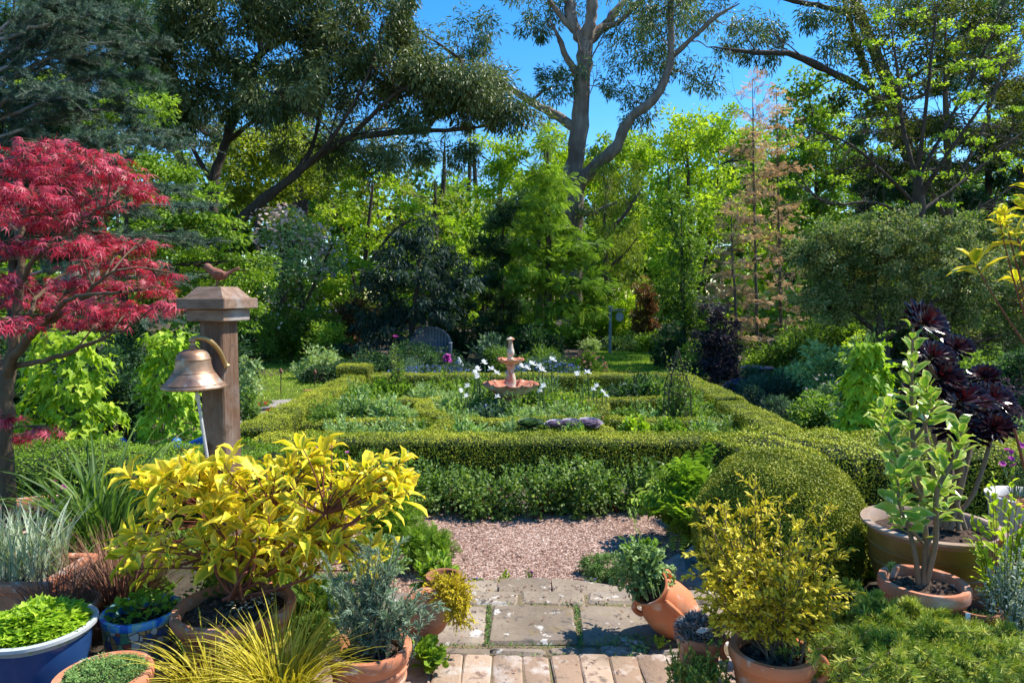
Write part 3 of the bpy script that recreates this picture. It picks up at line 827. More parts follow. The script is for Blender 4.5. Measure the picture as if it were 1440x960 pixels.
# ------------------------------------------------------------------ built things
def potset(name, label, c, r, h, group='plant pots standing on the terrace', mat='terracotta', rim='roll', rimmat=None, soil=True, soilz=.045, taper=.72, belly=0.0, bands=0, cat='plant pot', clods=60, k=44, hrim=None):
    """c = centre of the rim (top)"""
    c = np.array(c, float)
    h = c[2] - (TZ - .014 if c[1] < 4.5 and not (-.9 < c[0] < 1.3 and c[1] > 3.5) else 0.0); z0 = c[2] - h
    t = thing(name, label, cat, (c[0], c[1], z0), group)
    mb = MB(); n = 9
    pr = [(0.001, 0), (r * taper * .95, 0), (r * taper, .008)]
    rw = .022 if r > .12 else .015
    hr = hrim or max(.035, h * .17)
    for i in range(1, n):
        f = i / n
        rr = r * (taper + (1 - taper) * f) * .965 + belly * r * math.sin(f * math.pi)
        pr.append((rr, f * (h - hr)))
        if bands and i in (5, 7):
            pr += [(rr + .006, f * (h - hr) + .004), (rr + .006, f * (h - hr) + .012), (rr + .001, f * (h - hr) + .016)]
    rimp = [(r * .985, h - hr), (r * 1.03, h - hr + .006), (r * 1.045, h - hr * .5), (r * 1.035, h - .008), (r * 1.01, h), (r - rw, h - .002), (r - rw - .006, h - .012), (r - rw - .012, h - soilz - .03)]
    if rim == 'plain':
        rimp = [(r * .99, h - hr), (r, h - .01), (r * .995, h), (r - rw * .8, h), (r - rw, h - .01), (r - rw - .004, h - soilz - .03)]
    if rim == 'flare':
        rimp = [(r * .97, h - hr), (r * 1.0, h - hr * .6), (r * 1.08, h - .012), (r * 1.08, h), (r * .97, h + .002), (r - rw - .01, h - .02), (r - rw - .02, h - soilz - .03)]
    if rimmat is None:
        lathe(mb, pr + rimp, c=(c[0], c[1], z0), k=k)
        mb.build('body', M[mat], t, smooth=True, sharp=40)
    else:
        lathe(mb, pr + [(r * .97, h - hr + .001)], c=(c[0], c[1], z0), k=k); mb.build('body', M[mat], t, smooth=True, sharp=40)
        mb = MB(); lathe(mb, [(r * .93, h - hr - .01)] + rimp, c=(c[0], c[1], z0), k=k); mb.build('rim', M[rimmat], t, smooth=True, sharp=40)
    if soil:
        mb = MB(); rng = RNG(); zs = h - soilz
        rr = r - rw - .006; pr2 = [(rr * f, zs + .02 * (1 - f ** 2)) for f in (1, .85, .6, .35, .1, .001)]
        lathe(mb, pr2, c=(c[0], c[1], z0), k=28)
        mb.v[-1] = mb.v[-1] + rng.normal(0, .006, mb.v[-1].shape) * [0, 0, 1]
        s = mb.build('soil', M['soil'], t, smooth=True)
        if clods:
            mb = MB(); a = rng.uniform(0, 6.28, clods); q = rr * .93 * np.sqrt(rng.random(clods))
            oc2 = rsph(RNG(), 10)
            ico = np.array([(0, 0, 1), (.9, 0, .3), (.28, .85, .3), (-.73, .53, .3), (-.73, -.53, .3), (.28, -.85, .3), (.7, .5, -.4), (-.3, .8, -.4), (-.9, 0, -.4), (-.3, -.8, -.4), (.7, -.5, -.4)])
            fc = np.array([(0, 1, 2), (0, 2, 3), (0, 3, 4), (0, 4, 5), (0, 5, 1), (1, 6, 2), (2, 6, 7), (2, 7, 3), (3, 7, 8), (3, 8, 4), (4, 8, 9), (4, 9, 5), (5, 9, 10), (5, 10, 1), (1, 10, 6)])
            sz = rng.uniform(.004, .014, (clods, 1, 1)) * rng.uniform(.7, 1.3, (clods, 11, 3))
            v = ico[None] * sz + np.stack([c[0] + q * np.cos(a), c[1] + q * np.sin(a), z0 + zs + .02 * (1 - (q / rr) ** 2)], -1)[:, None]
            mb.add(v.reshape(-1, 3), [(np.arange(clods)[:, None, None] * 11 + fc[None]).reshape(-1, 3)], np.repeat(rng.random(clods), 11))
            o = mb.build('soil_clods', M['clod'], s); o['kind'] = 'stuff'
    return t


# --- bell post, bell and bird
pc = P(311, 660, 3.2); PX, PY = pc[0], 3.22
post = thing('bell_post', 'weathered square timber post with a stepped pyramid cap, bell hanging from it', 'post', (PX, PY, 0))
ang = math.radians(-14)
mb = MB(); hz_ = 1.80
box(mb, (PX, PY, hz_ / 2), (.126, .126, hz_), rot=ang, b=.007, taper=.97); mb.build('shaft', M['wood_post'], post)
mb = MB(); box(mb, (PX, PY, 1.757), (.20, .20, .055), rot=ang, b=.004); mb.build('collar', M['wood_cap'], post)
mb = MB(); box(mb, (PX, PY, 1.812), (.255, .255, .05), rot=ang, b=.004); mb.build('cap_board', M['wood_cap'], post)
mb = MB(); e = .104; z0 = 1.8375
for s_ in (1,):
    v = [(-e, -e, 0), (e, -e, 0), (e, e, 0), (-e, e, 0), (-.062, -.062, .052), (.062, -.062, .052), (.062, .062, .052), (-.062, .062, .052)]
    v = np.array(v) @ Rz(ang).T + [PX, PY, z0]
    mb.add(v, [[(0, 1, 5, 4), (1, 2, 6, 5), (2, 3, 7, 6), (3, 0, 4, 7), (4, 5, 6, 7), (3, 2, 1, 0)]])
mb.build('pyramid_top', M['wood_cap'], post)

bird = thing('bird_ornament', 'rusty cast iron bird figure perched on top of the timber post', 'bird ornament', (PX, PY, 1.891))
mb = MB(); bz = 1.891
sp = np.array([(-.066, 0, .083), (-.052, 0, .088), (-.045, 0, .092), (-.036, 0, .090), (-.024, 0, .078), (-.008, 0, .066), (.010, 0, .056), (.030, 0, .053), (.046, 0, .058), (.060, 0, .066), (.085, 0, .079), (.105, 0, .090)])
rr = np.array([.001, .006, .015, .018, .018, .023, .027, .022, .013, .008, .007, .005])
sp2 = spline(np.c_[sp, rr], 30)
pa = sp2[:, :3] @ Rz(.15).T + [PX - .005, PY, bz]
tubes(mb, pa, np.maximum(sp2[:, 3], .001), sides=14, cap=True)
mb.build('body', M['rust'], bird, smooth=True)
for sgn in (-1, 1):
    mb = MB(); tubes(mb, np.array([(.004, sgn * .01, .036), (.006, sgn * .012, .018), (.0, sgn * .012, .003), (-.012, sgn * .013, .002)]) + [PX - .005, PY, bz], np.array([.004, .003, .003, .002]), sides=6, cap=True)
    mb.build('leg', M['rust'], bird)
    mb = MB(); lathe(mb, [(.001, -.004), (.011, -.002), (.012, 0), (.009, .003), (.001, .004)], k=12, rot=Rx(math.pi / 2) @ np.diag([2.6, 1, 1]), c=(PX + .012, PY + sgn * .024, bz + .060))
    mb.build('wing', M['rust'], bird, smooth=True)

BX, BY, BZ = P(273, 545, 3.06)
bell = thing('ship_bell', 'large weathered bronze bell hanging from the timber post', 'bell', (BX, BY, BZ))
mb = MB()
prof = [(.132, 0), (.136, .004), (.135, .010), (.128, .017), (.116, .030), (.104, .046), (.094, .062), (.088, .068), (.086, .071), (.080, .085), (.075, .105), (.0725, .128), (.0728, .131), (.071, .134), (.066, .150), (.056, .163), (.04, .171), (.02, .174), (.001, .175)]
lathe(mb, [(.120, .006)] + prof, c=(BX, BY, BZ), k=56); lathe(mb, [(.122, .005), (.09, .05), (.06, .12), (.001, .155)], c=(BX, BY, BZ), k=40)
# two raised bead lines and the worn inscription plate
for zz, r0 in ((.071, .0865), (.131, .0732), (.020, .127)):
    a = np.linspace(0, 2 * math.pi, 57); tubes(mb, np.stack([BX + r0 * np.cos(a), BY + r0 * np.sin(a), np.full(57, BZ + zz)], -1), np.full(57, .0022), sides=6)
mb.build('dome', M['bronze'], bell, smooth=True, sharp=50)
mb = MB(); lathe(mb, [(.001, .17), (.016, .171), (.017, .184), (.011, .19), (.0105, .205), (.017, .21), (.017, .219), (.001, .222)], c=(BX, BY, BZ), k=20); mb.build('crown_stud', M['bronze'], bell, smooth=True, sharp=40)
mb = MB(); q = spline([(BX - .012, BY, BZ + .213), (BX + .012, BY, BZ + .226), (BX + .055, BY + .03, BZ + .215), (BX + .085, BY + .07, BZ + .165), (BX + .098, BY + .095, BZ + .11), (BX + .106, BY + .105, BZ + .085)], 22)
tubes(mb, q, np.interp(np.linspace(0, 1, 22), [0, .5, .9, 1], [.009, .012, .012, .02]), sides=10, cap=True); mb.build('bracket', M['brass_bracket'], bell, smooth=True)
mb = MB(); lathe(mb, [(.001, -.022), (.014, -.018), (.018, -.008), (.014, .004), (.005, .012), (.004, .12), (.001, .121)], c=(BX, BY, BZ), k=16); mb.build('clapper', M['iron'], bell, smooth=True)
mb = MB()
for ph in (0, 2.09, 4.19):
    tt = np.linspace(0, 1, 90); L_ = .36
    x = BX + .012 + .036 * tt + .0035 * np.cos(tt * 75 + ph); y = BY + .0035 * np.sin(tt * 75 + ph) + .02 * tt; z = BZ - .02 - L_ * tt
    tubes(mb, np.stack([x, y, z], -1), np.full(90, .0040), sides=6)
lathe(mb, [(.001, -.03), (.009, -.026), (.011, -.01), (.008, .0), (.001, .004)], c=(BX + .014, BY, BZ - .03), k=10)
mb.build('bell_rope', M['rope'], bell, smooth=True)

# --- fountain
fx, fy = FC[0] - .02, FC[1]
ft = thing('fountain', 'two-tiered terracotta fountain with scalloped bowls and flaking cream paint', 'fountain', (fx, fy, 0))
mb = MB(); lathe(mb, [(.001, 0), (.22, 0), (.22, .05), (.17, .08), (.11, .12), (.085, .2), (.09, .26), (.12, .285), (.12, .31), (.07, .34), (.06, .36), (.1, .40), (.1, .42)], c=(fx, fy, 0), k=32); mb.build('pedestal', M['fountain_rim'], ft, smooth=True, sharp=40)
def bowl(R, z, d, lob, name):
    mb = MB(); am = [0, .02, .06, .10, .14, .16]
    lathe(mb, [(.04, z), (R * .35, z + .01), (R * .62, z + d * .35), (R * .85, z + d * .68), (R * .97, z + d * .92), (R, z + d)], c=(fx, fy, 0), k=lob * 12, lobes=lob, amp=am, zamp=[0, 0, .0, -.01, -.02, -.025])
    b = mb.build(name, M['fountain_paint'], ft, smooth=True)
    mb = MB(); lathe(mb, [(R, z + d), (R * 1.02, z + d + .010), (R * .98, z + d + .014), (R * .9, z + d - .02), (R * .7, z + d * .60), (R * .4, z + d * .38), (.03, z + d * .34)], c=(fx, fy, 0), k=lob * 12, lobes=lob, amp=[.16, .16, .16, .14, .11, .05, 0], zamp=[-.025, -.025, -.025, -.02, -.01, 0, 0])
    mb.build('scalloped_rim', M['fountain_rim'], b, smooth=True)
bowl(.375, .425, .20, 11, 'lower_bowl')
mb = MB(); lathe(mb, [(.095, .50), (.1, .54), (.08, .56), (.066, .58), (.075, .64), (.073, .70), (.052, .78), (.047, .83), (.06, .85), (.075, .872), (.05, .89)], c=(fx, fy, 0), k=28); mb.build('column', M['fountain_paint'], ft, smooth=True, sharp=45)
bowl(.185, .88, .085, 8, 'upper_bowl')
mb = MB(); lathe(mb, [(.05, .925), (.05, .97), (.034, .985), (.03, 1.0), (.045, 1.02), (.054, 1.05), (.05, 1.085), (.036, 1.13), (.03, 1.18), (.03, 1.215), (.037, 1.225), (.055, 1.235), (.056, 1.245), (.03, 1.262), (.008, 1.275), (.001, 1.278)], c=(fx, fy, 0), k=28); mb.build('finial', M['fountain_paint'], ft, smooth=True, sharp=45)

# --- arched garden bench in the far shade
bY = 17.0; bc = P(604, 480, bY); bx = bc[0]
bn = thing('garden_bench', 'blue-grey painted bench with an arched back in deep shade under trees', 'bench', (bx, bY, 0))
def bb(name, c, s, mat='bench_wood', **kw):
    mb = MB(); box(mb, (bx + c[0], bY + c[1], c[2]), s, **kw); return mb.build(name, M[mat], bn)
mb = MB(); n = 25; a = np.linspace(0, math.pi, n)
ax = np.concatenate([[-.5], -.5 * np.cos(a), [.5]]); az = np.concatenate([[.42], .62 + .42 * np.sin(a), [.42]])
tubes(mb, np.stack([bx + ax, np.full(n + 2, bY + .2), az], -1), np.full(n + 2, .035), sides=8, cap=True)
for i in range(13):
    x = -.45 + .075 * i; top = .62 + .42 * math.sqrt(max(0, 1 - (x / .5) ** 2))
    box(mb, (bx + x, bY + .2, (.44 + top) / 2), (.058, .025, top - .44), b=.003)
mb.build('backrest', M['bench_wood'], bn)
mb = MB()
for i in range(5): box(mb, (bx, bY - .2 + .09 * i, .43), (1.04, .075, .03), b=.004)
mb.build('seat', M['bench_wood'], bn)
for sx in (-1, 1):
    bb('armrest', (sx * .53, 0, .66), (.07, .5, .035)); mb = MB(); box(mb, (bx + sx * .53, bY - .0, .545), (.03, .4, .2), b=.004); mb.build('side_panel', M['bench_wood'], bn)
    for sy in (-.22, .2): bb('leg', (sx * .53, sy, .32), (.06, .06, .64))

# --- hanging sign at the far lawn edge
sY = 21.5; s0 = P(858, 470, sY); sx = s0[0]
sg = thing('hanging_sign', 'slate blue sign post with a small oval plaque hanging from its arm', 'sign', (sx, sY, 0))
mb = MB(); box(mb, (sx, sY, .72), (.085, .085, 1.44), b=.006); mb.build('post', M['grey_paint'], sg)
mb = MB(); box(mb, (sx, sY, 1.48), (.15, .15, .075), b=.01, taper=.8); mb.build('post_cap', M['grey_paint'], sg)
mb = MB(); box(mb, (sx + .26, sY, 1.385), (.43, .05, .05), b=.005); mb.build('arm', M['grey_paint'], sg)
pq = thing('plaque', None, None, (sx + .29, sY, 1.1)); 
mb = MB(); lathe(mb, [(.001, -.012), (.115, -.012), (.12, -.006), (.12, .006), (.115, .012), (.001, .012)], k=36, rot=Rx(math.pi / 2) @ np.diag([1, 1.15, 1]), c=(sx + .29, sY, 1.17))
pl = mb.build('plaque', M['sign_face'], sg, smooth=True, sharp=40); bpy.data.objects.remove(pq); pl.name = 'plaque'
mb = MB(); a = np.linspace(0, 2 * math.pi, 37); tubes(mb, np.stack([sx + .29 + .118 * np.cos(a), np.full(37, sY - .008), 1.17 + .136 * np.sin(a)], -1), np.full(37, .013), sides=6); mb.build('plaque_rim', M['grey_paint'], pl, smooth=True)
mb = MB(); tubes(mb, np.array([(sx + .25, sY - .014, 1.13), (sx + .29, sY - .014, 1.19), (sx + .33, sY - .014, 1.2)]), np.array([.008, .012, .005]), sides=6); tubes(mb, np.array([(sx + .29, sY - .014, 1.19), (sx + .285, sY - .014, 1.24)]), np.array([.007, .004]), sides=6); mb.build('plaque_emblem', M['grey_paint'], pl)
for d in (-.06, .06):
    mb = MB(); tubes(mb, np.array([(sx + .29 + d, sY, 1.36), (sx + .29 + d, sY, 1.28)]), np.array([.006, .006]), sides=6); mb.build('hanger', M['iron'], sg)

# --- bird bath, small ornament, obelisk, stakes
c = P(1065, 517, 11.6); bb_ = thing('bird_bath', 'shallow navy bird bath bowl rising from the blue catmint', 'bird bath', (c[0], c[1], 0))
mb = MB(); lathe(mb, [(.001, 0), (.14, 0), (.12, .05), (.06, .1), (.05, c[2] - .12), (.08, c[2] - .07)], c=(c[0], c[1], 0), k=24); mb.build('pedestal', M['glaze_navy'], bb_, smooth=True)
mb = MB(); lathe(mb, [(.05, -.075), (.18, -.045), (.27, 0), (.285, .012), (.27, .016), (.18, -.02), (.001, -.03)], c=c, k=32); bo = mb.build('bowl', M['glaze_navy'], bb_, smooth=True)
mb = MB(); r_ = RNG(); q = r_.uniform(-.14, .14, (40, 3)); leaves(mb, 'quad', c + q * [1, 1, .05] + [0, 0, .0], r_.normal(size=(40, 3)), r_.normal(0, .3, (40, 3)) + [0, 0, 1], .06, .04, r_.random(40)); mb.build('fallen_leaves', M['petal_rust'], bo)
c = P(645, 505, 15.5); orn = thing('garden_ornament', 'small blue-grey glazed garden ornament beyond the pink rose', 'ornament', (c[0], c[1], 0))
mb = MB(); lathe(mb, [(.001, 0), (.05, 0), (.04, .05), (.025, .15), (.03, .22)], c=(c[0], c[1], 0), k=14); mb.build('stand', M['iron'], orn, smooth=True)
mb = MB(); lathe(mb, [(.03, .21), (.12, .23), (.11, .27), (.06, .37), (.02, .44), (.001, .45)], c=(c[0], c[1], 0), k=18); mb.build('cap', M['sign_face'], orn, smooth=True)
c = G(952, 608); ob = thing('obelisk', 'rusted iron plant obelisk with a climber growing up it', 'plant support', (c[0], 8.6, 0))
ox, oy = P(952, 560, 8.6)[:2]
for sx_, sy_ in ((-1, -1), (1, -1), (1, 1), (-1, 1)):
    mb = MB(); tubes(mb, np.array([(ox + sx_ * .16, oy + sy_ * .16, 0), (ox + sx_ * .13, oy + sy_ * .13, .7), (ox, oy, 1.18)]), np.full(3, .006), sides=6); mb.build('leg', M['iron'], ob)
for zz, w in ((.3, .147), (.6, .134), (.85, .09)):
    mb = MB(); tubes(mb, np.array([(ox - w, oy - w, zz), (ox + w, oy - w, zz), (ox + w, oy + w, zz), (ox - w, oy + w, zz), (ox - w, oy - w, zz)]), np.full(5, .006), sides=5); mb.build('hoop', M['iron'], ob)
for px, py0, py1, lab in ((395, 556, 526, 'thin iron stake with a rusty bud finial standing in the lawn'), (443, 548, 527, 'short iron stake with a reddish finial beside the fine-leaved mound')):
    b0 = G(px, py0); top = P(px, py1, b0[1])
    st = thing('plant_stake', lab, 'garden stake', b0)
    mb = MB(); tubes(mb, np.array([b0, top]), np.full(2, .009), sides=6); mb.build('rod', M['iron'], st)
    mb = MB(); lathe(mb, [(.001, 0), (.03, .03), (.034, .06), (.015, .1), (.001, .12)], c=top, k=12); mb.build('finial', M['rust'], st, smooth=True)

# --- blue seat half hidden behind the hop and the hedge
bs = thing('garden_armchair', 'bright blue painted wooden armchair with round ball finials behind the hop', 'garden seat', (-2.75, 5.75, 0))
def ball(c, r):
    mb = MB(); a = np.linspace(-math.pi / 2, math.pi / 2, 11); lathe(mb, np.stack([np.maximum(r * np.cos(a), .0005), r * np.sin(a)], -1), c=c, k=20); return mb
for px, yy, zt in ((171, 5.8, None), (248, 5.7, None)):
    c = P(px, 622, yy); mb = MB(); box(mb, (c[0], c[1], c[2] / 2 - .02), (.06, .06, c[2] - .04), b=.004); pst = mb.build('corner_post', M['paint_blue'], bs)
    ball(c, .042).build('ball_finial', M['paint_blue'], pst, smooth=True)
c1 = P(258, 634, 5.6); c2 = P(300, 616, 5.6); mid = (c1 + c2) / 2; dv = c2 - c1
mb = MB(); box(mb, mid, (np.linalg.norm(dv) + .3, .05, .10), R=Ry(-math.atan2(dv[2], dv[0])), b=.006); box(mb, mid + [.0, .06, -.04], (np.linalg.norm(dv) + .3, .04, .07), R=Ry(-math.atan2(dv[2], dv[0])), b=.006); mb.build('armrest', M['paint_blue'], bs)
c1 = P(171, 628, 5.8); c2 = P(248, 628, 5.7)
mb = MB(); box(mb, ((c1[0] + c2[0]) / 2, 5.75, c1[2] - .12), (c2[0] - c1[0], .04, .10), b=.005); mb.build('back_rail', M['paint_blue'], bs)
mb = MB(); box(mb, ((c1[0] + c2[0]) / 2 + .2, 5.5, .40), (1.0, .42, .035), b=.005); mb.build('seat', M['paint_blue'], bs)

# --- stones beside the step
for i, (px, py, Y, s, lab) in enumerate(((1000, 806, 3.9, (.17, .14, .11), 'flat blue-grey rock wedged behind the tilted jar'), (985, 782, 4.2, (.15, .13, .11), 'smaller grey rock tucked under the clipped ball'), (962, 797, 4.05, (.13, .11, .08), 'low mottled rock beside the herb foliage'))):
    c = P(px, py, Y); mb = MB(); rng = RNG(); a = np.linspace(-math.pi / 2, math.pi / 2, 12)
    lathe(mb, np.stack([np.maximum(np.cos(a) ** .6, .001), np.sin(a)], -1), k=18, rot=np.diag(s))
    v = mb.v[0]; v += nrm(v) * (.02 * np.sin(v[:, :1] * 23 + i) + .015 * np.sin(v[:, 1:2] * 31) + rng.normal(0, .004, (len(v), 1))); mb.v[0] = v + [c[0], c[1], c[2] - s[2] * .7]
    tag(mb.build('rock', M['rock'], smooth=True, sharp=35, loc=(c[0], c[1], c[2] - s[2])), lab, 'rock', 'rocks beside the step')

# --- pots
def onray(px, py, Y): return P(px, py, Y)
GP = 'plant pots standing on the terrace'
potset('glazed_pot', 'big deep blue glazed bowl pot filled with lime groundcover', onray(54, 878, 2.45), .178, .34, mat='glaze_blue', rimmat='glaze_rim', rim='flare', taper=.62, belly=.06, clods=0, hrim=.034)
potset('terracotta_pot', 'small terracotta pot holding a flat green moss cushion', onray(145, 946, 2.28), .152, .26, soilz=.02, clods=0)
mp = potset('mosaic_pot', 'mosaic pot with bright blue tiles round its rim', onray(199, 856, 2.72), .15, .27, mat='mosaic', rimmat='rim_tiles', rim='plain', taper=.86, clods=0, hrim=.026)
for ch in mp.children:
    if ch.name.startswith('rim'):
        me = ch.data; n = len(me.vertices); co = np.zeros(n * 3, np.float32); me.vertices.foreach_get('co', co); co = co.reshape(-1, 3)
        seg_ = ((np.arctan2(co[:, 1], co[:, 0]) / (2 * math.pi) * 22).astype(int) * 37) % 11 / 10
        me.attributes['rnd'].data.foreach_set('value', seg_.astype(np.float32))
potset('terracotta_pot', 'wide terracotta pot of bare soil under the yellow dogwood', onray(330, 848, 2.76), .235, .33, clods=220, taper=.66)
potset('terracotta_pot', 'terracotta pot of thin brown grass behind the blue bowl', onray(78, 850, 2.92), .17, .25, clods=40)
potset('terracotta_pot', 'broad terracotta pot with the red maple trunk growing from it', onray(28, 722, 4.0), .39, .40, clods=160, taper=.8)
potset('terracotta_pot', 'terracotta pot holding the blue-grey lavender stems', onray(520, 905, 2.5), .152, .28, clods=60, taper=.78, bands=1)
potset('glazed_pot', 'largest olive glazed pot with a pale worn rim beside the hedge', onray(1310, 735, 3.4), .300, .42, mat='glaze_olive', rimmat='glaze_cream', rim='flare', taper=.72, belly=.07, bands=1, clods=120, soilz=.06, hrim=.04)
potset('terracotta_pot', 'terracotta pot of dark soil holding the glossy broadleaf shrub', onray(1299, 815, 2.9), .172, .30, clods=130, taper=.72)
gb = potset('terracotta_pot', 'orange terracotta pot with loop handles under the golden shrub', onray(1086, 910, 2.42), .148, .29, mat='terracotta_orange', clods=50, taper=.7)
for a in (2.6, -.35):
    c = onray(1086, 910, 2.42); mb = MB(); t_ = np.linspace(0, math.pi, 12)
    rr = .155 + .03 * np.sin(t_); zz = c[2] - .05 + .045 * np.cos(t_)
    tubes(mb, np.stack([c[0] + rr * math.cos(a), c[1] + rr * math.sin(a), zz], -1), np.full(12, .012), sides=8); mb.build('handle', M['terracotta_orange'], gb, smooth=True)
potset('terracotta_pot', 'low terracotta pot buried under the weeping golden conifer', onray(1290, 925, 2.55), .2, .27, clods=20)
potset('plastic_pot', 'small dark pot of soil with a white plant tag', onray(1372, 852, 2.78), .095, .2, mat='terracotta_dark', clods=40)
potset('glazed_pot', 'pale cream pot of purple flower spikes at the hedge end', onray(1447, 697, 3.7), .19, .36, mat='pot_white', rim='flare', clods=40, belly=.05)
potset('terracotta_pot', 'tiny terracotta pot brimming with grey succulent rosettes', onray(983, 888, 2.55), .082, .17, clods=0, soilz=.015)
potset('terracotta_pot', 'dark terracotta pot half hidden by herbs beside the gravel', onray(624, 808, 3.75), .10, .40, mat='terracotta_dark', clods=20)
c = P(1361, 872, 2.7); pt = MB(); box(pt, c + [0, 0, .0], (.02, .002, .06), R=Rx(-.2) @ Ry(.1), b=.0008); tag(pt.build('plant_tag', M['tag_white'], loc=c), 'blank white plastic plant tag stuck in the small dark pot', 'plant tag')

tr = thing('terracotta_trough', 'rectangular terracotta trough planted with striped grass', 'planter', (-2.62, 3.2, TZ))
mb = MB(); tx, ty = -2.62, 3.2; w_, d_, h_ = .98, .34, .22
for cc, ss in (((0, -d_ / 2, h_ / 2), (w_, .03, h_)), ((0, d_ / 2, h_ / 2), (w_, .03, h_)), ((-w_ / 2 + .015, 0, h_ / 2), (.03, d_ - .032, h_)), ((w_ / 2 - .015, 0, h_ / 2), (.03, d_ - .032, h_))):
    box(mb, (tx + cc[0], ty + cc[1], TZ + cc[2]), ss, b=.006)
mb.build('body', M['terracotta'], tr)
mb = MB()
for cc, ss in (((0, -d_ / 2 - .004, h_ - .01), (w_ + .05, .05, .045)), ((0, d_ / 2 + .004, h_ - .01), (w_ + .05, .05, .045)), ((-w_ / 2 + .01, 0, h_ - .012), (.05, d_ - .05, .045)), ((w_ / 2 - .01, 0, h_ - .012), (.05, d_ - .05, .045))):
    box(mb, (tx + cc[0], ty + cc[1], TZ + cc[2] + .012), ss, b=.008)
mb.build('rim', M['terracotta'], tr)
mb = MB(); box(mb, (tx, ty, TZ + h_ * .5), (w_ - .07, d_ - .04, h_ * .8), b=.01); mb.build('soil', M['soil'], tr)

# --- two jars lying on their sides
def jar(label, c, R, s, mat, handles=True):
    t = thing('tilted_jar', label, 'jar', c, 'tilted terracotta jars')
    pr = np.array([(.001, -.17), (.06, -.168), (.085, -.15), (.118, -.08), (.132, 0), (.125, .07), (.098, .12), (.078, .142), (.074, .155), (.083, .178), (.097, .2), (.101, .21), (.093, .213), (.080, .2), (.066, .17), (.066, .15), (.09, .11), (.1, .02), (.06, -.1), (.001, -.12)]) * s
    mb = MB(); lathe(mb, pr, c=c, k=44, rot=R); mb.build('body', M[mat], t, smooth=True, sharp=60)
    if handles:
        for a in (0, 2.09, 4.19):
            u = np.linspace(0, math.pi, 14); q = np.stack([(.108 + .036 * np.sin(u)) * s + 0 * u, 0 * u, (.108 + .05 * np.cos(u)) * s - .01], -1)
            q[-1, 0] = .122 * s; q[0, 0] = .082 * s
            mb = MB(); tubes(mb, q @ Rz(a + .5).T @ R.T + np.asarray(c), np.full(14, .014 * s), sides=8); mb.build('handle', M[mat], t, smooth=True)
    mb = MB(); lathe(mb, [(.074 * s, .168 * s), (.05 * s, .178 * s), (.001, .182 * s)], c=c, k=20, rot=R); mb.build('soil', M['soil'], t, smooth=True)
    return t
RJ = Rz(math.radians(20)) @ Ry(math.radians(-44)) @ Rx(math.radians(8))
jc = P(943, 864, 3.05); jc[2] = TZ + .11
jar('orange terracotta jar with lug handles tipped over beside the stone slabs', jc, RJ, .92, 'terracotta_orange')
LJ = Rz(math.radians(-12)) @ Ry(math.radians(58))
jl = P(592, 872, 2.98); jl[2] = TZ + .115
jar('pale terracotta jar tipped over and spilling yellow foliage', jl, LJ, .84, 'terracotta', handles=False)

# ------------------------------------------------------------------ planting helpers
def flowers(mb, rng, pos, size, petals=5, tilt=.5, face=None, wf=.5):
    """each flower a small whorl of petals"""
    n = len(pos); a = np.arange(petals) * 2 * math.pi / petals
    ax = nrm(rng.normal(0, .5, (n, 3)) + (np.array([0, -.3, .8]) if face is None else np.array(face)))
    u = nrm(np.cross(ax, [.3, .9, .1])); v = np.cross(ax, u)
    d = (u[:, None] * np.cos(a)[None, :, None] + v[:, None] * np.sin(a)[None, :, None] + ax[:, None] * tilt).reshape(-1, 3)
    nn = np.repeat(ax, petals, 0) + rng.normal(0, .15, (n * petals, 3))
    sz = np.repeat(size * rng.uniform(.75, 1.2, n), petals)
    leaves(mb, 'oval', np.repeat(pos, petals, 0), d, nn, sz * .55, sz * wf, np.clip(.5 + rng.normal(0, .25, n * petals), 0, 1))


def bush(name, label, cat, px, top, wpx, Y, mat, tm='quad', L=.04, W=.02, z0=0.0, ns=60, nper=20, group=None, arch=.12, ang=.95, t0=.25, stem='stem_green', r=.003,
         depth=.9, dome=.55, flower=None, base=.25, spiky=0, jit=.35, var=.35, up=.7, lo=.72):
    rng = RNG(); pt = P(px, top, Y); h = pt[2] - z0; w = S(wpx, Y)
    t = thing(name, label, cat, (pt[0], Y, z0), group)
    a = rng.uniform(0, 6.283, ns); q = np.sqrt(rng.random(ns)); rx = w / 2; ry = w / 2 * depth
    tip = np.stack([pt[0] + rx * q * np.cos(a), Y + ry * q * np.sin(a), z0 + h * (1 - dome * q ** 2.2) * rng.uniform(lo, 1.03 + spiky, ns)], -1)
    P0 = np.stack([pt[0] + rx * base * q * np.cos(a), Y + ry * base * q * np.sin(a), np.full(ns, z0)], -1)
    ml, ms = MB(), MB()
    P1 = P0 * .45 + tip * .55; P1[:, 2] += arch * h + .1 * h; 
    leafy(ml, ms, rng, P0, tip, 0, nper, tm, L, W, ang=ang, t0=t0, r=r, P1=P1, jit=jit, var=var, up=up)
    ms.build('stems', M[stem], t); ml.build('foliage', M[mat], t)
    if flower:
        fm, fn, fs = flower[:3]
        if fn <= 16:
            for q_ in rng.choice(ns, min(fn, ns), replace=False):
                mf = MB(); flowers(mf, rng, tip[q_:q_ + 1] + [0, 0, fs * .2], fs, petals=6); mf.build('flower', M[fm], t)
            return t
        mf = MB(); k = rng.choice(ns, min(fn, ns), replace=False) if fn <= ns else rng.integers(0, ns, fn)
        p = tip[k] + rng.normal(0, fs * .6 if fn > ns else .004, (len(k), 3)) + [0, 0, fs * .2]
        flowers(mf, rng, p, fs, petals=flower[3] if len(flower) > 3 else 5)
        o = mf.build('flowers', M[fm], t)
        o['kind'] = 'stuff'
    return t


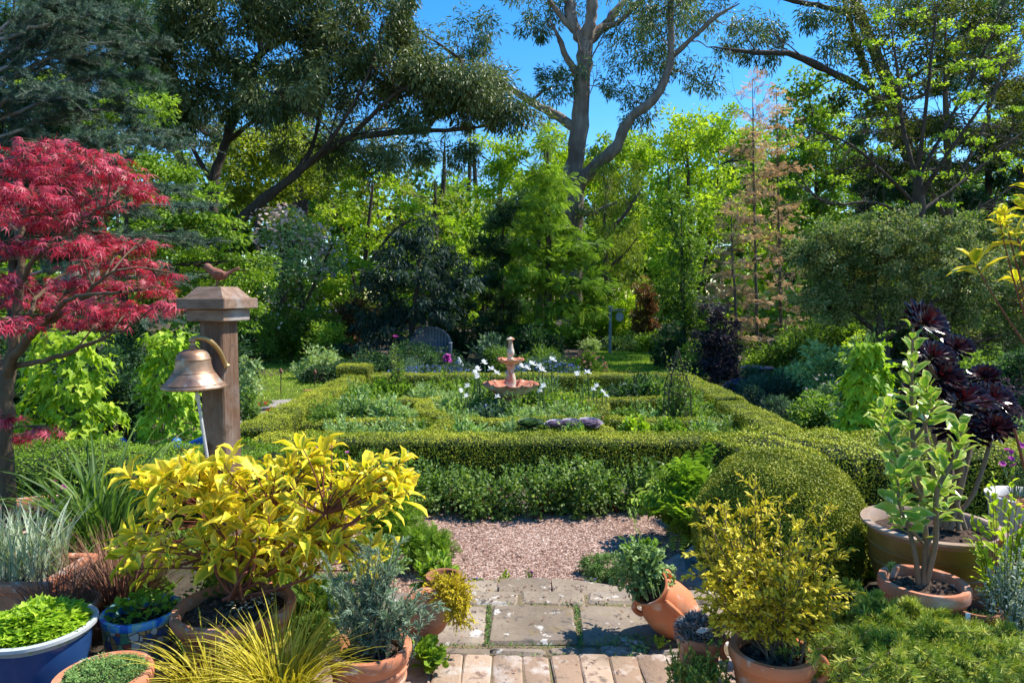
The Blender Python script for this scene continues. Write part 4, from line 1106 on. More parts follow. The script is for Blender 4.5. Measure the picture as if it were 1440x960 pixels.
def mound(name, label, cat, px, top, wpx, Y, mat, tm='quad', L=.06, W=.03, z0=0.0, cs=.12, k=1.6, lai=1.5, group=None, depth=.9, droop=.0, flower=None, stem='twig', nst=14, yz=None, up=.6, flat=.8, **kw):
    """low mass of foliage down to the ground"""
    rng = RNG(); pt = P(px, top, Y); h = max(.06, pt[2] - z0); w = S(wpx, Y)
    t = thing(name, label, cat, (pt[0], Y, z0), group)
    c = (pt[0], Y, z0 + h * .45); rr = (w / 2 * .9, w / 2 * depth * .9, h * .52)
    ml, ms = MB(), MB()
    ell = [(c, rr)]
    if w > h * 1.6 or w > .8:
        for _ in range(3):
            f = rng.uniform(.55, .9); ell.append(((c[0] + rng.uniform(-.35, .35) * w, c[1] + rng.uniform(-.3, .3) * w, z0 + h * f * .5), (w * .25, w * .25, h * f * .5)))
    C = clumps(ml, rng, ell, tm, L, W, cs, k, lai, droop, flat, up=up, **kw)
    C = C[rng.choice(len(C), min(nst, len(C)), replace=False)]
    P0 = np.stack([pt[0] + rng.normal(0, w * .05, len(C)), Y + rng.normal(0, w * .05, len(C)), np.full(len(C), z0)], -1)
    tubes(ms, np.stack([P0, (P0 * .5 + C * .5) + [0, 0, .1 * h], C], 1), np.array([[.02, .013, .005]]) * max(.25, min(1.5, w)), 5)
    ms.build('stems', M[stem], t); ml.build('foliage', M[mat], t)
    if flower:
        fm, fn, fs = flower[:3]; mf = MB()
        q = rsph(rng, fn); q[:, 2] = np.abs(q[:, 2]) * 1.0; q[:, 1] = -np.abs(q[:, 1]) * .8 + .2 * q[:, 1]
        p = np.array(c) + q * np.array(rr) * 1.05
        flowers(mf, rng, p, fs, petals=4); o = mf.build('flowers', M[fm], t)
        o['kind'] = 'stuff'
    return t


def tree(name, label, cat, Y, trunk, ells, mat, bark, tm='lance', L=.2, W=.05, cs=.5, k=1.2, lai=1.0, droop=.5, flat=.8, limbs=(), group=None, auto=1.0, ntw=70, twr=.012, yr=None, kz=14, up=.5, parts=None, base_z=0.0, ydj=.5, twigs=10, **kw):
    """trunk/limbs: lists of (px, py, width_px[, dy]); ells: (px, py, rx_px, ry_px[, dy[, weight]])"""
    rng = RNG()
    def conv(l):
        o = []
        for q in l:
            Yq = Y + (q[3] if len(q) > 3 else 0); p = P(q[0], q[1], Yq); o.append((*p, S(q[2], Yq) / 2))
        return o
    tp = conv(trunk)
    if tp[0][2] > base_z - .05:
        tp = [(tp[0][0] - (tp[1][0] - tp[0][0]) * .15, tp[0][1], base_z - .06, tp[0][3] * 1.25)] + tp
    t = thing(name, label, cat, (tp[0][0], tp[0][1], base_z), group)
    mt = MB(); sk = []
    for i, l in enumerate([tp] + [conv(l) for l in limbs]):
        l = list(l); l[-1] = (*l[-1][:3], l[-1][3] * (.35 if l[-1][3] < S(6.2, Y) else 1))
        s = spline(l, max(kz, len(l) * 4)); s[:, 3] = np.maximum(s[:, 3], .006)
        s[1:-1, :3] += rng.normal(0, 1, (len(s) - 2, 3)) * s[1:-1, 3:4] * .10
        tubes(mt, s[:, :3], s[:, 3] * (1 + .08 * rng.normal(size=len(s))), sides=12 if s[:, 3].max() > .1 else 8); sk.append(s)
    for i, s in enumerate(sk):
        m_ = twigs if i else twigs // 2
        if not m_: continue
        k_ = rng.integers(int(len(s) * (.55 if i == 0 else .3)), len(s), m_)
        a0 = s[k_, :3]; tg_ = nrm(np.gradient(s[:, :3], axis=0))[k_]; ln = np.linalg.norm(np.diff(s[:, :3], axis=0), axis=1).sum() * rng.uniform(.08, .24, (m_, 1))
        dd_ = nrm(tg_ * .6 + rng.normal(0, .7, (m_, 3)) + [0, 0, .15]); b0 = a0 + dd_ * ln; mid_ = (a0 + b0) / 2 + rng.normal(0, .14, (m_, 3)) * ln
        t6 = np.linspace(0, 1, 6)[None, :, None]; pth_ = (1 - t6) ** 2 * a0[:, None] + 2 * t6 * (1 - t6) * mid_[:, None] + t6 ** 2 * b0[:, None]
        r_0 = np.minimum(s[k_, 3] * .45, .008 + ln[:, 0] * .012)
        tubes(mt, pth_, r_0[:, None] * np.linspace(1, .25, 6)[None], 5)
        c0_ = pth_[:, 2:5].reshape(-1, 3); n3 = len(c0_); e0_ = c0_ + nrm(rng.normal(0, 1, (n3, 3)) + np.repeat(dd_, 3, 0)) * np.repeat(ln, 3, 0) * rng.uniform(.2, .5, (n3, 1))
        tubes(mt, np.stack([c0_, (c0_ + e0_) / 2 + rng.normal(0, .02, (n3, 3)), e0_], 1), np.repeat(r_0, 3)[:, None] * np.array([[.4, .28, .15]]), 4)
    sk = np.concatenate(sk)
    E = []
    for e in ells:
        dy = e[4] if len(e) > 4 and e[4] is not None else rng.normal(0, ydj) * S(e[2], Y)
        c = P(e[0], e[1], Y + dy); rx, rz = S(e[2], Y), S(e[3], Y)
        E.append((c, (rx, yr if yr else (rx + rz) / 2, rz), e[5] if len(e) > 5 else 1.0))
    ml = MB(); ci = []
    for e in E:
        C = clumps(ml, rng, [e], tm, L, W, cs, k, lai, droop, flat, up=up, **kw)
        if auto:
            c = np.array(e[0]); dd = np.linalg.norm(sk[:, :3] - c, axis=1) + 1.2 * np.maximum(0, sk[:, 2] - c[2]) - 2 * sk[:, 3]
            a = sk[np.argmin(dd)]; dist = np.linalg.norm(c - a[:3])
            r0 = min(a[3] * .7, max(.012, dist * .016 * auto))
            m = (a[:3] + c) / 2 + rng.normal(0, .10, 3) * dist + [0, 0, -.06 * dist]
            tt = np.linspace(0, 1, 9)[:, None]; path = (1 - tt) ** 2 * a[:3] + 2 * tt * (1 - tt) * m + tt ** 2 * c
            path[1:-1] += rng.normal(0, .015 * dist, (7, 3))
            tubes(mt, path, np.linspace(r0, max(.006, r0 * .4), 9), sides=7)
            nn = min(ntw, len(C)); S_ = C[rng.choice(len(C), nn, replace=False)]
            st = path[rng.integers(3, 9, nn)]
            mm = (st + S_) / 2 + rng.normal(0, .12, (nn, 3)) * np.linalg.norm(S_ - st, axis=1, keepdims=True)
            t4 = np.linspace(0, 1, 5)[None, :, None]
            pth = (1 - t4) ** 2 * st[:, None] + 2 * t4 * (1 - t4) * mm[:, None] + t4 ** 2 * S_[:, None]
            tubes(mt, pth, np.array([[1, .8, .6, .45, .25]]) * min(twr * 1.6, r0 * .5), sides=4)
    mt.build('trunk', M[bark], t, smooth=True); ml.build('crown', M[mat], t)
    return t


# ------------------------------------------------------------------ far things
# the wood that closes the view, reads as one mass
rng = RNG(); mb = MB(); E = []
for i in range(46):
    px = -520 + i * 54 + rng.normal(0, 15); Y = rng.uniform(46, 60); top = rng.uniform(210, 290) if 600 < px < 1000 else rng.uniform(110, 250)
    c = P(px, (top + 470) / 2, Y); h = P(px, top, Y)[2]
    E.append(((c[0], Y, h / 2), (S(55, Y), 3.0, h / 2 + .3)))
clumps(mb, rng, E, 'quad', .5, .3, 1.1, 2.2, 1.3, .2, maxn=110000)
ug = []
for i in range(26):
    px = rng.uniform(1060, 1900) if i % 2 else rng.uniform(-500, 340); Y = rng.uniform(17, 25); c = P(px, rng.uniform(360, 420), Y)
    ug.append(((c[0], Y, c[2] * .5), (S(60, Y), 1.0, c[2] * .52)))
for i in range(70):
    px = -560 + i * 36 + rng.normal(0, 12); Y = rng.uniform(29, 42); top = rng.uniform(262, 340) if 560 < px < 1000 else rng.uniform(270, 380)
    c = P(px, top, Y); ug.append(((c[0], Y, c[2] * .5), (S(38, Y), 1.2, c[2] * .52)))
mu = MB(); clumps(mu, rng, ug, 'quad', .26, .15, .6, 1.7, 1.2, .2, maxn=80000)
ms = MB()
for e in E:
    for _ in range(2):
        x = e[0][0] + rng.normal(0, 1.2); y = e[0][1] - 2; tubes(ms, spline([(x, y, 0), (x + rng.normal(0, .3), y, 4), (x + rng.normal(0, .8), y, 9)], 8), np.linspace(.22, .08, 8), 6)
w = thing('far_woodland', None, None, (0, 52, 0)); tag(w, kind='stuff')
mb.build('leaves', M['leaf_mid'], w); mu.build('undergrowth', M['leaf_fresh'], w); ms.build('trunks', M['bark_dark'], w)

GE = 'tall gum trees towering over the garden'
EK = dict(mat='leaf_gum', tm='lance', L=.19, W=.045, cs=.44, droop=.75, lai=.85, k=1.1, up=.3, flat=1.0)
tree('gum_tree', 'huge pale-limbed gum tree rising behind the fountain against open sky', 'tree', 26,
     [(806, 500, 33), (803, 360, 30), (808, 250, 28), (814, 180, 24), (820, 110, 22), (823, 60, 21)],
     [(770, 22, 38, 36), (745, 45, 26, 20), (795, 108, 30, 16), (782, 112, 22, 20), (905, 85, 44, 38), (935, 50, 40, 45), (880, 140, 38, 22), (1000, 20, 50, 26), (1012, 72, 28, 18), (900, 20, 40, 30), (960, 100, 22, 30), (860, 120, 26, 30), (900, 160, 28, 16), (985, 110, 34, 20), (930, 20, 50, 40), (1035, 40, 30, 22),
      (668, 48, 36, 28), (650, 70, 30, 14), (690, 40, 22, 22), (840, -30, 70, 40), (740, -30, 60, 30), (780, 130, 24, 10), (960, -10, 40, 30), (870, 55, 20, 20)],
     bark='bark_gum', limbs=[[(812, 262, 20), (838, 232, 17, -.3), (866, 208, 16, -.6), (884, 170, 14, -.8), (920, 138, 12.5, -1), (938, 105, 11, -1), (945, 60, 9.5, -1), (943, 10, 8.5, -1), (950, -40, 7, -1)],
                             [(940, 85, 8, -1), (965, 62, 7, -1.2), (1005, 25, 6, -1.4), (1040, 5, 4, -1.5)],
                             [(812, 182, 16), (785, 164, 13, .4), (755, 148, 11, .7), (722, 128, 9, 1), (690, 112, 6, 1.2)], [(722, 128, 6, 1), (690, 110, 5, 1.1), (664, 85, 4, 1.2), (668, 50, 3, 1.2)],
                             [(745, 145, 5, .7), (765, 128, 4, .7), (795, 118, 3, .6)],
                             [(822, 62, 16), (806, 35, 15, .3), (800, 0, 14, .5), (790, -45, 12, .6)], [(824, 58, 18), (832, 20, 16, -.2), (833, -40, 14, -.4)],
                             [(826, 62, 14), (848, 38, 12, .4), (868, 14, 10, .6), (890, -10, 9, .7)], [(848, 38, 8, .3), (872, 30, 7, .1), (900, 0, 6, 0), (925, -25, 5, 0)],
                             [(815, 110, 10), (796, 78, 8, -.4), (785, 52, 6, -.6), (772, 28, 5, -.7)], [(806, 44, 9, .3), (780, 12, 7, .3), (765, -10, 6, .3)],
                             [(806, 290, 12), (830, 300, 10, -.6), (868, 284, 8, -1)], [(806, 330, 9), (835, 345, 7, -.8), (870, 330, 5, -1.2)]], group=GE, **EK)
tree('gum_tree', 'spreading gum with dark limbs arching over the pale flowering tree', 'tree', 20,
     [(300, 345, 17), (318, 328, 16), (360, 290, 14), (410, 250, 12), (450, 218, 11), (490, 196, 9.5), (560, 186, 8), (640, 182, 6), (700, 176, 3)],
     [(345, 30, 90, 42), (430, 35, 80, 45), (520, 25, 60, 40), (330, 90, 80, 40), (450, 100, 80, 45), (540, 95, 60, 50), (600, 130, 55, 38), (660, 140, 55, 36), (720, 150, 40, 28), (585, 95, 45, 30), (640, 105, 50, 25), (500, 150, 60, 28), (400, 150, 60, 30), (240, 60, 70, 50), (230, 110, 50, 40),
      (560, 50, 40, 30), (330, -20, 120, 30), (480, -20, 100, 25), (590, 160, 40, 18), (400, 5, 70, 30), (480, 60, 60, 36), (270, 20, 60, 40), (560, 15, 40, 24), (200, 90, 50, 50), (690, 130, 50, 26), (300, 140, 50, 30), (600, 110, 60, 40, None, 1.3), (660, 120, 60, 36, None, 1.3), (725, 165, 46, 22), (560, 80, 50, 40), (450, 205, 60, 28), (540, 215, 60, 22), (620, 212, 50, 16), (250, 150, 60, 40), (390, 130, 60, 36)],
     bark='bark_dark', limbs=[[(306, 330, 13, .2), (300, 260, 13, .6), (318, 200, 12, .9), (335, 150, 11, 1.1), (345, 115, 10, 1.2), (368, 75, 9, 1.2), (410, 50, 8, 1), (450, 25, 7, .8), (460, -20, 6, .6)], [(300, 260, 8, .6), (262, 190, 6, .9), (240, 120, 5, 1.2), (215, 40, 4, 1.4)], [(430, 234, 7), (470, 190, 5, -.5), (520, 100, 4, -.8), (540, 20, 3, -1)], [(318, 200, 7, .9), (380, 150, 5, .5), (430, 90, 4, .2), (500, 50, 3, 0)],
                              [(345, 115, 9, 1.2), (320, 90, 7, 1.4), (290, 60, 6, 1.5), (270, 20, 5, 1.6)], [(368, 75, 9, 1.2), (362, 40, 8, 1.4), (350, 0, 6, 1.5)],
                              [(490, 196, 8), (520, 165, 6, -.4), (560, 130, 5, -.7), (600, 110, 4, -1)], [(560, 186, 6), (610, 168, 5, .4), (660, 150, 4, .7)],
                              [(600, 184, 5, 0), (650, 100, 4, .3), (628, 70, 4, .3), (590, 45, 3, .3)], [(660, 130, 4, .4), (672, 85, 3, .4), (690, 70, 2, .4)], [(410, 250, 8), (440, 205, 6, .5), (450, 160, 5, .8), (470, 110, 4, 1)]], group=GE,
     **{**EK, 'mat': 'leaf_euc', 'lai': 1.55, 'L': .16, 'k': 1.3, 'twigs': 16})
tree('gum_tree', 'pair of straight grey gum trunks rising behind the blue cedar', 'tree', 24,
     [(100, 420, 30), (110, 250, 26), (108, 130, 24), (104, 60, 22), (100, -40, 20)],
     [(60, -10, 60, 30), (150, 0, 60, 26), (120, 40, 40, 26), (210, 10, 50, 30), (30, 40, 60, 30)], bark='bark_grey', limbs=[[(120, 420, 26, .8), (140, 250, 22, .9), (150, 140, 20, 1), (172, 60, 18, 1), (195, -30, 16, 1)]], group=GE, **EK)
tree('gum_tree', 'dark twin-stemmed gum leaning behind the bare maple on the sky line', 'tree', 24,
     [(1300, 400, 19), (1292, 300, 18), (1272, 200, 17), (1250, 120, 15), (1222, 50, 13), (1195, -20, 12), (1180, -70, 10)],
     [(1180, 55, 26, 26), (1165, 75, 18, 22), (1320, 30, 70, 50), (1400, 60, 70, 60), (1260, 10, 60, 30), (1090, 45, 34, 26), (1060, 62, 26, 14), (1075, 80, 22, 10), (1140, 20, 22, 14), (1180, 10, 40, 20), (1430, 10, 60, 40)],
     bark='bark_dark', limbs=[[(1262, 210, 11, .5), (1225, 120, 9, .6), (1205, 60, 8, .6), (1180, -20, 7, .6)], [(1255, 150, 10), (1210, 122, 8, -.4), (1160, 98, 10, -.8), (1110, 76, 8, -1), (1060, 74, 6, -1.2), (1000, 66, 4, -1.4)],
                              [(1195, 20, 8, .4), (1150, 8, 7, .2), (1110, 0, 6, 0), (1070, -15, 5, 0)]], group=GE, **EK)
for i, (px, top, lean, lab) in enumerate(((652, 175, 8, 'slender far gum with drooping grey leaves in the sky gap'), (678, 190, -10, 'thin far gum stem beside the bright lime tree'), (618, 200, 6, 'thin far gum showing blue sky through its drooping leaves'), (700, 215, 4, 'shortest far gum sapling behind the dark spruce'))):
    tree('gum_tree', lab, 'tree', 40 + i, [(px, 470, 9), (px + lean * .3, 330, 8), (px + lean, 250, 6), (px + lean * 1.2, top, 4)],
         [(px - 8, top + 15, 22, 14), (px + 18, top + 40, 22, 12), (px - 16, top + 62, 20, 12), (px + 8, top + 95, 18, 14), (px - 4, top + 130, 18, 10)], bark='bark_dark', group='slender gums far behind the garden', ntw=20, **{**EK, 'lai': .5, 'L': .3, 'W': .06})
# further tall crowns that close the left and right edges of the view
tree('gum_tree', 'shadowy broad gum crown filling the space behind the bare limbs', 'tree', 32, [(400, 460, 26), (420, 300, 22), (440, 200, 16)],
     [(380, 190, 80, 50), (470, 190, 70, 40), (290, 200, 60, 60), (540, 230, 50, 40), (420, 120, 80, 40), (240, 150, 60, 60), (560, 215, 40, 30)], bark='bark_dark', group=GE, **{**EK, 'lai': .8, 'L': .28, 'W': .07, 'mat': 'leaf_euc'})

# --- mid distance trees
TK = dict(cs=.42, k=1.3, lai=1.25)
tree('olive_green_tree', 'sunlit olive-green tree behind the pale pink flowering tree', 'tree', 23, [(400, 460, 14), (398, 330, 10), (400, 240, 6)],
     [(345, 215, 50, 40), (400, 200, 50, 45), (440, 240, 40, 40), (370, 265, 60, 40), (420, 290, 50, 40), (330, 280, 40, 40)], 'leaf_olive', 'bark_dark', tm='quad', L=.15, W=.075, droop=.3, **TK)
tree('lime_maple', 'yellow-green leaved tree with bare gaps between the flowering tree and dark shrub', 'tree', 21, [(500, 470, 8), (512, 380, 7), (520, 300, 5), (525, 260, 4)],
     [(500, 260, 40, 18), (545, 250, 44, 20), (470, 300, 36, 20), (520, 300, 50, 20), (580, 290, 36, 20), (620, 305, 40, 22), (640, 335, 30, 26), (490, 345, 46, 24), (545, 340, 40, 20), (600, 330, 40, 20), (515, 385, 44, 22), (470, 390, 30, 20), (645, 370, 22, 20), (495, 425, 40, 22)],
     'leaf_lime2', 'bark_dark', tm='lobed', L=.13, W=.12, droop=.4, flat=.5, limbs=[[(505, 430, 5, .3), (488, 350, 4, .4), (470, 290, 3, .5)], [(512, 380, 5, -.3), (560, 320, 4, -.4), (620, 300, 3, -.5)]], cs=.36, k=1.15, lai=.9)
tree('lime_tree', 'bright lime-green tree lit up behind the big gum trunk', 'tree', 28, [(760, 460, 12), (755, 330, 9), (750, 240, 6)],
     [(720, 215, 36, 28), (765, 205, 44, 26), (700, 250, 34, 28), (750, 255, 50, 34), (800, 235, 30, 36), (720, 300, 44, 34), (780, 300, 50, 40), (690, 200, 20, 22), (840, 215, 34, 26), (880, 215, 36, 30), (860, 250, 50, 30), (905, 235, 30, 30)], 'leaf_lime2', 'bark_dark', tm='quad', L=.17, W=.09, **TK)
tree('feathery_conifer', 'tall fresh-green feathery conifer with tiered sprays in front of the gum trunk', 'tree', 19, [(771, 500, 11), (771, 350, 8), (770, 240, 5), (771, 192, 2)],
     [(771, 205, 10, 16, 0), (768, 235, 26, 12, 0), (775, 262, 38, 12, 0), (762, 290, 48, 12, 0), (780, 318, 56, 12, 0), (765, 345, 62, 12, 0), (782, 372, 66, 12, 0), (768, 400, 72, 12, 0), (780, 428, 64, 12, 0), (768, 455, 60, 14, 0), (812, 350, 36, 14, -.2), (822, 395, 38, 14, -.2), (815, 435, 40, 14, -.2), (735, 380, 30, 14, 0)],
     'leaf_fresh', 'bark_dark', tm='frond', L=.24, W=.16, cs=.30, k=2.0, lai=1.0, droop=.35, flat=.35, up=1.2, yr=1.0)
tree('dark_spruce', 'narrow dark spruce standing in front of the lime tree', 'tree', 20, [(706, 500, 8), (706, 400, 6), (708, 290, 3)],
     [(712, 285, 24, 16, 0), (705, 310, 32, 20, 0), (716, 340, 26, 22, 0), (694, 350, 28, 24, 0), (704, 390, 36, 26, 0), (700, 430, 38, 26, 0), (705, 465, 40, 20, 0)], 'leaf_dark', 'bark_dark', tm='tuft6', L=.14, W=.14, cs=.26, k=1.5, lai=1.1, droop=.3, flat=.6)
tree('blue_green_shrub', 'large dark blue-green shrub with drooping cut leaves beside the bench', 'shrub', 17.5, [(575, 500, 9), (585, 420, 7), (590, 350, 5)],
     [(595, 330, 40, 26), (560, 355, 44, 28), (630, 360, 38, 26), (590, 385, 56, 28), (545, 400, 40, 30), (640, 395, 36, 20), (560, 440, 60, 34), (520, 445, 40, 40), (610, 430, 50, 30), (530, 480, 50, 26), (650, 400, 28, 14)], 'leaf_bluedark', 'bark_dark', tm='lance', L=.16, W=.045, cs=.28, k=1.3, lai=1.25, droop=.8, flat=.7)
tree('flowering_crabapple', 'pale pink flowering tree in front of the leaning gum limb', 'tree', 18.5, [(430, 470, 7), (425, 420, 6), (420, 360, 4)],
     [(400, 320, 36, 22), (440, 340, 34, 24), (385, 350, 30, 24), (420, 370, 50, 26), (460, 370, 30, 22), (400, 400, 40, 22)], 'leaf_grey', 'bark_dark', tm='quad', L=.10, W=.05, cs=.3, k=1.2, lai=.9, droop=.1,
     limbs=[[(428, 440, 4, .2), (400, 380, 3, .4), (390, 320, 2, .5)], [(428, 430, 4, -.3), (455, 370, 3, -.4), (470, 340, 2, -.5)]])
ft2 = [o for o in bpy.data.objects if o.name == 'flowering_crabapple'][0]
mb = MB(); rng = RNG(); pp = []
for (px, py, rx, ry) in ((380, 305, 26, 12), (400, 300, 26, 12), (440, 325, 26, 12), (455, 345, 26, 12), (420, 350, 40, 16), (375, 335, 20, 14), (465, 365, 24, 12), (395, 375, 30, 12), (450, 385, 20, 8)):
    n = 55; q = rsph(rng, n); pp.append(P(px, py, 18.0) + q * [S(rx, 18), .5, S(ry, 18)])
flowers(mb, rng, np.concatenate(pp), .10, petals=5); o = mb.build('blossom', M['petal_pale'], ft2); o['kind'] = 'stuff'
tree('weeping_shrub', 'tan twiggy weeping tree right beside the gum trunk', 'tree', 25, [(850, 480, 9), (852, 380, 8), (850, 300, 6)],
     [(860, 250, 44, 26), (890, 270, 40, 34), (850, 300, 44, 36), (895, 320, 36, 40), (860, 350, 50, 36), (845, 225, 30, 22), (890, 385, 36, 26)], 'leaf_olive', 'twig', tm='lance', L=.16, W=.028, cs=.42, k=1.3, lai=.5, droop=1.3, ntw=120, twr=.02,
     limbs=[[(852, 330, 6, -.4), (880, 300, 5, -.7), (900, 268, 3, -.9)], [(850, 380, 5, -.5), (875, 360, 4, -.8), (900, 330, 3, -1)]])
tree('lime_tree', 'airy lime-green tree with slim stems left of the pink-tiered trees', 'tree', 20.5, [(975, 500, 7), (972, 380, 6), (968, 260, 5), (965, 180, 3)],
     [(970, 170, 30, 26), (945, 200, 34, 28), (1000, 195, 30, 30), (960, 240, 40, 30), (1005, 240, 34, 30), (930, 260, 30, 34), (975, 290, 40, 30), (930, 320, 34, 40), (1010, 290, 26, 40), (940, 380, 36, 40), (985, 350, 36, 40)], 'leaf_lime2', 'bark_dark', tm='quad', L=.12, W=.07, cs=.32, k=1.25, lai=1.0, droop=.1,
     limbs=[[(978, 430, 5, .4), (1005, 300, 4, .6), (1012, 190, 2, .7)], [(970, 400, 4, -.4), (945, 300, 3, -.6), (938, 220, 2, -.7)]])
tree('columnar_tree', 'dense mid-green columnar tree below the airy lime tree', 'tree', 18, [(962, 500, 8), (960, 400, 6), (958, 300, 4)],
     [(958, 300, 18, 30, 0), (962, 345, 26, 30, 0), (958, 395, 36, 34, 0), (972, 440, 40, 34, 0), (955, 470, 34, 30, 0)], 'leaf_mid', 'bark_dark', tm='quad', L=.10, W=.055, cs=.24, k=1.5, lai=1.3, droop=.2)
PK = dict(tm='frond', L=.15, W=.11, cs=.16, k=1.05, lai=.55, droop=.12, flat=.16, up=2.0)
for i, (px, top, wd, Y, lab) in enumerate(((1060, 112, 34, 15.0, 'tallest pink-leaved tree with thin stem and flat tiers of leaves'), (1094, 128, 32, 15.6, 'second pink-leaved tree with flat tiers, touching the green oak'), (1030, 280, 40, 14.5, 'shorter pink-tiered sapling leaning beside the dark purple shrub'))):
    ns = int((505 - top) / 17); es = []
    rg2 = np.random.default_rng(900 + i)
    for j in range(ns):
        y = top + 4 + (505 - top) * j / ns * .97; f = min(1, .3 + j / 5)
        es.append((px + rg2.normal(0, 9), y + rg2.normal(0, 4), wd * f * rg2.uniform(.6, 1.1), 6, rg2.normal(0, .2)))
    tree('pink_tiered_tree', lab, 'tree', Y, [(px + 6, 515, 5), (px + 3, 400, 4), (px, 250 if top < 200 else 380, 3), (px - 2, top, 1.5)], es, 'leaf_pinkish', 'twig', yr=.55, ntw=10, auto=.6, group='slim pink-leaved trees in the right border', **PK)
tree('lime_tree', 'wide sunlit lime-green tree behind the airy one, closing the view under the gum', 'tree', 33, [(985, 470, 14), (985, 330, 11), (985, 210, 6)],
     [(900, 215, 50, 30), (950, 195, 50, 34), (1010, 190, 50, 36), (1060, 215, 50, 40), (890, 290, 60, 44), (960, 270, 60, 50), (1040, 290, 60, 50), (1100, 270, 50, 50), (940, 350, 70, 44), (1030, 370, 70, 44)], 'leaf_lime2', 'bark_dark', tm='quad', L=.17, W=.10, cs=.5, k=1.3, lai=1.1, droop=.3)
tree('olive_green_tree', 'broad yellow-green tree filling the low sky left of the dark spruce', 'tree', 34, [(610, 470, 14), (612, 330, 10), (612, 260, 5)],
     [(560, 265, 40, 24), (610, 285, 50, 30), (660, 300, 44, 30), (540, 320, 50, 40), (600, 345, 60, 44), (670, 360, 50, 44), (730, 330, 40, 44), (500, 280, 40, 30)], 'leaf_olive', 'bark_dark', tm='quad', L=.17, W=.10, cs=.5, k=1.25, lai=1.0, droop=.3)
tree('oak_tree', 'rounded deep green oak crown behind the pink-tiered trees', 'tree', 27, [(1150, 480, 16), (1150, 350, 13), (1148, 240, 9)],
     [(1135, 130, 40, 26), (1175, 160, 46, 34), (1120, 170, 44, 34), (1150, 210, 60, 40), (1110, 240, 44, 40), (1190, 240, 44, 44), (1140, 290, 60, 44), (1200, 300, 40, 40)], 'leaf_fresh', 'bark_dark', tm='lobed', L=.14, W=.11, cs=.42, k=1.35, lai=1.25)
tree('bare_maple', 'twiggy upswept maple with small yellow-green leaf tufts', 'tree', 14.5, [(1292, 440, 19), (1290, 340, 17), (1292, 270, 14), (1290, 235, 12)],
     [*[(1100 + 360 * u1 * 1.0, 300 - 300 * u2 * (.35 + .65 * u1), 20, 6) for u1, u2 in np.random.default_rng(5).random((34, 2))], (1240, 20, 30, 8), (1290, 20, 26, 9), (1340, 35, 26, 10), (1400, 40, 36, 10), (1270, 60, 24, 7), (1350, 70, 20, 7), (1310, 100, 30, 8), (1380, 95, 34, 10), (1230, 110, 26, 8), (1430, 80, 20, 12), (1305, 115, 22, 9), (1360, 140, 28, 8), (1420, 150, 26, 8), (1240, 170, 30, 8), (1190, 185, 26, 8), (1130, 200, 22, 8), (1330, 190, 16, 6), (1220, 60, 16, 6), (1160, 240, 20, 7), (1250, 255, 20, 8), (1420, 230, 24, 8), (1380, 200, 24, 8), (1200, 220, 24, 7), (1100, 260, 18, 6)], 'leaf_lime', 'bark_dark', tm='lobed', L=.06, W=.055, cs=.12, k=1.0, lai=.6, droop=.3, flat=.5, ntw=60, auto=.6, twr=.008, ydj=1.2, twigs=26,
     limbs=[[(1292, 280, 6.8), (1330, 220, 5.0, -.5), (1380, 150, 3.7, -.8), (1430, 90, 2.5, -1)], [(1290, 260, 6.8), (1270, 180, 5.6, .3), (1262, 100, 3.7, .5), (1250, 20, 2.5, .6)], [(1290, 240, 6.2), (1300, 170, 5.0, -.2), (1310, 80, 3.7, -.4), (1320, -10, 2.5, -.5)],
            [(1290, 290, 5.6), (1240, 240, 4.3, -.4), (1190, 200, 3.1, -.6), (1130, 180, 1.9, -.8)], [(1292, 250, 5.6), (1340, 160, 4.3, .3), (1390, 60, 3.1, .4), (1420, -20, 1.9, .5)], [(1292, 300, 5.6), (1360, 250, 4.3, .5), (1420, 200, 3.1, .7), (1490, 150, 2.5, .8)],
            [(1290, 310, 4.3), (1230, 285, 3.7, -.8), (1160, 285, 2.5, -1.2), (1110, 230, 1.9, -1.4)], [(1292, 330, 4.3), (1380, 290, 3.1, -.5), (1460, 240, 2.5, -.8)]])
tree('dark_conifer', 'tall dark conifer mass standing behind the bare maple', 'tree', 21, [(1390, 480, 12.4), (1390, 300, 9.3), (1390, 60, 3.7)],
     [(1390, 30, 24.8, 40, 0), (1350, 110, 37.2, 40, 0), (1430, 110, 37.2, 40, 0), (1320, 180, 37.2, 40, 0), (1400, 190, 43.4, 40, 0), (1460, 190, 37.2, 50, 0), (1330, 250, 43.4, 40, 0), (1420, 260, 43.4, 40, 0), (1280, 280, 31.0, 50, 0), (1370, 320, 55.8, 50, 0), (1460, 320, 43.4, 50, 0)], 'leaf_dark', 'bark_dark', tm='tuft6', L=.2, W=.2, cs=.42, k=1.3, lai=1.1, droop=.6, flat=.5)
tree('dark_conifer', 'dark conifer shadowing the gap between oak and bare maple', 'tree', 22, [(1225, 480, 9.9), (1225, 330, 7.4), (1225, 210, 3.7)],
     [(1225, 200, 21.1, 40, 0), (1215, 260, 31.0, 40, 0), (1240, 310, 37.2, 40, 0), (1190, 350, 37.2, 40, 0), (1130, 380, 31.0, 40, 0), (1260, 380, 37.2, 50, 0)], 'leaf_dark', 'bark_dark', tm='tuft6', L=.2, W=.2, cs=.42, k=1.3, lai=1.1, droop=.6, flat=.5)
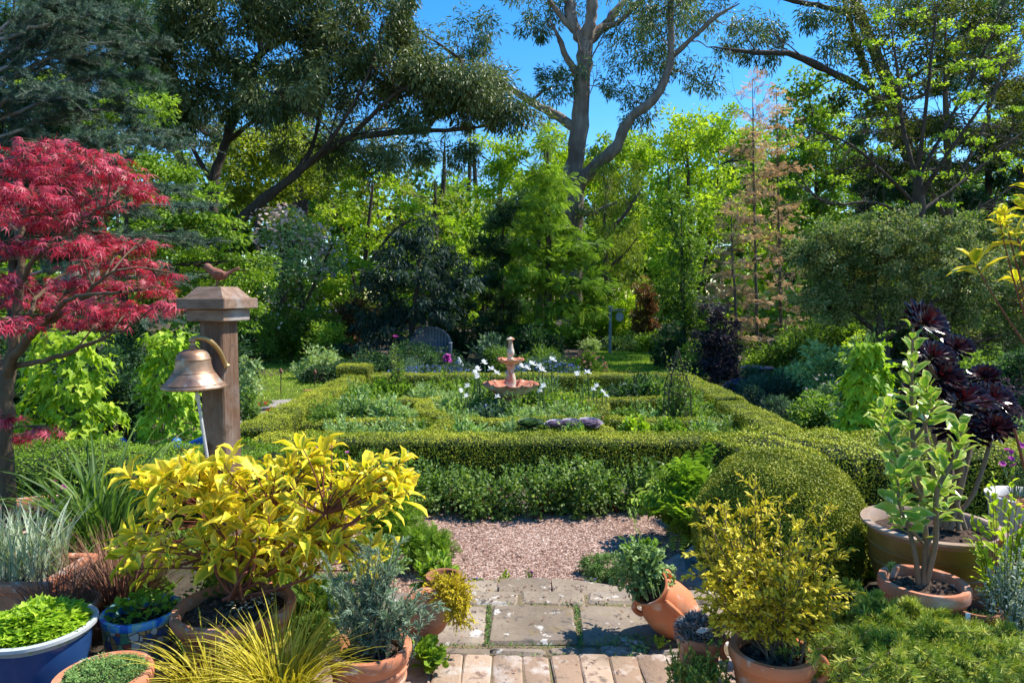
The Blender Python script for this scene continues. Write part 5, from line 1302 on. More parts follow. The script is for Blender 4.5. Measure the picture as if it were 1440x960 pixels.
tree('twiggy_tree', 'tall olive-leaved tree with fine twigs filling the sky behind the bare maple', 'tree', 18.5, [(1340, 460, 12), (1335, 300, 10), (1330, 150, 7), (1330, 0, 3)],
     [(1230, 40, 50, 36), (1290, 20, 50, 36), (1350, 40, 50, 40), (1410, 30, 50, 40), (1250, 100, 50, 36), (1310, 90, 50, 40), (1380, 110, 50, 40), (1440, 110, 50, 50), (1220, 160, 44, 36), (1280, 170, 50, 40), (1350, 180, 50, 40), (1420, 190, 50, 40), (1260, 230, 50, 36), (1200, 10, 30, 26), (1180, 130, 30, 24), (1330, 240, 50, 36), (1200, 230, 40, 36)],
     'leaf_olivedark', 'twig', tm='quad', L=.10, W=.05, cs=.34, k=1.25, lai=.8, droop=.3, ntw=90, twr=.012, limbs=[[(1335, 320, 7, .3), (1280, 200, 5, .5), (1240, 60, 3, .7)], [(1335, 280, 6, -.3), (1390, 160, 4, -.5), (1420, 40, 3, -.6)]])
# big dome shrub over the right border
tree('spreading_shrub', 'big domed shrub of small olive leaves with a russet flush over the right border', 'shrub', 11.5, [(1245, 520, 16), (1240, 470, 13), (1230, 420, 9)],
     [(1170, 340, 60, 34), (1240, 325, 60, 30), (1310, 325, 56, 34), (1380, 335, 60, 34), (1440, 350, 50, 40), (1150, 395, 50, 36), (1215, 385, 70, 40), (1300, 385, 70, 44), (1390, 400, 70, 46), (1460, 420, 50, 60), (1130, 350, 30, 34), (1340, 440, 60, 36), (1420, 470, 60, 36), (1210, 430, 60, 30), (1160, 430, 44, 30), (1270, 360, 70, 40), (1190, 370, 60, 40), (1350, 380, 70, 44), (1280, 430, 60, 30)], 'leaf_russet', 'bark_dark', tm='quad', L=.055, W=.026, cs=.15, k=1.5, lai=1.25, droop=.25, ntw=90, twr=.006, var=.7, maxn=20000,
     limbs=[[(1240, 480, 9), (1290, 440, 7, -.3), (1350, 400, 5, -.4)], [(1236, 470, 8), (1190, 430, 6, .3), (1150, 380, 4, .4)]])

tree('dark_conifer', 'dark conifer crown rising behind the blue cedar at the left edge', 'tree', 17, [(20, 480, 16), (20, 250, 12), (20, 0, 7)],
     [(-20, 20, 70, 50, 0), (60, 30, 70, 50, 0), (20, 100, 90, 50, 0), (-40, 160, 90, 60, 0), (70, 170, 80, 50, 0), (130, 100, 60, 50, 0), (10, 250, 110, 60, 0), (110, 240, 80, 50, 0), (160, 30, 60, 40, 0), (60, 330, 120, 60, 0), (190, 150, 50, 50, 0)], 'leaf_dark', 'bark_dark', tm='tuft6', L=.14, W=.14, cs=.36, k=1.3, lai=1.0, droop=.4, flat=.5)
# --- the blue cedar and its neighbours at the left
C1 = dict(tm='tuft6', cs=.20, k=1.4, lai=.7, flat=.22, up=1.2)
rng = RNG(); Yc = 11.5
t = thing('blue_cedar', 'blue-grey cedar with layered boughs behind the red maple', 'tree', (*P(-40, 520, Yc)[:2], 0)); mt, ml, ms = MB(), MB(), MB()
s = spline([(*P(a, b, Yc), S(w, Yc) / 2) for a, b, w in ((-40, 580, 42), (-34, 300, 34), (-24, 100, 26), (-14, -80, 16))], 24); tubes(mt, s[:, :3], s[:, 3] * (1 + .05 * rng.normal(size=24)), 12)
for (px, py, rx) in ((60, 40, 90), (40, 90, 100), (110, 75, 80), (150, 110, 70), (60, 135, 110), (20, 170, 110), (120, 160, 70), (70, 200, 100), (30, 240, 110), (110, 230, 60), (170, 60, 60), (40, 10, 80), (200, 190, 50), (225, 205, 40), (180, 260, 70), (230, 290, 60), (250, 330, 50), (190, 330, 80), (120, 300, 90), (0, 320, 100), (100, 370, 100), (200, 390, 70), (20, 400, 100), (150, 440, 80), (90, 15, 70), (0, 60, 80), (10, 120, 90), (140, 200, 70), (60, 280, 100), (150, 20, 50)):
    dy = rng.uniform(-1.4, 1.4); E_ = P(px + rx, py + rng.uniform(-6, 14), Yc + dy); zt = P(0, py + 45, Yc)[2]; x0 = np.interp(zt, s[:, 2], s[:, 0]); S0 = np.array([x0, Yc, zt])
    mid = S0 * .45 + E_ * .55 + [0, 0, .22]; br = spline([S0, mid, E_], 20); br[1:-1] += rng.normal(0, .02, (18, 3)); tubes(mt, br, np.linspace(.032, .006, 20), 7)
    m_ = 54; tt = rng.uniform(.03, 1, m_) ** .8; ix = np.clip((tt * 19).astype(int), 0, 18); A = br[ix] + (br[ix + 1] - br[ix]) * rng.random((m_, 1)); tg = nrm(br[ix + 1] - br[ix]); lat = nrm(np.cross(tg, [0, 0, 1.])) * rng.choice([-1, 1], m_)[:, None]
    ln = rng.uniform(.3, .85, (m_, 1)) * (1.15 - .55 * tt[:, None]); B = A + (tg * rng.uniform(.5, 1, (m_, 1)) + lat * rng.uniform(.4, .95, (m_, 1)) + np.stack([0 * tt, 0 * tt, rng.normal(-.04, .16, m_)], -1)) * ln
    leafy(ml, ms, rng, A, B, (0, 0, .05), 15, 'tuft6', .07, .07, ang=.75, t0=.05, r=.006, K=4, up=.6)
    k_ = rng.choice(m_, 22); C_ = (A[k_] + B[k_]) / 2; D_ = C_ + (nrm(B[k_] - A[k_]) * .7 - lat[k_] * .6) * ln[k_] * .5 - [0, 0, .03]; leafy(ml, ms, rng, C_, D_, (0, 0, .02), 9, 'tuft6', .06, .06, ang=.75, t0=.05, r=.004, K=4, up=.6)
mt.build('trunk', M['bark_grey'], t, smooth=True); ms.build('branchlets', M['bark_grey'], t); ml.build('crown', M['leaf_cedar'], t)
tree('light_green_tree', 'bright green small-leaved tree showing through below the cedar boughs', 'tree', 15.5, [(170, 480, 12), (175, 380, 9), (180, 250, 6)],
     [(170, 150, 50, 16), (200, 140, 40, 14), (130, 180, 50, 18), (70, 110, 40, 16), (200, 165, 40, 14), (220, 240, 60, 30), (270, 280, 60, 40), (240, 330, 70, 40), (310, 330, 50, 40), (150, 250, 50, 30), (300, 380, 60, 40), (350, 380, 40, 40), (240, 400, 70, 40), (330, 430, 50, 30)], 'leaf_fresh', 'bark_dark', tm='quad', L=.10, W=.055, cs=.28, k=1.2, lai=1.05, droop=.3, flat=.5)

# ------------------------------------------------------------------ shrubs and borders beyond the hedges
U = 'shrubs under the far trees'
for a in (
    # name, label, px, top, width px, Y, material, template, L, W, kwargs
    ('lime_shrub', 'round bright green bush glowing at the edge of the left lawn', 462, 443, 74, 17, 'leaf_fresh', 'quad', .07, .04, {}),
    ('pale_shrub', 'dark shrub with greyish pink young leaves behind the bright round bush', 420, 405, 130, 18.5, 'leaf_mid', 'quad', .09, .05, dict(flower=('petal_pale', 110, .08))),
    ('red_shrub', 'low dusky red shrub under the pink flowering tree', 490, 400, 80, 19.5, 'leaf_bronze', 'quad', .09, .05, {}),
    ('dark_shrub', 'dark glossy shrub at the head of the left lawn', 385, 440, 130, 20, 'leaf_dark', 'quad', .1, .05, {}),
    ('dark_shrub', 'dark evergreen bush right beside the bench end', 650, 420, 70, 19, 'leaf_dark', 'quad', .1, .05, {}),
    ('dark_shrub', 'deep shaded bush below the feathery conifer trunk', 745, 455, 110, 18, 'leaf_dark', 'quad', .1, .05, {}),
    ('dark_shrub', 'broad shaded bush between feathery conifer and sign post', 815, 440, 90, 24.5, 'leaf_mid', 'quad', .1, .05, {}),
    ('pale_green_shrub', 'pale blue-green tuft of leaves behind the fountain finial', 690, 470, 60, 16, 'leaf_blue', 'lance', .12, .04, {}),
    ('lime_shrub', 'loose sunlit lime shrub behind the hanging sign', 872, 395, 70, 24, 'leaf_lime2', 'quad', .1, .06, {}),
    ('bronze_tree', 'thin reddish bronze sapling right of the hanging sign', 906, 378, 34, 23, 'leaf_bronze', 'quad', .09, .05, {}),
    ('silver_shrub', 'low silvery shrub at the foot of the sign post', 880, 470, 60, 22.5, 'leaf_grey', 'quad', .08, .03, {}),
    ('pale_shrub', 'low pale green shrub left of the sign post foot', 838, 472, 44, 22.5, 'leaf_silverplant', 'quad', .09, .05, {}),
    ('green_shrub', 'light green leafy shrub at the right end of the far lawn', 918, 465, 50, 22, 'leaf_fresh', 'quad', .09, .05, {}),
    ('dark_shrub', 'dark bush closing the right corner of the far lawn', 945, 450, 50, 17, 'leaf_dark', 'quad', .08, .04, {}),
    ('smoke_bush', 'dark purple-leaved bush in front of the pink-tiered trees', 1008, 415, 70, 13.5, 'leaf_purple', 'quad', .06, .045, {}),
    ('green_shrub', 'fresh green strappy clump between columnar tree and smoke bush', 978, 475, 46, 14.5, 'leaf_fresh', 'lance', .14, .03, {}),
    ('green_shrub', 'mid green bush behind the bird bath', 1060, 470, 90, 14.5, 'leaf_mid', 'quad', .07, .04, {}),
    ('green_shrub', 'shaded green bush under the domed shrub branches', 1120, 455, 90, 14, 'leaf_mid', 'quad', .07, .04, {}),
    ('lime_shrub', 'small lime spirea glowing under the domed shrub', 1200, 450, 44, 13, 'leaf_lime2', 'quad', .05, .03, {}),
    ('silver_leaved_plant', 'silvery variegated leafy clump in the right border', 1150, 488, 110, 11.2, 'leaf_silverplant', 'oval', .075, .04, {}),
    ('silver_leaved_plant', 'grey-green leafy clump right of the silvery variegated one', 1218, 482, 90, 10.4, 'leaf_grey', 'oval', .07, .04, {}),
    ('blue_catmint', 'low cushion of blue-grey catmint around the bird bath', 1092, 518, 120, 11.2, 'leaf_blue', 'lance', .055, .016, {}),
    ('purple_groundcover', 'low purple-flowered groundcover beside the hedge', 1042, 532, 60, 11.6, 'leaf_blue', 'quad', .04, .02, dict(flower=('petal_purple', 260, .04))),
    ('teal_shrub', 'dense blue-green cushion shrub next to the right hedge', 1100, 552, 52, 9.6, 'leaf_blue', 'quad', .035, .016, {}),
    ('border_plant', 'leafy green border plant with white-edged leaves by the path edge', 1152, 546, 90, 9.0, 'leaf_mid', 'oval', .055, .03, {}),
    ('border_plant', 'dark leafy border plant in front of the hop pillar', 1195, 556, 70, 8.2, 'leaf_dark', 'oval', .06, .034, {}),
    ('border_plant', 'lavender-tinged wispy plant between catmint and silvery clumps', 1160, 525, 60, 10.2, 'leaf_grey', 'lance', .06, .012, dict(flower=('petal_pale', 40, .04))),
    ('dark_shrub', 'black-leaved low shrub behind the aeonium rosettes', 1408, 525, 110, 7.2, 'leaf_purple', 'quad', .05, .025, {}),
    ('grey_shrub', 'soft grey-green shrub behind the hedge at the far right', 1430, 575, 70, 6.6, 'leaf_grey', 'quad', .04, .02, {}),
    ('dark_shrub', 'shadowy green shrub between dome shrub and black-leaved shrub', 1330, 470, 120, 9.8, 'leaf_mid', 'quad', .06, .03, {}),
    ('dark_shrub', 'dim green shrub filling the gap under the left boughs of the dome shrub', 1175, 425, 110, 15.5, 'leaf_mid', 'quad', .08, .04, {}),
    ('dark_shrub', 'dim green shrub behind the trunk of the dome shrub', 1260, 420, 120, 15.0, 'leaf_dark', 'quad', .08, .04, {}),
    ('dark_shrub', 'dim green shrub between dome shrub trunk and frame edge', 1350, 425, 120, 15.0, 'leaf_mid', 'quad', .08, .04, {}),
    ('dark_shrub', 'deep green shrub at the frame edge under the dome shrub', 1440, 470, 90, 9.0, 'leaf_dark', 'quad', .06, .03, {}),
    ('dark_shrub', 'shadowy evergreen between golden hop shrub and hop pillar', 165, 470, 130, 8.0, 'leaf_dark', 'quad', .05, .03, {}),
    ('dark_shrub', 'dark evergreen behind the golden hop shrub', 60, 470, 160, 8.6, 'leaf_dark', 'quad', .06, .03, {}),
    ('dark_shrub', 'tall dark evergreen filling the gap above the golden hop shrub', 140, 425, 170, 10.5, 'leaf_dark', 'quad', .07, .035, {}),
    ('dark_shrub', 'dark evergreen bush behind the bell and hop pillar', 300, 430, 110, 11.5, 'leaf_dark', 'quad', .07, .035, {}),
    ('variegated_shrub', 'light variegated bush edging the left lawn beside the post', 350, 488, 34, 9.4, 'leaf_silverplant', 'quad', .05, .03, {}),
    ('green_shrub', 'small green clump at the lawn edge below the variegated bush', 352, 545, 40, 8.9, 'leaf_mid', 'lance', .09, .02, {}),
    ('green_shrub', 'leafy green clump by the lawn corner near the raised hedge block', 450, 490, 74, 15.0, 'leaf_silverplant', 'quad', .08, .045, {}),
    ('dark_shrub', 'low dark hedge-like bush beside the left lawn', 470, 505, 90, 14.4, 'leaf_dark', 'quad', .06, .035, {}),
    ('dark_shrub', 'low dark planting in front of the bench', 575, 478, 130, 15.6, 'leaf_dark', 'quad', .07, .04, {}),
    ('forget_me_not', 'blue haze of tiny forget-me-not flowers behind the far hedge', 605, 513, 150, 13.6, 'leaf_blue', 'quad', .05, .02, dict(flower=('petal_blue', 330, .035))),
    ('forget_me_not', 'second blue drift of small flowers behind the irises', 770, 508, 130, 13.6, 'leaf_blue', 'quad', .05, .02, dict(flower=('petal_blue', 260, .035))),
    ('dark_shrub', 'dim fern-green planting behind the fountain bowl', 735, 490, 120, 15.2, 'leaf_mid', 'lance', .1, .025, {}),
    ('pink_perennial', 'dusty pink flowering perennial beside the far lawn', 828, 493, 56, 13.8, 'leaf_fresh', 'quad', .05, .025, dict(flower=('petal_rust', 70, .05))),
    ('dark_shrub', 'dark clump between the far lawn and iron obelisk', 965, 500, 50, 13.4, 'leaf_dark', 'quad', .06, .03, {}),
):
    nm, lab, px, top, w_, Y, mt, tm, L, W, kw = a
    cs_ = max(.07, min(.26, S(w_, Y) * .16))
    mound(nm, lab, 'shrub', px, top, w_, Y, mt, tm, L, W, cs=cs_, group=None, **kw)

# red primroses beside the path
for i, (px, py, fm, lab) in enumerate(((372, 574, 'petal_red', 'small red primrose beside the flagstones'), (383, 583, 'petal_red', 'second red primrose, nearer the bell post'), (360, 590, 'petal_rust', 'orange primrose at the foot of the lawn border'))):
    c = G(px, py); bush('primrose', lab, 'flower', px, py - 10, 16, c[1], 'leaf_fresh', 'oval', .06, .03, ns=14, nper=5, t0=.3, flower=(fm, 9, .05))

# ------------------------------------------------------------------ knot garden beds
BED = 'leafy plants filling the knot garden beds'
for a in (
    ('comfrey', 'broad grey-green leafy clump in the bed beside the lawn hedge', 500, 556, 90, 9.0, 'leaf_grey', 'oval', .10, .045, {}),
    ('comfrey', 'grey-green leafy clump touching the ring hedge on its left', 548, 562, 80, 8.9, 'leaf_silverplant', 'oval', .10, .045, {}),
    ('herb_clump', 'small green clump in the bed pocket nearest the lawn hedge', 455, 572, 60, 8.3, 'leaf_mid', 'oval', .07, .035, {}),
    ('herb_clump', 'pale leafy clump behind the magenta flowers', 480, 588, 90, 7.55, 'leaf_silverplant', 'oval', .075, .035, {}),
    ('herb_clump', 'greyish leafy clump near the shadowed soil pocket', 545, 590, 76, 7.55, 'leaf_grey', 'oval', .075, .035, {}),
    ('thyme_mound', 'fine soft twiggy mound at the bed corner by the lawn', 474, 533, 70, 11.0, 'leaf_grey', 'quad', .04, .014, {}),
    ('herb_clump', 'fresh green clump under the tall pink rose', 545, 535, 90, 10.9, 'leaf_fresh', 'oval', .09, .045, {}),
    ('herb_clump', 'grey leafy strip along the thin cross hedge', 600, 545, 70, 10.6, 'leaf_silverplant', 'oval', .09, .04, {}),
    ('herb_clump', 'lime clump beneath the magenta rose', 640, 548, 60, 10.9, 'leaf_fresh', 'oval', .07, .035, {}),
    ('hellebore', 'large dark leafy bush filling the bed in front of the far hedge', 905, 530, 110, 10.8, 'leaf_dark', 'oval', .13, .05, {}),
    ('hellebore', 'darker lower leafy bush beside the iron obelisk', 960, 548, 70, 9.4, 'leaf_mid', 'oval', .12, .05, {}),
    ('herb_clump', 'low leafy green clump right of the ring hedge', 880, 578, 60, 8.75, 'leaf_mid', 'oval', .08, .045, {}),
    ('lettuce', 'lime leafy rosettes beside the long hedge', 893, 592, 50, 7.7, 'leaf_lime2', 'oval', .12, .06, {}),
    ('herb_clump', 'green clump behind the right end of the long hedge', 940, 590, 60, 7.6, 'leaf_fresh', 'oval', .08, .04, {}),
    ('white_perennial', 'white-flowered perennial in front of the stepped hedge', 975, 568, 44, 9.3, 'leaf_fresh', 'oval', .08, .04, dict(flower=('petal_white', 10, .07))),
    ('herb_clump', 'pale clump against the inside of the long hedge right part', 990, 590, 50, 7.65, 'leaf_silverplant', 'oval', .07, .035, {}),
    ('herb_clump', 'small lime bush behind the irises right of the fountain', 810, 552, 50, 10.2, 'leaf_lime2', 'quad', .05, .03, {}),
):
    nm, lab, px, top, w_, Y, mt, tm, L, W, kw = a
    bush(nm, lab, 'bed plant', px, top - 7, w_ * 1.1, Y, mt, tm, L, W, ns=100, nper=12, t0=.2, jit=.5, **kw)
# planting inside the ring: several clumps
rng = RNG()
for i, (px, top, w_, Y, mt, lab, fl) in enumerate((
    (640, 555, 100, 9.6, 'leaf_silverplant', 'grey-green leafy clump left of the fountain pedestal', None), (690, 568, 80, 8.9, 'leaf_blue', 'bluish leafy clump just before the fountain pedestal', ('petal_blue', 40, .03)),
    (655, 580, 90, 8.5, 'leaf_grey', 'pale strappy clump at the near left of the ring', None), (740, 575, 90, 8.6, 'leaf_silverplant', 'pale leafy clump at the near centre of the ring', None),
    (790, 556, 100, 9.5, 'leaf_fresh', 'green clump dotted with small pink flowers right of the fountain', ('petal_rust', 40, .03)), (815, 570, 80, 9.0, 'leaf_mid', 'wispy pink-dotted clump inside the ring on the right', ('petal_rust', 46, .03)),
    (760, 545, 90, 10.2, 'leaf_mid', 'green clump behind the fountain pedestal', None), (660, 540, 80, 10.4, 'leaf_fresh', 'fresh clump behind the irises left of the fountain', None), (800, 580, 70, 8.5, 'leaf_grey', 'greyish clump at the near right of the ring', None))):
    bush('ring_plant', lab, 'bed plant', px, top - 6, w_ * 1.1, Y, mt, 'oval', .095, .036, ns=110, nper=12, t0=.15, jit=.5, flower=fl)
for px, top, w_, Y, mt, lab in ((655, 590, 90, 7.75, 'leaf_silverplant', 'pale leafy strip between ring and long hedge, left part'), (715, 592, 80, 7.7, 'leaf_grey', 'grey-leaved strip between ring and long hedge, middle')):
    bush('herb_clump', lab, 'bed plant', px, top - 5, w_, Y, mt, 'lance', .12, .035, ns=70, nper=9, t0=.1, depth=.5)
rng = RNG(); i = 0
for (x0, x1, y0, y1, nn_) in ((-2.5, -1.3, 8.5, 9.7, 10), (-2.45, -1.0, 7.25, 7.9, 7), (-2.5, -1.0, 10.2, 11.8, 12), (1.35, 2.6, 8.6, 9.7, 8), (1.25, 2.6, 7.25, 8.0, 6), (1.0, 2.6, 10.3, 11.8, 8), (-.9, .9, 10.9, 11.9, 9), (-.95, .95, 8.55, 10.4, 18), (-.6, 1.0, 7.3, 7.95, 5)):
    for _ in range(nn_):
        x = rng.uniform(x0, x1); Y = rng.uniform(y0, y1); h = rng.uniform(.34, .58) * (.8 if Y < 8 else 1); px = 720 + F * x / Y; top = 415 + F * (CAMZ - h) / Y
        bush('bed_perennial', 'loose pale green leafy perennial filling the beds between the clipped hedges', 'bed plant', px, top, F * rng.uniform(.45, .75) / Y, Y, ['leaf_silverplant', 'leaf_rose', 'leaf_fresh', 'leaf_fresh', 'leaf_rose'][i % 5], ['oval', 'oval', 'lance'][i % 3], rng.uniform(.06, .10), .034, group=BED, ns=60, nper=11, t0=.12, jit=.6, ang=1.1, lo=.5, spiky=.15)
        i += 1
for px, py, w_, mt, lab in ((782, 590, 30, 'leaf_cabbage', 'purple ornamental cabbage, smallest of the purple ones'), (803, 590, 34, 'leaf_cabbage', 'frosted purple cabbage in the middle of its row'), (828, 592, 38, 'leaf_cabbage', 'darkest purple cabbage at the hedge junction'), (745, 588, 36, 'leaf_blue', 'blue-green cabbage beside the purple ones')):
    Y = 7.75; c = P(px, py, Y); t = thing('cabbage', lab, 'cabbage', (c[0], Y, 0), 'cabbages along the long hedge'); rng = RNG(); mb = MB(); n = 46
    a = np.arange(n) * 2.4; el = np.linspace(.2, 1.35, n); d = np.stack([np.cos(a) * np.sin(el), np.sin(a) * np.sin(el), np.cos(el)], -1)
    leaves(mb, 'round', np.tile([c[0], Y, .33], (n, 1)) + d * .02, d, np.stack([-np.cos(a) * .4, -np.sin(a) * .4, np.ones(n)], -1), S(w_, Y) * .6 * np.linspace(.5, 1, n), S(w_, Y) * .5, rng.random(n)); mb.build('leaves', M[mt], t)
    mb = MB(); tubes(mb, np.array([(c[0], Y, 0), (c[0], Y, .35)]), np.array([.02, .02]), 6); mb.build('stem', M['stem_green'], t)

# standard rose and magenta rose
def rose(label, px, top, base_w, Y, fm, nf, fs, std=False):
    rng = RNG(); tp = P(px, top, Y); t = thing('rose_bush', label, 'rose', (tp[0], Y, 0)); ml, ms, mf = MB(), MB(), MB(); n = 34
    w = S(base_w, Y); P0 = np.tile([tp[0], Y, 0.], (n, 1)) + rng.normal(0, .02, (n, 3)) * [1, 1, 0]
    q = rsph(rng, n) * rng.random((n, 1)) ** .4
    tips = np.array([tp[0], Y, tp[2] * .66]) + q * [w / 2, w / 2, tp[2] * .34]
    if std: tips[:, 0] = tp[0] + (tips[:, 0] - tp[0]) * (1 - .5 * (tips[:, 2] / tp[2]) ** 2)
    tips[0] = tp
    leafy(ml, ms, rng, P0, tips, (0, 0, .08), 13, 'oval', .055, .035, ang=1.1, t0=.35, r=.006, jit=.5)
    flowers(mf, rng, np.vstack([tp[None] + rng.normal(0, fs * .35 * (nf > 3), (nf, 3)) ]), fs, petals=9, tilt=.7)
    ms.build('stems', M['twig'], t); ml.build('foliage', M['leaf_fresh'], t); mf.build('flowers', M[fm], t)
rose('tall slim rose with one pale pink bloom at its top', 556, 474, 40, 11.0, 'petal_magenta', 2, .09, True)
rose('rose bush topped with a magenta pink cluster of blooms', 630, 506, 60, 10.9, 'petal_magenta', 16, .085)
b_ = None
rng = RNG(); t = thing('climber', 'leafy climber twining up the iron obelisk', 'climber', (ox, oy, 0)); ml, ms = MB(), MB(); n = 60
P0 = np.stack([ox + rng.normal(0, .1, n), oy + rng.normal(0, .1, n), np.zeros(n)], -1); tips = np.stack([ox + rng.normal(0, .12, n), oy + rng.normal(0, .12, n), rng.uniform(.3, 1.2, n)], -1)
leafy(ml, ms, rng, P0, tips, (0, 0, .05), 18, 'oval', .065, .04, t0=.1, ang=1.2, r=.004, jit=.5); ms.build('stems', M['twig'], t); ml.build('foliage', M['leaf_mid'], t)

# white irises: one built, the rest are copies
def iris_proto():
    rng = RNG(); t = thing('iris', 'white bearded iris flowering on a tall stem around the terracotta fountain', 'iris', (0, 0, 0), 'white irises round the fountain')
    mb = MB(); tubes(mb, spline([(0, 0, 0), (.02, 0, .3), (.0, .01, .62)], 8), np.linspace(.011, .007, 8), 6); mb.build('stem', M['stem_green'], t)
    mb = MB(); n = 9; blades(mb, rng, np.stack([rng.normal(0, .03, n), rng.normal(0, .03, n), np.zeros(n)], -1), rng.uniform(0, 6.28, n), rng.uniform(.28, .5, n), .028, .08, .35); mb.build('leaves', M['leaf_blue'], t)
    mb = MB(); a = np.arange(3) * 2.094
    up = np.stack([np.cos(a) * .6, np.sin(a) * .6, .8 * np.ones(3)], -1); dn = np.stack([np.cos(a + 1.05), np.sin(a + 1.05), -.12 * np.ones(3)], -1)
    for k, (dx, dz, s) in enumerate(((0, .62, 1.0),)):
        p = np.array([dx, .01, dz]); leaves(mb, 'round', np.tile(p, (3, 1)), up, np.stack([np.cos(a), np.sin(a), np.zeros(3)], -1), .055 * s, .052 * s, [.5, .6, .7]); leaves(mb, 'round', np.tile(p, (3, 1)), dn, [[0, 0, 1.]] * 3, .056 * s, .056 * s, [.3, .5, .8])
    mb.build('flower', M['petal_white'], t)
    return t
def copytree(r, loc, rz, sc):
    c = r.copy(); bpy.context.scene.collection.objects.link(c); c.location = loc; c.rotation_euler = (0, 0, rz); c.scale = (sc, sc, sc)
    for ch in r.children:
        d = ch.copy(); bpy.context.scene.collection.objects.link(d); d.parent = c
    return c
ip = iris_proto(); rng = RNG()
for i, (px, py, Y) in enumerate(((672, 517, 10.0), (672, 528, 9.7), (691, 517, 10.1), (656, 541, 9.2), (655, 555, 8.9), (733, 513, 10.4), (749, 510, 10.3), (776, 504, 10.5), (763, 519, 9.9), (763, 541, 8.9), (811, 524, 9.8), (827, 522, 9.9), (835, 546, 9.3), (852, 555, 9.2), (700, 556, 8.7), (681, 508, 10.5), (668, 522, 9.85), (698, 523, 10.0), (742, 516, 10.2), (838, 541, 9.4), (847, 549, 9.25), (759, 548, 8.95), (648, 548, 9.0), (757, 513, 10.2))):
    p = P(px, py, Y); sc = max(.5, p[2] / .64)
    rz = rng.uniform(0, 6.28)
    if i == 0: ip.location = (p[0], Y, 0); ip.scale = (sc,) * 3; ip.rotation_euler = (0, 0, rz)
    else: copytree(ip, (p[0], Y, 0), rz, sc)

# ------------------------------------------------------------------ rose bushes along the gravel
RG = 'rose bushes lining the gravel in front of the long hedge'
for i, (px, top, w_, Y, lab, mt) in enumerate(((560, 640, 120, 6.1, 'feathery pale green bush left of the gravel', 'leaf_fresh'), (640, 652, 84, 6.05, 'first low rose bush where the gravel begins', 'leaf_mid'), (695, 648, 100, 6.0, 'rose bush before the hedge gap of bare soil', 'leaf_mid'), (755, 642, 96, 6.0, 'rose bush in line with the fountain', 'leaf_mid'),
        (815, 638, 100, 6.02, 'rose bush with taller reddish shoots right of the fountain line', 'leaf_mid'), (870, 645, 96, 6.05, 'rose bush before the brown-patched hedge face', 'leaf_mid'), (915, 650, 60, 6.1, 'last rose bush next to the big green leaves', 'leaf_mid'))):
    t = mound('rose_bush', lab, 'rose bush', px, top + 6 + 9 * (i % 3), w_ * 1.12, Y - .27, 'leaf_rose', 'oval', .036, .023, cs=.075, k=1.5, lai=1.0, flat=.9, var=.45, group=RG, stem='stem_red')
    rng = RNG(); c_ = P(px, top + 6 + 9 * (i % 3), Y - .27); n_s = 44; a_ = rng.uniform(0, 6.28, n_s); q_ = np.sqrt(rng.random(n_s)) * S(w_, Y) * .5; bs_ = np.stack([c_[0] + q_ * np.cos(a_), Y - .27 + q_ * np.sin(a_) * .8, c_[2] * (.45 + .35 * rng.random(n_s))], -1)
    e_ = bs_ + np.stack([rng.normal(0, .05, n_s), rng.normal(0, .05, n_s), rng.uniform(.06, .2, n_s)], -1); ml_, ms_ = MB(), MB(); leafy(ml_, ms_, rng, bs_, e_, (0, 0, .01), 9, 'oval', .036, .02, ang=1.1, t0=.1, r=.0022, jit=.5)
    ml_.build('young_leaves', M['leaf_rose'], t)['kind'] = 'stuff'
bush('grey_herb', 'greyish soft-leaved plant at the gravel edge among roses', 'herb', 780, 692, 46, 5.85, 'leaf_grey', 'oval', .04, .02, ns=50, nper=12)
bush('phlox', 'fine green plant with pink flowers beside the lawn hedge', 'perennial', 440, 600, 110, 6.35, 'leaf_fresh', 'lance', .05, .014, ns=110, nper=18, flower=('petal_magenta', 9, .05))
bush('green_perennial', 'bushy green perennial left of the gravel behind the yellow dogwood', 'perennial', 520, 625, 100, 6.2, 'leaf_mid', 'oval', .035, .02, ns=90, nper=18)
bush('green_perennial', 'green perennial below the left hedge corner beside the post', 'perennial', 378, 612, 90, 6.3, 'leaf_mid', 'oval', .04, .022, ns=80, nper=18)

# big fresh leaves beside the ball
bush('angelica', 'large bright green plant with broad jagged leaves beside the clipped ball', 'perennial', 980, 640, 110, 4.95, 'leaf_fresh', 'frond', .28, .30, ns=34, nper=4, t0=.55, up=1.2, jit=.4, r=.006)
bush('angelica', 'lower bright green jagged leaves hanging over the gravel edge', 'perennial', 966, 692, 60, 4.75, 'leaf_fresh', 'frond', .22, .24, ns=20, nper=4, t0=.4, up=1.2, jit=.4, r=.005)
mound('thyme_cushion', 'tight dark green thyme cushion at the edge of the lower step', 'herb', 855, 777, 66, 4.35, 'moss', 'quad', .018, .006, cs=.05, lai=1.8, nst=3)
bush('herb', 'small lime tuft growing at the gravel edge above the step', 'herb', 711, 801, 24, 4.2, 'leaf_lime2', 'quad', .022, .014, ns=24, nper=8)
bush('violet', 'tiny violet-flowered seedling at the top of the step', 'flower', 744, 797, 20, 4.22, 'leaf_mid', 'quad', .02, .012, ns=10, nper=6, flower=('petal_magenta', 3, .02))
bush('violet', 'sprig with purple flowers lying on the left of the step', 'flower', 668, 818, 26, 3.98, 'leaf_mid', 'quad', .022, .01, z0=.155, ns=16, nper=8, flower=('petal_purple', 8, .02))
bush('violet', 'sprig with purple flowers lying on the right of the step', 'flower', 828, 818, 20, 3.98, 'leaf_grey', 'quad', .02, .01, z0=.155, ns=12, nper=6, flower=('petal_purple', 6, .018))

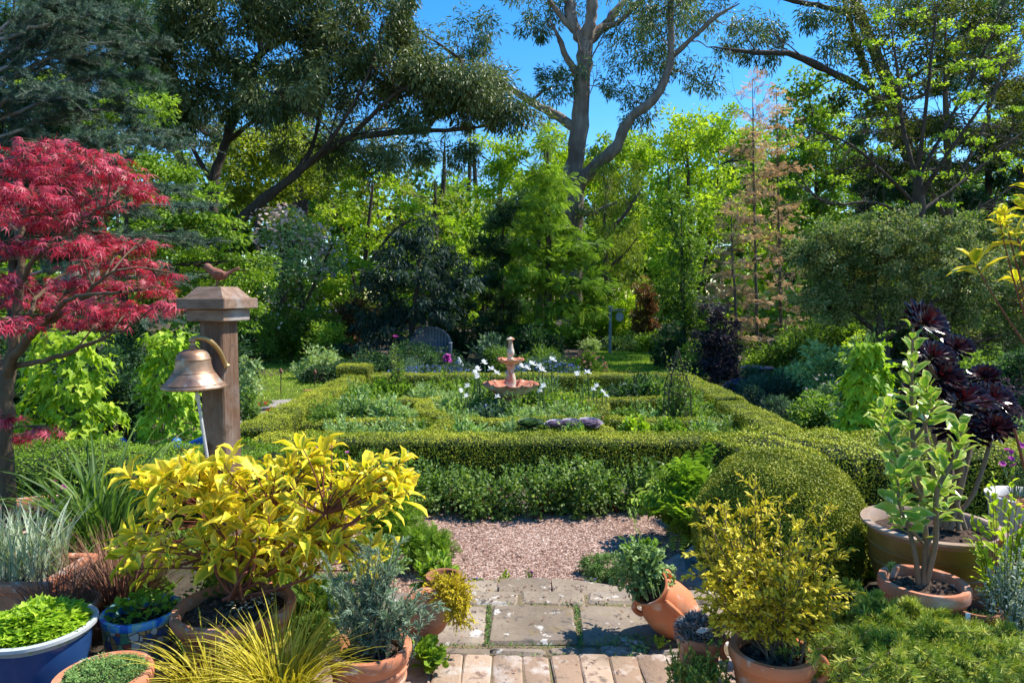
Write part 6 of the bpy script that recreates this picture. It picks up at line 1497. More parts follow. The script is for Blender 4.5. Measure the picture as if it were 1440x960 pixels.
# ------------------------------------------------------------------ clipped ball
bc_ = P(1095, 749, 4.0); rb = .485
t = thing('box_ball', 'large clipped round box ball beside the paved steps', 'topiary', (bc_[0], 4.0, 0)); rng = RNG()
mb = MB(); a = np.linspace(-math.pi / 2, math.pi / 2, 24); lathe(mb, np.stack([np.maximum(.94 * rb * np.cos(a) ** .85, .001), .98 * rb * np.sin(a)], -1), c=(bc_[0], 4.0, bc_[2] * .98 - .01), k=48); mb.v[0] += rng.normal(0, .006, mb.v[0].shape); mb.build('branches', M['hedge_core'], t, smooth=True)
mb = MB(); N = 110000; q = rsph(rng, N); lum = .02 * (np.sin(q[:, 0] * 7 + 1) * np.sin(q[:, 2] * 6) + np.sin(q[:, 1] * 8 + q[:, 0] * 5)); rr = rb * (1 + lum + rng.normal(0, .008, N) + np.maximum(0, rng.normal(0, .011, N)))
qq = q.copy(); s_ = np.hypot(q[:, 0], q[:, 1]); qq[:, :2] *= (np.maximum(s_, .001) ** -.15)[:, None]
pos = np.array([bc_[0], 4.0, bc_[2] - .01]) + qq * rr[:, None]; k_ = pos[:, 2] > .0; pos = pos[k_]; q = q[k_]; N = len(pos)
d = q * .35 + rng.normal(0, .65, (N, 3))
rn = .5 + .3 * np.sin(q[:, 0] * 9) * np.sin(q[:, 2] * 8 + q[:, 1] * 5) + rng.normal(0, .22, N)
leaves(mb, 'oval', pos, d, q + rng.normal(0, .5, (N, 3)), .013 * rng.uniform(.6, 1.3, N), .008, np.clip(rn, 0, 1)); mb.build('foliage', M['leaf_boxball'], t)

# ------------------------------------------------------------------ golden hop
def hop(label, px, top, bot, w_, Y, n, taper=.6, mat='leaf_lime', cat='hop vine', L=.10, depth=.5, name='golden_hop', z0=0):
    rng = RNG(); tp = P(px, top, Y); w = S(w_, Y); h = tp[2] - z0
    t = thing(name, label, cat, (tp[0], Y, z0)); ml, ms = MB(), MB()
    ns = 26; a = rng.uniform(0, 6.28, ns); q = np.sqrt(rng.random(ns)) * w * .42
    zt = h * rng.uniform(.5, 1, ns); P0 = np.stack([tp[0] + q * np.cos(a), Y + depth * q * np.sin(a), np.full(ns, z0)], -1)
    P2 = P0.copy(); P2[:, 2] = z0 + zt; sc = 1 - taper * (zt / h) ** 2; P2[:, 0] = tp[0] + (P0[:, 0] - tp[0]) * sc; P2[:, 1] = Y + (P0[:, 1] - Y) * sc
    leafy(None, ms, rng, P0, P2, (0, 0, 0), 0, 'quad', 1, 1, r=.004)
    z = rng.random(n) ** .9; ww = w / 2 * (1 - taper * z ** 2) * (1 + .12 * np.sin(z * 19) + .1 * np.sin(z * 41)); a = rng.uniform(0, 6.28, n); rr = np.sqrt(rng.uniform(.45, 1.05, n))
    ww = ww * (1 + .14 * np.sin(a * 3 + z * 17) + .08 * np.sin(a * 7 - z * 31)); keep = (np.sin(a * 5 + z * 29) * np.sin(z * 37 - a * 2) > -.45); z = z[keep]; ww = ww[keep]; rr = rr[keep]; a = a[keep]; n = len(a)
    pos = np.stack([tp[0] + ww * rr * np.cos(a), Y + depth * ww * rr * np.sin(a), z0 + z * h], -1)
    out = np.stack([np.cos(a), np.sin(a), np.zeros(n)], -1)
    d = out * .7 + rng.normal(0, .35, (n, 3)); d[:, 2] -= .75
    nn = out * .8 + rng.normal(0, .3, (n, 3)); nn[:, 2] += .7
    leaves(ml, 'lobed', pos, d, nn, L * rng.uniform(.35, 1.25, n), L * .85 * rng.uniform(.6, 1.1, n), np.clip(.5 + .25 * np.sin(z * 23 + a) + rng.normal(0, .22, n), 0, 1))
    m_ = 26; a = rng.uniform(0, 6.28, m_); z = rng.uniform(.15, 1, m_); wq = w / 2 * (1 - taper * z ** 2); s0 = np.stack([tp[0] + wq * .7 * np.cos(a), Y + depth * wq * .7 * np.sin(a), z0 + z * h], -1)
    s2 = s0 + np.stack([np.cos(a) * w * .28, np.sin(a) * w * .2, rng.uniform(-.12, .16, m_) * min(1, h)], -1)
    leafy(ml, ms, rng, s0, s2, (0, 0, .05 * h), 7, 'lobed', L * .6, L * .5, ang=1.1, t0=.2, r=.0025, jit=.5)
    ms.build('stems', M['stem_green'], t); ml.build('foliage', M[mat], t); COUNT[0] += n
hop('lime-yellow hop pillar behind the hanging bell', 236, 466, 630, 92, 5.9, 2100, taper=.35, L=.085)
hop('lime-yellow hop cone behind the glossy broadleaf shrub', 1222, 482, 620, 95, 6.3, 1700, taper=.75)
hop('golden hop shrub mounding behind the red maple trunk', 88, 466, 600, 150, 6.6, 2100, taper=.45, mat='leaf_lime2', L=.10)
hop('lime foliage between the clipped ball and the big glazed pot', 1226, 735, 830, 46, 3.75, 420, taper=.3, L=.06, name='lime_plant', cat='perennial', z0=.2)

# ------------------------------------------------------------------ red maple
rng = RNG(); Y = 4.05
t = thing('red_maple', 'crimson lace-leaved maple growing from the broad terracotta pot', 'tree', (*P(18, 720, Y)[:2], .55)); mt, ml = MB(), MB()
def mp_(l): return [(*P(a, b, Y + (e[0] if e else 0)), S(w, Y) / 2) for a, b, w, *e in l]
sk = []
for l in ([(16, 740, 22), (11, 680, 20), (9, 600, 18), (10, 545, 18), (14, 500, 15)], [(10, 540, 17), (20, 470, 14, .05), (26, 410, 12, .1), (30, 350, 9, .15), (34, 300, 7, .2), (60, 250, 5, .2)],
          [(12, 530, 15), (28, 490, 12, -.1), (52, 462, 10, -.2), (92, 440, 7, -.3), (130, 405, 5, -.35), (165, 380, 3, -.4)], [(20, 515, 9), (58, 508, 7, -.15), (100, 494, 6, -.25), (150, 474, 4, -.3), (190, 455, 3, -.3)],
          [(8, 545, 14), (-12, 480, 11, .2), (-40, 420, 9, .3), (-60, 360, 6, .3)], [(27, 405, 8, .1), (55, 360, 6, .0), (95, 320, 5, -.1), (150, 290, 3, -.1)], [(30, 350, 7, .1), (10, 300, 5, .3), (-20, 250, 4, .4)],
          [(52, 462, 7, -.2), (100, 420, 5, -.5), (170, 410, 3, -.7)], [(20, 470, 8, .05), (70, 400, 5, .4), (130, 360, 3, .6)]):
    s = spline(mp_(l), 22); s[1:-1, :3] += rng.normal(0, .006, (20, 3)); tubes(mt, s[:, :3], s[:, 3] * (1 + .06 * rng.normal(size=22)), sides=10); sk.append(s)
sk = np.concatenate(sk)
sheets = [(70, 208, 70, 14), (120, 222, 70, 14), (30, 232, 70, 16), (160, 242, 56, 13), (90, 250, 90, 16), (180, 262, 40, 12), (210, 276, 26, 10), (20, 272, 80, 18), (120, 282, 70, 15), (60, 305, 80, 16), (-30, 300, 60, 30), (30, 345, 60, 16), (100, 345, 50, 12), (150, 335, 40, 10),
          (175, 350, 40, 9), (205, 342, 24, 7), (140, 372, 60, 12), (190, 372, 50, 10), (235, 388, 26, 6), (110, 398, 60, 14), (170, 402, 60, 13), (215, 408, 40, 11), (240, 428, 26, 9), (60, 420, 60, 14), (130, 430, 70, 14), (190, 436, 55, 11), (20, 395, 60, 18), (-30, 400, 50, 40), (90, 450, 50, 10), (150, 452, 40, 9), (10, 455, 50, 12), (-20, 460, 40, 16), (8, 590, 20, 10), (60, 605, 26, 8), (30, 615, 20, 8)]
for (px, py, rx, ry) in sheets:
    dy = rng.normal(0, .25); c = P(px, py, Y + dy); R_ = (S(rx, Y), S(rx, Y) * .75, S(ry, Y)); n = int(5 + rx * ry * .074)
    q = rsph(rng, n) * rng.random((n, 1)) ** .5; pos = c + q * R_; pos[:, 2] -= .35 * S(ry, Y) * (q[:, 0] ** 2 + q[:, 1] ** 2)
    d = np.stack([q[:, 0] * .8, q[:, 1] * .7 - .1, np.full(n, -.28)], -1) + rng.normal(0, .38, (n, 3)); nn = rng.normal(0, .3, (n, 3)); nn[:, 2] += 1
    sz = rng.uniform(.05, .09, n); leaves(ml, 'palm', pos, d, nn, sz, sz * .85, np.clip(.5 + rng.normal(0, .28, n) + .2 * q[:, 2], 0, 1)); COUNT[0] += n
    a = sk[np.argmin(np.linalg.norm(sk[:, :3] - c, axis=1) + 1.0 * np.maximum(0, sk[:, 2] - c[2]))]
    m = 14; S_ = pos[rng.choice(n, min(m, n), replace=False)]; cc = (a[:3] + c) / 2 + [0, 0, .03]
    tubes(mt, spline([a[:3], cc, c], 8), np.linspace(.006, .003, 8), 5)
    mid = (c * .6 + S_ * .4) + [0, 0, .02]; tubes(mt, np.stack([np.tile(cc, (len(S_), 1)), mid, S_], 1), np.array([[.003, .0022, .0012]]), 4)
mt.build('trunk', M['bark_maple'], t, smooth=True); ml.build('crown', M['leaf_maple'], t)

# ------------------------------------------------------------------ yellow dogwood
def dogwood(label, cx, cy, rx, ry, Y, base, ntip, seed_stems, L, depth=.32, shaped=None):
    rng = RNG(); t = thing('yellow_dogwood', label, 'shrub', base); ml, ms = MB(), MB()
    q = rsph(rng, ntip) * rng.random((ntip, 1)) ** .38
    if shaped is None:
        tips = np.stack([P(cx + a * rx, cy + b * ry, Y) for a, b in q[:, [0, 2]] * [1, -1]]); tips[:, 1] += q[:, 1] * depth
        # perspective-free shift for depth
    else:
        tips = np.array(shaped) 
        ntip = len(tips)
    ns = seed_stems; nodes = tips[rng.choice(ntip, min(ns, ntip), replace=False)] * .62 + np.array(base) * .38
    P0 = np.tile(base, (len(nodes), 1)) + rng.normal(0, .03, (len(nodes), 3)) * [1, 1, 0]
    m0 = (P0 + nodes) / 2 + rng.normal(0, .03, nodes.shape)
    t5 = np.linspace(0, 1, 7)[None, :, None]
    bz = lambda A, B, C: (1 - t5) ** 2 * A[:, None] + 2 * t5 * (1 - t5) * B[:, None] + t5 ** 2 * C[:, None]
    pth = bz(P0, m0, nodes); tubes(ms, pth, np.array([np.linspace(.008, .005, 7)]), 6)
    allp = pth[:, 3:].reshape(-1, 3)
    st = np.array([allp[np.argmin(np.linalg.norm(allp - x, axis=1) + .6 * np.maximum(0, allp[:, 2] - x[2] + .02))] for x in tips])
    mm = (st + tips) / 2 + rng.normal(0, .02, tips.shape) - [0, 0, .015]
    tubes(ms, bz(st, mm, tips), np.array([np.linspace(.0045, .0022, 7)]), 5)
    ax = nrm(nrm(tips - mm) + [0, 0, .5] + rng.normal(0, .2, tips.shape))
    n1 = np.cross(ax, nrm(rng.normal(size=ax.shape))); n1 = nrm(n1); n2 = np.cross(ax, n1)
    vig = rng.uniform(.55, 1.2, ntip)
    for k, (ang, back, s) in enumerate(((1.15, .045, 1), (1.15, .045, 1), (.85, .012, .95), (.85, .012, .95), (.45, 0, .75), (.4, 0, .7), (1.35, .085, .8), (1.35, .085, .75))):
        a = (k % 2) * math.pi + (k // 2) * math.pi / 2 + rng.normal(0, .25, ntip)
        d = ax * math.cos(ang) + (n1 * np.cos(a)[:, None] + n2 * np.sin(a)[:, None]) * math.sin(ang) + rng.normal(0, .12, ax.shape); d[:, 2] -= .12
        nn = ax + rng.normal(0, .22, ax.shape); nn[:, 2] += .35
        keep = rng.random(ntip) < (.93 if k < 6 else .6)
        Ls = L * s * vig * rng.uniform(.8, 1.15, ntip)
        rn_ = np.clip(.42 + rng.normal(0, .24, ntip) + (.22 if 3 < k < 6 else 0), 0, 1); wd_ = Ls * rng.uniform(.36, .56, ntip); cu = rng.random(ntip) < .5
        for tm_, kk in (('oval', keep & ~cu), ('curl', keep & cu)):
            leaves(ml, tm_, (tips - ax * back)[kk], d[kk], nn[kk], Ls[kk], wd_[kk], rn_[kk])
        COUNT[0] += ntip
    ms.build('stems', M['stem_red'], t); ml.build('foliage', M['leaf_dogwood'], t)
base = P(330, 862, 2.78); base[2] = TZ + .29
rng = RNG(); dt = []
for cx_, cy_, rx_, ry_, n_d in ((400, 688, 150, 62, 62), (240, 694, 76, 46, 24), (205, 780, 62, 46, 15), (540, 676, 46, 46, 17), (480, 770, 76, 40, 15), (300, 775, 70, 40, 11), (440, 636, 30, 26, 6), (380, 760, 90, 40, 14), (250, 652, 40, 16, 5), (370, 800, 80, 24, 12), (450, 730, 80, 40, 10)):
    for a_ in rsph(rng, n_d) * rng.random((n_d, 1)) ** .4:
        dt.append(P(cx_ + a_[0] * rx_, cy_ + a_[2] * ry_, 2.85 + a_[1] * .30))
dogwood('bushy yellow variegated dogwood spilling out of its terracotta pot', 0, 0, 0, 0, 2.85, base, 0, 20, .112, shaped=dt)
b2 = np.array([P(1530, 560, 2.7)[0], 2.7, TZ])
sh = [P(*q) for q in ((1412, 300, 2.6), (1406, 312, 2.62), (1372, 372, 2.6), (1430, 330, 2.65), (1440, 290, 2.7), (1430, 396, 2.7), (1450, 250, 2.7), (1470, 350, 2.6), (1460, 420, 2.8), (1500, 300, 2.7), (1520, 380, 2.7), (1490, 450, 2.7), (1540, 330, 2.6))]
dogwood('tall yellow dogwood shoots leaning in at the right edge', 0, 0, 0, 0, 2.7, b2, 13, 5, .10, shaped=sh)
mb = MB(); rng = RNG(); n = 60; c0 = P(362, 872, 2.7); pos = np.stack([c0[0] + rng.normal(0, .04, n), c0[1] + rng.normal(0, .04, n), np.full(n, TZ + .312)], -1); d = rng.normal(size=(n, 3)) * [1, 1, .2]
leaves(mb, 'quad', pos, d, rng.normal(0, .3, (n, 3)) + [0, 0, 1], .018, .006, rng.random(n)); tag(mb.build('straw', M['straw']), kind='stuff')

# ------------------------------------------------------------------ terrace plants, left
def stand(name, label, cat, base, group=None): return thing(name, label, cat, base, group)


def grass(name, label, base, r, n, L, w, th, bend, mat, az=(0, 6.283), cat='grass', flat=1.0):
    rng = RNG(); t = stand(name, label, cat, base); mb = MB(); a = rng.uniform(0, 6.283, n); q = r * np.sqrt(rng.random(n))
    b = np.stack([base[0] + q * np.cos(a), base[1] + q * np.sin(a) * flat, np.full(n, base[2])], -1)
    az_ = rng.uniform(*az, n) if az != (0, 6.283) else a + rng.normal(0, .6, n)
    blades(mb, rng, b, az_, L * rng.uniform(.55, 1.15, n), w * rng.uniform(.7, 1.2, n), np.abs(rng.normal(th, .16, n)), bend * rng.uniform(.5, 1.3, n), n=8, var=.28)
    o = mb.build('blades', M[mat], t); o['kind'] = 'stuff'
    return t


# flat carpets of foliage filling a pot
def carpet(name, label, c, r, h, n, mat, tm, L, W, cat='groundcover', up=1.0, spread=.5):
    rng = RNG(); t = stand(name, label, cat, c); mb = MB(); a = rng.uniform(0, 6.283, n); q = np.sqrt(rng.random(n))
    z = h * (1 - q ** 2.5) + .010 * np.sin(q * 14 + a * 3) + rng.normal(0, .006, n)
    pos = np.stack([c[0] + r * q * np.cos(a), c[1] + r * q * np.sin(a), c[2] + z], -1)
    d = np.stack([np.cos(a) * q, np.sin(a) * q, np.full(n, spread * .5)], -1) + rng.normal(0, .6, (n, 3)) * [1, 1, .5]
    nn = rng.normal(0, .4, (n, 3)); nn[:, 2] += up
    leaves(mb, tm, pos, d, nn, L * rng.uniform(.6, 1.2, n), W * rng.uniform(.7, 1.2, n), np.clip(.5 + rng.normal(0, .25, n), 0, 1)); COUNT[0] += n
    mb.build('foliage', M[mat], t)
    ms = MB(); k = 24; i = rng.choice(n, k); tubes(ms, np.stack([np.array([c[0], c[1], c[2] - .01]) * .5 + pos[i] * .5 - [0, 0, h * .6], pos[i]], 1), np.full((1, 2), .0025), 4); ms.build('stems', M['stem_green'], t)
    return t


c = P(54, 876, 2.45); carpet('golden_oregano', 'lime-yellow groundcover filling the deep blue pot', c - [0, 0, .02], .158, .07, 2000, 'leaf_lime', 'lobed', .034, .03)
c = P(145, 946, 2.28); carpet('moss_cushion', 'flat fine green moss-like cushion in its small terracotta pot', c - [0, 0, .015], .142, .02, 9000, 'moss', 'quad', .009, .005)
c = P(199, 854, 2.72); carpet('strawberry_plant', 'dark leafy plant inside the mosaic pot', c - [0, 0, .025], .12, .06, 150, 'leaf_fresh', 'oval', .042, .026)
c = P(78, 848, 2.92); grass('brown_sedge', 'sparse thin brown grass sprouting behind the blue bowl', c - [0, 0, .03], .10, 150, .27, .0032, .35, 1.0, 'grass_brown')
c = P(168, 838, 3.15); grass('brown_sedge', 'dense mound of fine brown hair-like grass beside the mosaic pot', (c[0], c[1], TZ), .09, 1100, .44, .003, .34, .9, 'grass_brown')
rng = RNG(); t = stand('striped_grass', 'white-striped grass clump filling the rectangular trough', 'grass', (-2.62, 3.2, TZ + .17)); mb = MB(); n = 620
b = np.stack([rng.uniform(-3.07, -2.18, n), 3.2 + rng.uniform(-.13, .13, n), np.full(n, TZ + .19)], -1)
blades(mb, rng, b, rng.uniform(0, 6.28, n), rng.uniform(.2, .42, n), rng.uniform(.008, .014, n), np.abs(rng.normal(.2, .2, n)), rng.uniform(.2, 1.1, n), n=6); mb.build('blades', M['grass_striped'], t)['kind'] = 'stuff'
c = P(150, 760, 3.9); grass('strap_grass', 'tall clump of green strap leaves bending over beside the maple pot', (c[0], 3.9, TZ - .05), .15, 120, .92, .024, .10, 1.6, 'grass_strap')
c = P(118, 765, 4.0); grass('strap_grass', 'smaller clump of green strap leaves against the maple pot', (c[0], 4.0, TZ - .05), .10, 50, .72, .022, .12, 1.5, 'grass_strap')
bush('campion', 'slender plant with magenta flowers growing in the maple pot', 'flower', 78, 668, 46, 4.0, 'leaf_mid', 'lance', .08, .022, z0=.52, ns=9, nper=7, flower=('petal_magenta', 3, .045))
rng = RNG()
for lab, bx_, by_, n, L, ym in (('golden sedge fountain of arching yellow blades at the front of the terrace', 400, 1050, 520, .36, 2.36), ('second golden sedge tuft behind the first, arching to the left', 300, 1045, 220, .31, 2.38)):
    c = P(bx_, by_, ym); grass('golden_sedge', lab, (c[0], ym, TZ + .10), .07, n, L, .0058, .55, 1.2, 'grass_yellow')
    potset('terracotta_pot', 'terracotta pot hidden under the ' + ('larger' if n > 300 else 'smaller') + ' golden sedge tuft', (c[0], ym, TZ + .13), .10, .13, clods=0, soilz=.02)

# lavender-like plant in its pot: needle stems
def needles(name, label, cat, base, tips, mat, stem, nper, tm, L, W, ang, t0=.15, r=.003, arch=(0, 0, .02), jit=.3, side=0, sidelen=.08, sper=10, K=7, spread=.03, down=0.0, up=.7):
    """stems to tips plus short side shoots, all set with small leaves"""
    rng = RNG(); t = stand(name, label, cat, base); ml, ms = MB(), MB(); tips = np.asarray(tips); n = len(tips)
    P0 = np.tile(np.asarray(base, float), (n, 1)) + rng.normal(0, spread, (n, 3)) * [1, 1, 0]
    P1 = (P0 + tips) / 2 + np.asarray(arch) + rng.normal(0, .02, (n, 3))
    leafy(ml, ms, rng, P0, tips, 0, nper, tm, L, W, ang=ang, t0=t0, r=r, P1=P1, jit=jit, K=K, up=up, taper=.3)
    if side:
        tt = rng.uniform(.25, .98, (n, side, 1)); p = (1 - tt) ** 2 * P0[:, None] + 2 * tt * (1 - tt) * P1[:, None] + tt ** 2 * tips[:, None]
        tg = nrm(2 * (1 - tt) * (P1 - P0)[:, None] + 2 * tt * (tips - P1)[:, None]); rd = nrm(np.cross(tg, rng.normal(size=tg.shape)))
        e = p + (tg * .7 + rd * .75 + [0, 0, -down]) * sidelen * rng.uniform(.5, 1.2, tt.shape)
        a0 = p.reshape(-1, 3); a2 = e.reshape(-1, 3)
        leafy(ml, ms, rng, a0, a2, (0, 0, .004), sper, tm, L, W, ang=ang, t0=.1, r=r * .5, jit=jit, K=4, up=up, taper=.25)
    ms.build('stems', M[stem], t); ml.build('foliage', M[mat], t)
    return t


def fan(cx, cy, rx, ry, Y, n, dep, rng, edge=.45):
    q = rsph(rng, n) * rng.random((n, 1)) ** edge
    T_ = np.stack([P(cx + a * rx, cy - b * ry, Y) for a, b in q[:, [0, 2]]]); T_[:, 1] += q[:, 1] * dep
    return T_


rng = RNG()
c = P(520, 908, 2.5); base = c - [0, 0, .03]
needles('lavender', 'blue-grey needle-leaved plant with upright stems in a banded terracotta pot', 'shrub', base, np.vstack([fan(520, 815, 80, 62, 2.5, 60, .12, rng), fan(590, 850, 50, 30, 2.45, 16, .08, rng)]), 'leaf_lavender', 'twig', 60, 'lance', .028, .0055, .8, t0=.12, r=.0028, side=2, sidelen=.06, sper=22, spread=.045)
jl_dir = LJ @ np.array([0, 0, 1.]); mouth = jl + jl_dir * .2
needles('yellow_heather', 'bright yellow feathery plant spilling from the tipped pale jar', 'shrub', mouth - jl_dir * .02, np.vstack([fan(636, 835, 30, 30, 2.86, 60, .09, rng), fan(642, 868, 20, 26, 2.84, 44, .07, rng), fan(618, 820, 24, 14, 2.92, 26, .06, rng)]), 'leaf_gold', 'twig', 34, 'quad', .013, .006, .8, t0=.1, r=.0025, side=4, sidelen=.045, sper=16, spread=.025, arch=(.02, 0, .05))
jr_dir = RJ @ np.array([0, 0, 1.]); mouth = jc + jr_dir * .21
needles('oregano', 'leafy green herb bushing out of the tipped orange jar', 'herb', mouth - jr_dir * .03, fan(905, 800, 50, 46, 3.05, 80, .15, rng), 'leaf_grey', 'stem_green', 22, 'oval', .021, .014, 1.0, t0=.2, r=.002, side=3, sidelen=.05, sper=9, spread=.035, arch=(-.03, 0, .06))
needles('herb', 'fresh upright green leaves at the back of the tipped orange jar', 'herb', mouth + [.03, .02, 0], fan(905, 772, 32, 20, 3.1, 16, .06, rng), 'leaf_fresh', 'stem_green', 12, 'oval', .05, .022, .8, t0=.4, r=.002, spread=.03)
needles('herb', 'single tall seed stalk rising behind the tipped orange jar', 'herb', mouth + [.02, .03, 0], [P(890, 715, 3.2), P(893, 735, 3.18)], 'leaf_fresh', 'stem_green', 7, 'lance', .05, .006, .5, t0=.4, r=.002, spread=.005)
# greenery between the dogwood and the gravel
for a in (
    ('feverfew', 'soft green ferny clump left of the gravel, behind the yellow dogwood', 545, 692, 120, 4.9, 'leaf_fresh', 'frond', .09, .08, 0, 90, 8, {}),
    ('feverfew', 'fresh green clump reaching the gravel edge', 600, 735, 100, 4.55, 'leaf_fresh', 'frond', .08, .07, 0, 80, 8, {}),
    ('silver_herb', 'grey-green leafy clump beside the fresh green ferny ones', 530, 745, 100, 4.2, 'leaf_grey', 'oval', .05, .028, 0, 80, 12, {}),
    ('lettuce', 'bright green broad-leaved clump above the tipped pale jar', 612, 775, 72, 4.0, 'leaf_fresh', 'oval', .085, .05, 0, 34, 6, {}),
    ('feverfew', 'green ferny foliage between dogwood pot and lavender', 455, 800, 110, 3.35, 'leaf_mid', 'frond', .07, .06, .1, 90, 9, {}),
    ('feverfew', 'low green foliage beside the right of the dogwood pot', 440, 862, 90, 2.95, 'leaf_mid', 'oval', .03, .018, TZ, 90, 12, {}),
    ('feverfew', 'shaded green clump behind the dogwood pot', 400, 770, 130, 3.7, 'leaf_mid', 'oval', .05, .028, 0, 80, 12, {}),
    ('feverfew', 'mid-green leafy clump between the dogwood pot and the bell post', 335, 742, 170, 3.02, 'leaf_mid', 'oval', .035, .02, TZ, 90, 14, {}),
    ('feverfew', 'green clump beneath the bell post', 270, 745, 150, 4.1, 'leaf_mid', 'oval', .05, .028, TZ - .03, 80, 12, {}),
    ('strawberry_plant', 'broad leafy green plant trailing beside the lavender pot', 602, 900, 60, 2.72, 'leaf_fresh', 'round', .055, .045, TZ, 26, 5, {}),
    ('seedling', 'thin tall seed stalk at the left edge of the gravel', 598, 715, 12, 4.3, 'leaf_fresh', 'lance', .05, .006, 0, 3, 8, {}),
    ('feverfew', 'lime green foliage in the shade of the left terrace pots', 215, 800, 60, 3.3, 'leaf_mid', 'oval', .04, .022, TZ, 40, 10, {}),
    ('sedum_tuft', 'little blue-green rosette plant on the bricks beside the jar', 898, 913, 30, 2.92, 'leaf_silverplant', 'round', .022, .014, TZ, 18, 5, {}),
    ('sedum_tuft', 'small upright yellow-green sedum sprigs on the brick edge', 925, 893, 40, 2.9, 'leaf_lime2', 'quad', .014, .006, TZ, 9, 30, {}),
    ('weed_tuft', 'tiny green weed in the mossy slab joint', 843, 893, 20, 3.1, 'leaf_fresh', 'quad', .014, .008, TZ, 14, 6, {}),
):
    nm, lab, px, top, w_, Y, mt, tm, L, W, z0, ns, npr, kw = a
    bush(nm, lab, 'herb', px, top, w_, Y, mt, tm, L, W, z0=z0, ns=ns, nper=npr, t0=.2, jit=.5, r=.0022, **kw)

# ------------------------------------------------------------------ terrace plants, right
# glossy broadleaf shrub
rng = RNG(); Y = 2.9
base = P(1299, 822, Y); t = stand('broadleaf_shrub', 'glossy cream-edged broadleaf shrub on bare stems in a terracotta pot', 'shrub', base); ml, ms = MB(), MB()
for k, l in enumerate(([(1298, 824, 10), (1302, 770, 9), (1296, 700, 8), (1284, 620, 7), (1282, 540, 5), (1284, 460, 3)], [(1292, 824, 8), (1285, 770, 7), (1262, 690, 5, .1), (1245, 600, 4, .1), (1248, 565, 3, .1)], [(1302, 822, 8), (1316, 760, 7, -.05), (1318, 690, 7, -.08), (1345, 640, 5, -.1), (1352, 600, 4, -.1)],
        [(1296, 700, 6), (1262, 640, 4, -.1), (1236, 575, 3, -.15)], [(1302, 770, 6), (1330, 705, 4, .12), (1322, 640, 3, .15)], [(1284, 620, 5), (1310, 580, 4, -.08), (1300, 540, 3, -.1)], [(1302, 770, 5), (1268, 720, 4, -.15), (1262, 660, 3, -.2)])):
    s = spline([(*P(q[0], q[1], Y + (q[3] if len(q) > 3 else 0)), S(q[2], Y) / 2) for q in l], 26); tubes(ms, s[:, :3], s[:, 3], 8)
    t0_ = .38 if k in (0, 2) else .3
    i = np.linspace(t0_ * 25, 25, 44 if k == 0 else 30).astype(int); p = s[i, :3]; tg = nrm(np.gradient(s[:, :3], axis=0))[i]
    a = np.arange(len(i)) * 2.4; rd = nrm(np.stack([np.cos(a), np.sin(a), np.zeros(len(i))], -1)); f = np.linspace(0, 1, len(i))[:, None]
    d = tg * (.35 + .7 * f) + rd * (1.1 - .5 * f) + rng.normal(0, .15, p.shape); nn = tg + rng.normal(0, .25, p.shape) + [0, 0, .4]
    sz = rng.uniform(.055, .108, len(i)) * (1 - .25 * f[:, 0]); wd = sz * rng.uniform(.55, .75, len(i)); rn = np.clip(rng.normal(.5, .3, len(i)), 0, 1); h1 = np.arange(len(i)) % 2 == 0
    for tm_, kk in (('round', h1), ('curl', ~h1)):
        leaves(ml, tm_, (p + rd * .012)[kk], d[kk], nn[kk], sz[kk], wd[kk], rn[kk])
ms.build('stems', M['bark_tan'], t, smooth=True); ml.build('foliage', M['leaf_griselinia'], t)
# a few low leaves
# aeonium
rng = RNG(); base = P(1335, 742, 3.4); t = stand('aeonium', 'dark purple-black succulent rosettes on bare stalks in the glazed pot', 'succulent', base); ml, ms = MB(), MB()
for px, py, r_px, dy in ((1300, 455, 50, .1), (1312, 500, 40, -.1), (1346, 488, 30, 0), (1322, 530, 46, -.05), (1352, 562, 56, -.1), (1396, 560, 40, .1), (1398, 600, 36, 0), (1340, 598, 42, -.15), (1368, 610, 34, .05), (1300, 560, 40, .15), (1382, 530, 30, .2)):
    Yr = 3.4 + dy; p = P(px, py, Yr); R_ = S(r_px, Yr); ax = nrm(np.array([rng.normal(0, .3), -.55 + rng.normal(0, .2), .75])); u = nrm(np.cross(ax, [.2, .9, .1])); v = np.cross(ax, u)
    mr_ = MB(); n = 54; a = np.arange(n) * 2.39996; f = np.sqrt(np.linspace(.02, 1, n)); el = .1 + 1.35 * f
    d = ax[None] * np.cos(el)[:, None] + (u[None] * np.cos(a)[:, None] + v[None] * np.sin(a)[:, None]) * np.sin(el)[:, None]; nn = ax[None] - d * .3 + rng.normal(0, .06, (n, 3))
    leaves(mr_, 'spoon', p + d * R_ * .06 - ax * (f * R_ * .12)[:, None], d, nn, R_ * .8 * (.35 + .7 * f), R_ * .24 * (.5 + .5 * f), np.clip(.75 - .6 * f + rng.normal(0, .12, n), 0, 1))
    mr_.build('rosette', M['leaf_aeonium'], t)
    q = spline([base + rng.normal(0, .03, 3) * [1, 1, 0], base * .5 + p * .5 + rng.normal(0, .04, 3), p - ax * .05, p], 12); tubes(ms, q, np.linspace(.013, .008, 12), 7)
ms.build('stalks', M['bark_tan'], t, smooth=True)
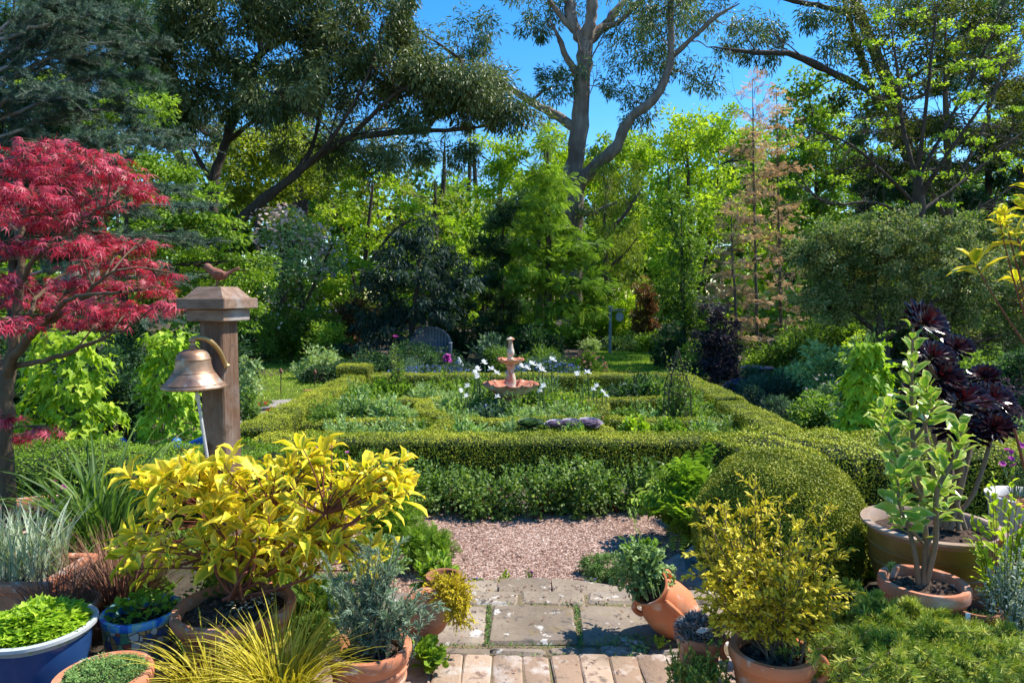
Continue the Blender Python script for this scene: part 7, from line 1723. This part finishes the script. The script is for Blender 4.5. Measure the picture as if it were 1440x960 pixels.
# golden box shrub
rng = RNG(); base = P(1086, 915, 2.42) - [0, 0, .02]
tips = np.vstack([fan(1078, 795, 112, 98, 2.45, 58, .24, rng, .33), [P(1062, 668, 2.45), P(1074, 690, 2.5), P(975, 705, 2.45), P(990, 722, 2.4), P(1165, 712, 2.5), P(1180, 770, 2.45), P(1175, 830, 2.35), P(970, 800, 2.4), P(985, 770, 2.42), P(1130, 740, 2.5), P(1010, 700, 2.45), P(1040, 720, 2.5), P(1150, 700, 2.45)]])
needles('golden_box', 'loose yellow-tipped golden box shrub in an orange handled pot', 'shrub', base, tips, 'leaf_goldbox', 'twig', 34, 'oval', .027, .012, .8, t0=.3, r=.004, side=8, sidelen=.085, sper=13, spread=.03, arch=(0, 0, .03), jit=.4)
# weeping golden conifer
rng = RNG(); base = P(1290, 905, 2.6); T_ = []
for px, py, Yt in [(1160 + 30 * i + rng.normal(0, 10), 905 + rng.uniform(0, 75), rng.uniform(2.2, 2.45)) for i in range(10)] + [(1165, 880, 2.5), (1175, 850, 2.7), (1150, 900, 2.4), (1185, 930, 2.3), (1230, 838, 2.75), (1270, 842, 2.72), (1310, 862, 2.7), (1350, 870, 2.75), (1395, 862, 2.8), (1430, 868, 2.75), (1440, 890, 2.6), (1420, 905, 2.5), (1380, 890, 2.6), (1340, 895, 2.5), (1250, 870, 2.6), (1210, 870, 2.6), (1290, 880, 2.5), (1230, 900, 2.4), (1310, 920, 2.35), (1390, 930, 2.35), (1450, 945, 2.4), (1200, 905, 2.4), (1260, 940, 2.25), (1200, 960, 2.2)]:
    T_.append(P(px, py, Yt))
T_ = np.array(T_); T_ = np.vstack([T_, T_ + rng.normal(0, .045, T_.shape) - [0, 0, .03]])
needles('weeping_conifer', 'low golden-green weeping conifer with arching needle sprays', 'conifer', base, T_, 'leaf_deodar', 'twig', 22, 'tuft', .032, .032, .6, t0=.15, r=.004, side=10, sidelen=.11, sper=8, spread=.06, arch=(0, .0, .05), down=.6)
# succulents at the jar
c = P(983, 884, 2.55); carpet('succulent', 'cushion of tight grey-purple succulent rosettes in a tiny pot', c - [0, 0, .02], .09, .055, 1500, 'succulent_grey', 'oval', .017, .008, cat='succulent', spread=1.6)
rng = RNG(); base = P(985, 962, 2.42); base[2] = TZ
needles('sedum', 'fleshy yellow-green jelly bean sedum sprawling at the brick edge', 'succulent', base, np.vstack([fan(985, 930, 48, 26, 2.42, 60, .12, rng), fan(950, 935, 20, 14, 2.5, 12, .05, rng)]), 'succulent', 'stem_green', 26, 'oval', .019, .009, .9, t0=.35, r=.003, spread=.07, side=1, sidelen=.03, sper=12)
dl = MB(); c = P(990, 893, 2.44); leaves(dl, 'lance', np.array([c - [.03, 0, -.015]]), np.array([[1., .25, .15]]), np.array([[0, -.6, .8]]), [.075], [.02], [.5]); leaves(dl, 'lance', np.array([c - [.03, 0, -.012]]), np.array([[1., .2, .12]]), np.array([[0, -.8, .6]]), [.07], [.018], [.5])
tag(dl.build('fallen_leaf', M['deadleaf'], loc=c), 'curled pale fallen gum leaf lying on the grey succulents', 'fallen leaf')
# lower right edge
bush('spirea', 'yellow-green leafy shrub with orange young tips at the right edge', 'shrub', 1418, 668, 110, 2.95, 'leaf_lime2', 'oval', .055, .026, z0=TZ, ns=34, nper=15, t0=.2, stem='stem_red', spiky=.15, flower=('petal_rust', 6, .05))
bush('silver_shrub', 'silver-white woolly shrub at the lower right edge', 'shrub', 1425, 752, 95, 2.78, 'leaf_silver', 'oval', .022, .011, z0=TZ, ns=70, nper=34, t0=.15, jit=.6)
c = P(1440, 697, 3.7); bush('toadflax', 'slender purple flower spikes in the pale cream pot', 'flower', 1432, 632, 60, 3.7, 'leaf_blue', 'lance', .035, .006, z0=c[2] - .04, ns=12, nper=22, t0=.1, ang=.6, flower=('petal_magenta', 10, .035), spiky=.2)
bush('pot_seedling', 'small green seedling at the rim of the broadleaf shrub pot', 'herb', 1252, 790, 16, 2.88, 'leaf_silverplant', 'round', .025, .015, z0=P(1252, 805, 2.88)[2], ns=5, nper=4)
fl = MB(); c = G(432, 551); box(fl, (c[0], c[1], .03), (.14, .1, .03), b=.012); tag(fl.build('fallen_leaf', M['petal_rust'], loc=c), 'single orange fallen leaf on the lawn corner by the hedge', 'fallen leaf')

# litter: fallen bits on paving and gravel
rng = RNG(); mb = MB(); n = 260
x = rng.uniform(-.8, 1.1, n); y = rng.uniform(2.4, 5.5, n); z = np.where(y < 3.51, TZ + .012, np.where(y < 3.86, .163, .012))
d = rng.normal(size=(n, 3)) * [1, 1, .15]; leaves(mb, 'lance', np.stack([x, y, z], -1), d, rng.normal(0, .35, (n, 3)) + [0, 0, 1], rng.uniform(.010, .038, n), rng.uniform(.004, .010, n), rng.random(n))
tag(mb.build('leaf_litter', M['grass_brown']), kind='stuff')
rng = RNG(); mb = MB(); N = 260; x = rng.normal(.15, .45, N); y = np.abs(rng.normal(0, .09, N)); y = np.where(rng.random(N) < .5, 3.9 - y, 3.45 - y * 2); z = np.where(y < 3.51, TZ - .002, .156)
sz = rng.uniform(.003, .007, (N, 1, 1)); v = oc[None] * sz + np.stack([x, y, z], -1)[:, None]
mb.add(v.reshape(-1, 3), [(np.arange(N)[:, None, None] * 9 + fo[None]).reshape(-1, 3)], np.repeat(rng.random(N), 9)); tag(mb.build('gravel_stones', M['pebbles']), kind='stuff')

print('LEAVES', COUNT[0])

# ------------------------------------------------------------------ camera, sun, sky
sc = bpy.context.scene
cd = bpy.data.cameras.new('camera'); cam = bpy.data.objects.new('camera', cd); sc.collection.objects.link(cam)
cam.location = CAM; cam.rotation_euler = (math.pi / 2 - PITCH, 0, 0)
cd.sensor_width = 36; cd.lens = 24; cd.clip_end = 1000; cd.clip_start = .05
sc.camera = cam
SUN = np.array([.78, .26, 1.12]); SUN = SUN / np.linalg.norm(SUN)
el = math.asin(SUN[2]); az = math.atan2(SUN[0], SUN[1])
sl = bpy.data.lights.new('sun', 'SUN'); sl.energy = 4.1; sl.angle = math.radians(.55); sl.color = (1, .95, .87)
so = bpy.data.objects.new('sun', sl); sc.collection.objects.link(so)
from mathutils import Vector
so.rotation_euler = Vector(SUN).to_track_quat('Z', 'Y').to_euler(); so.location = (10, 10, 30)
w = bpy.data.worlds.new('World'); sc.world = w; w.use_nodes = True
nt = w.node_tree; nt.nodes.clear()
sk = nt.nodes.new('ShaderNodeTexSky'); sk.sky_type = 'NISHITA'; sk.sun_disc = False
sk.sun_elevation = el; sk.sun_rotation = az; sk.air_density = 1.0; sk.dust_density = .1; sk.ozone_density = 3.0; sk.altitude = 300
bg = nt.nodes.new('ShaderNodeBackground'); bg.inputs[1].default_value = .15
out = nt.nodes.new('ShaderNodeOutputWorld')
hs = nt.nodes.new('ShaderNodeHueSaturation'); hs.inputs['Saturation'].default_value = 1.38; hs.inputs['Value'].default_value = .82
nt.links.new(sk.outputs[0], hs.inputs['Color']); nt.links.new(hs.outputs[0], bg.inputs[0]); nt.links.new(bg.outputs[0], out.inputs[0])
vs = sc.view_settings; vs.view_transform = 'Standard'; vs.look = 'None'; vs.gamma = 1; vs.exposure = 1.1
sc.display_settings.display_device = 'sRGB'
cy = sc.cycles
cy.max_bounces = 9; cy.diffuse_bounces = 6; cy.glossy_bounces = 2; cy.transmission_bounces = 4; cy.transparent_max_bounces = 4
cy.use_adaptive_sampling = True; cy.adaptive_threshold = .015
cy.use_denoising = True
cy.sample_clamp_indirect = 6
cy.caustics_reflective = False; cy.caustics_refractive = False
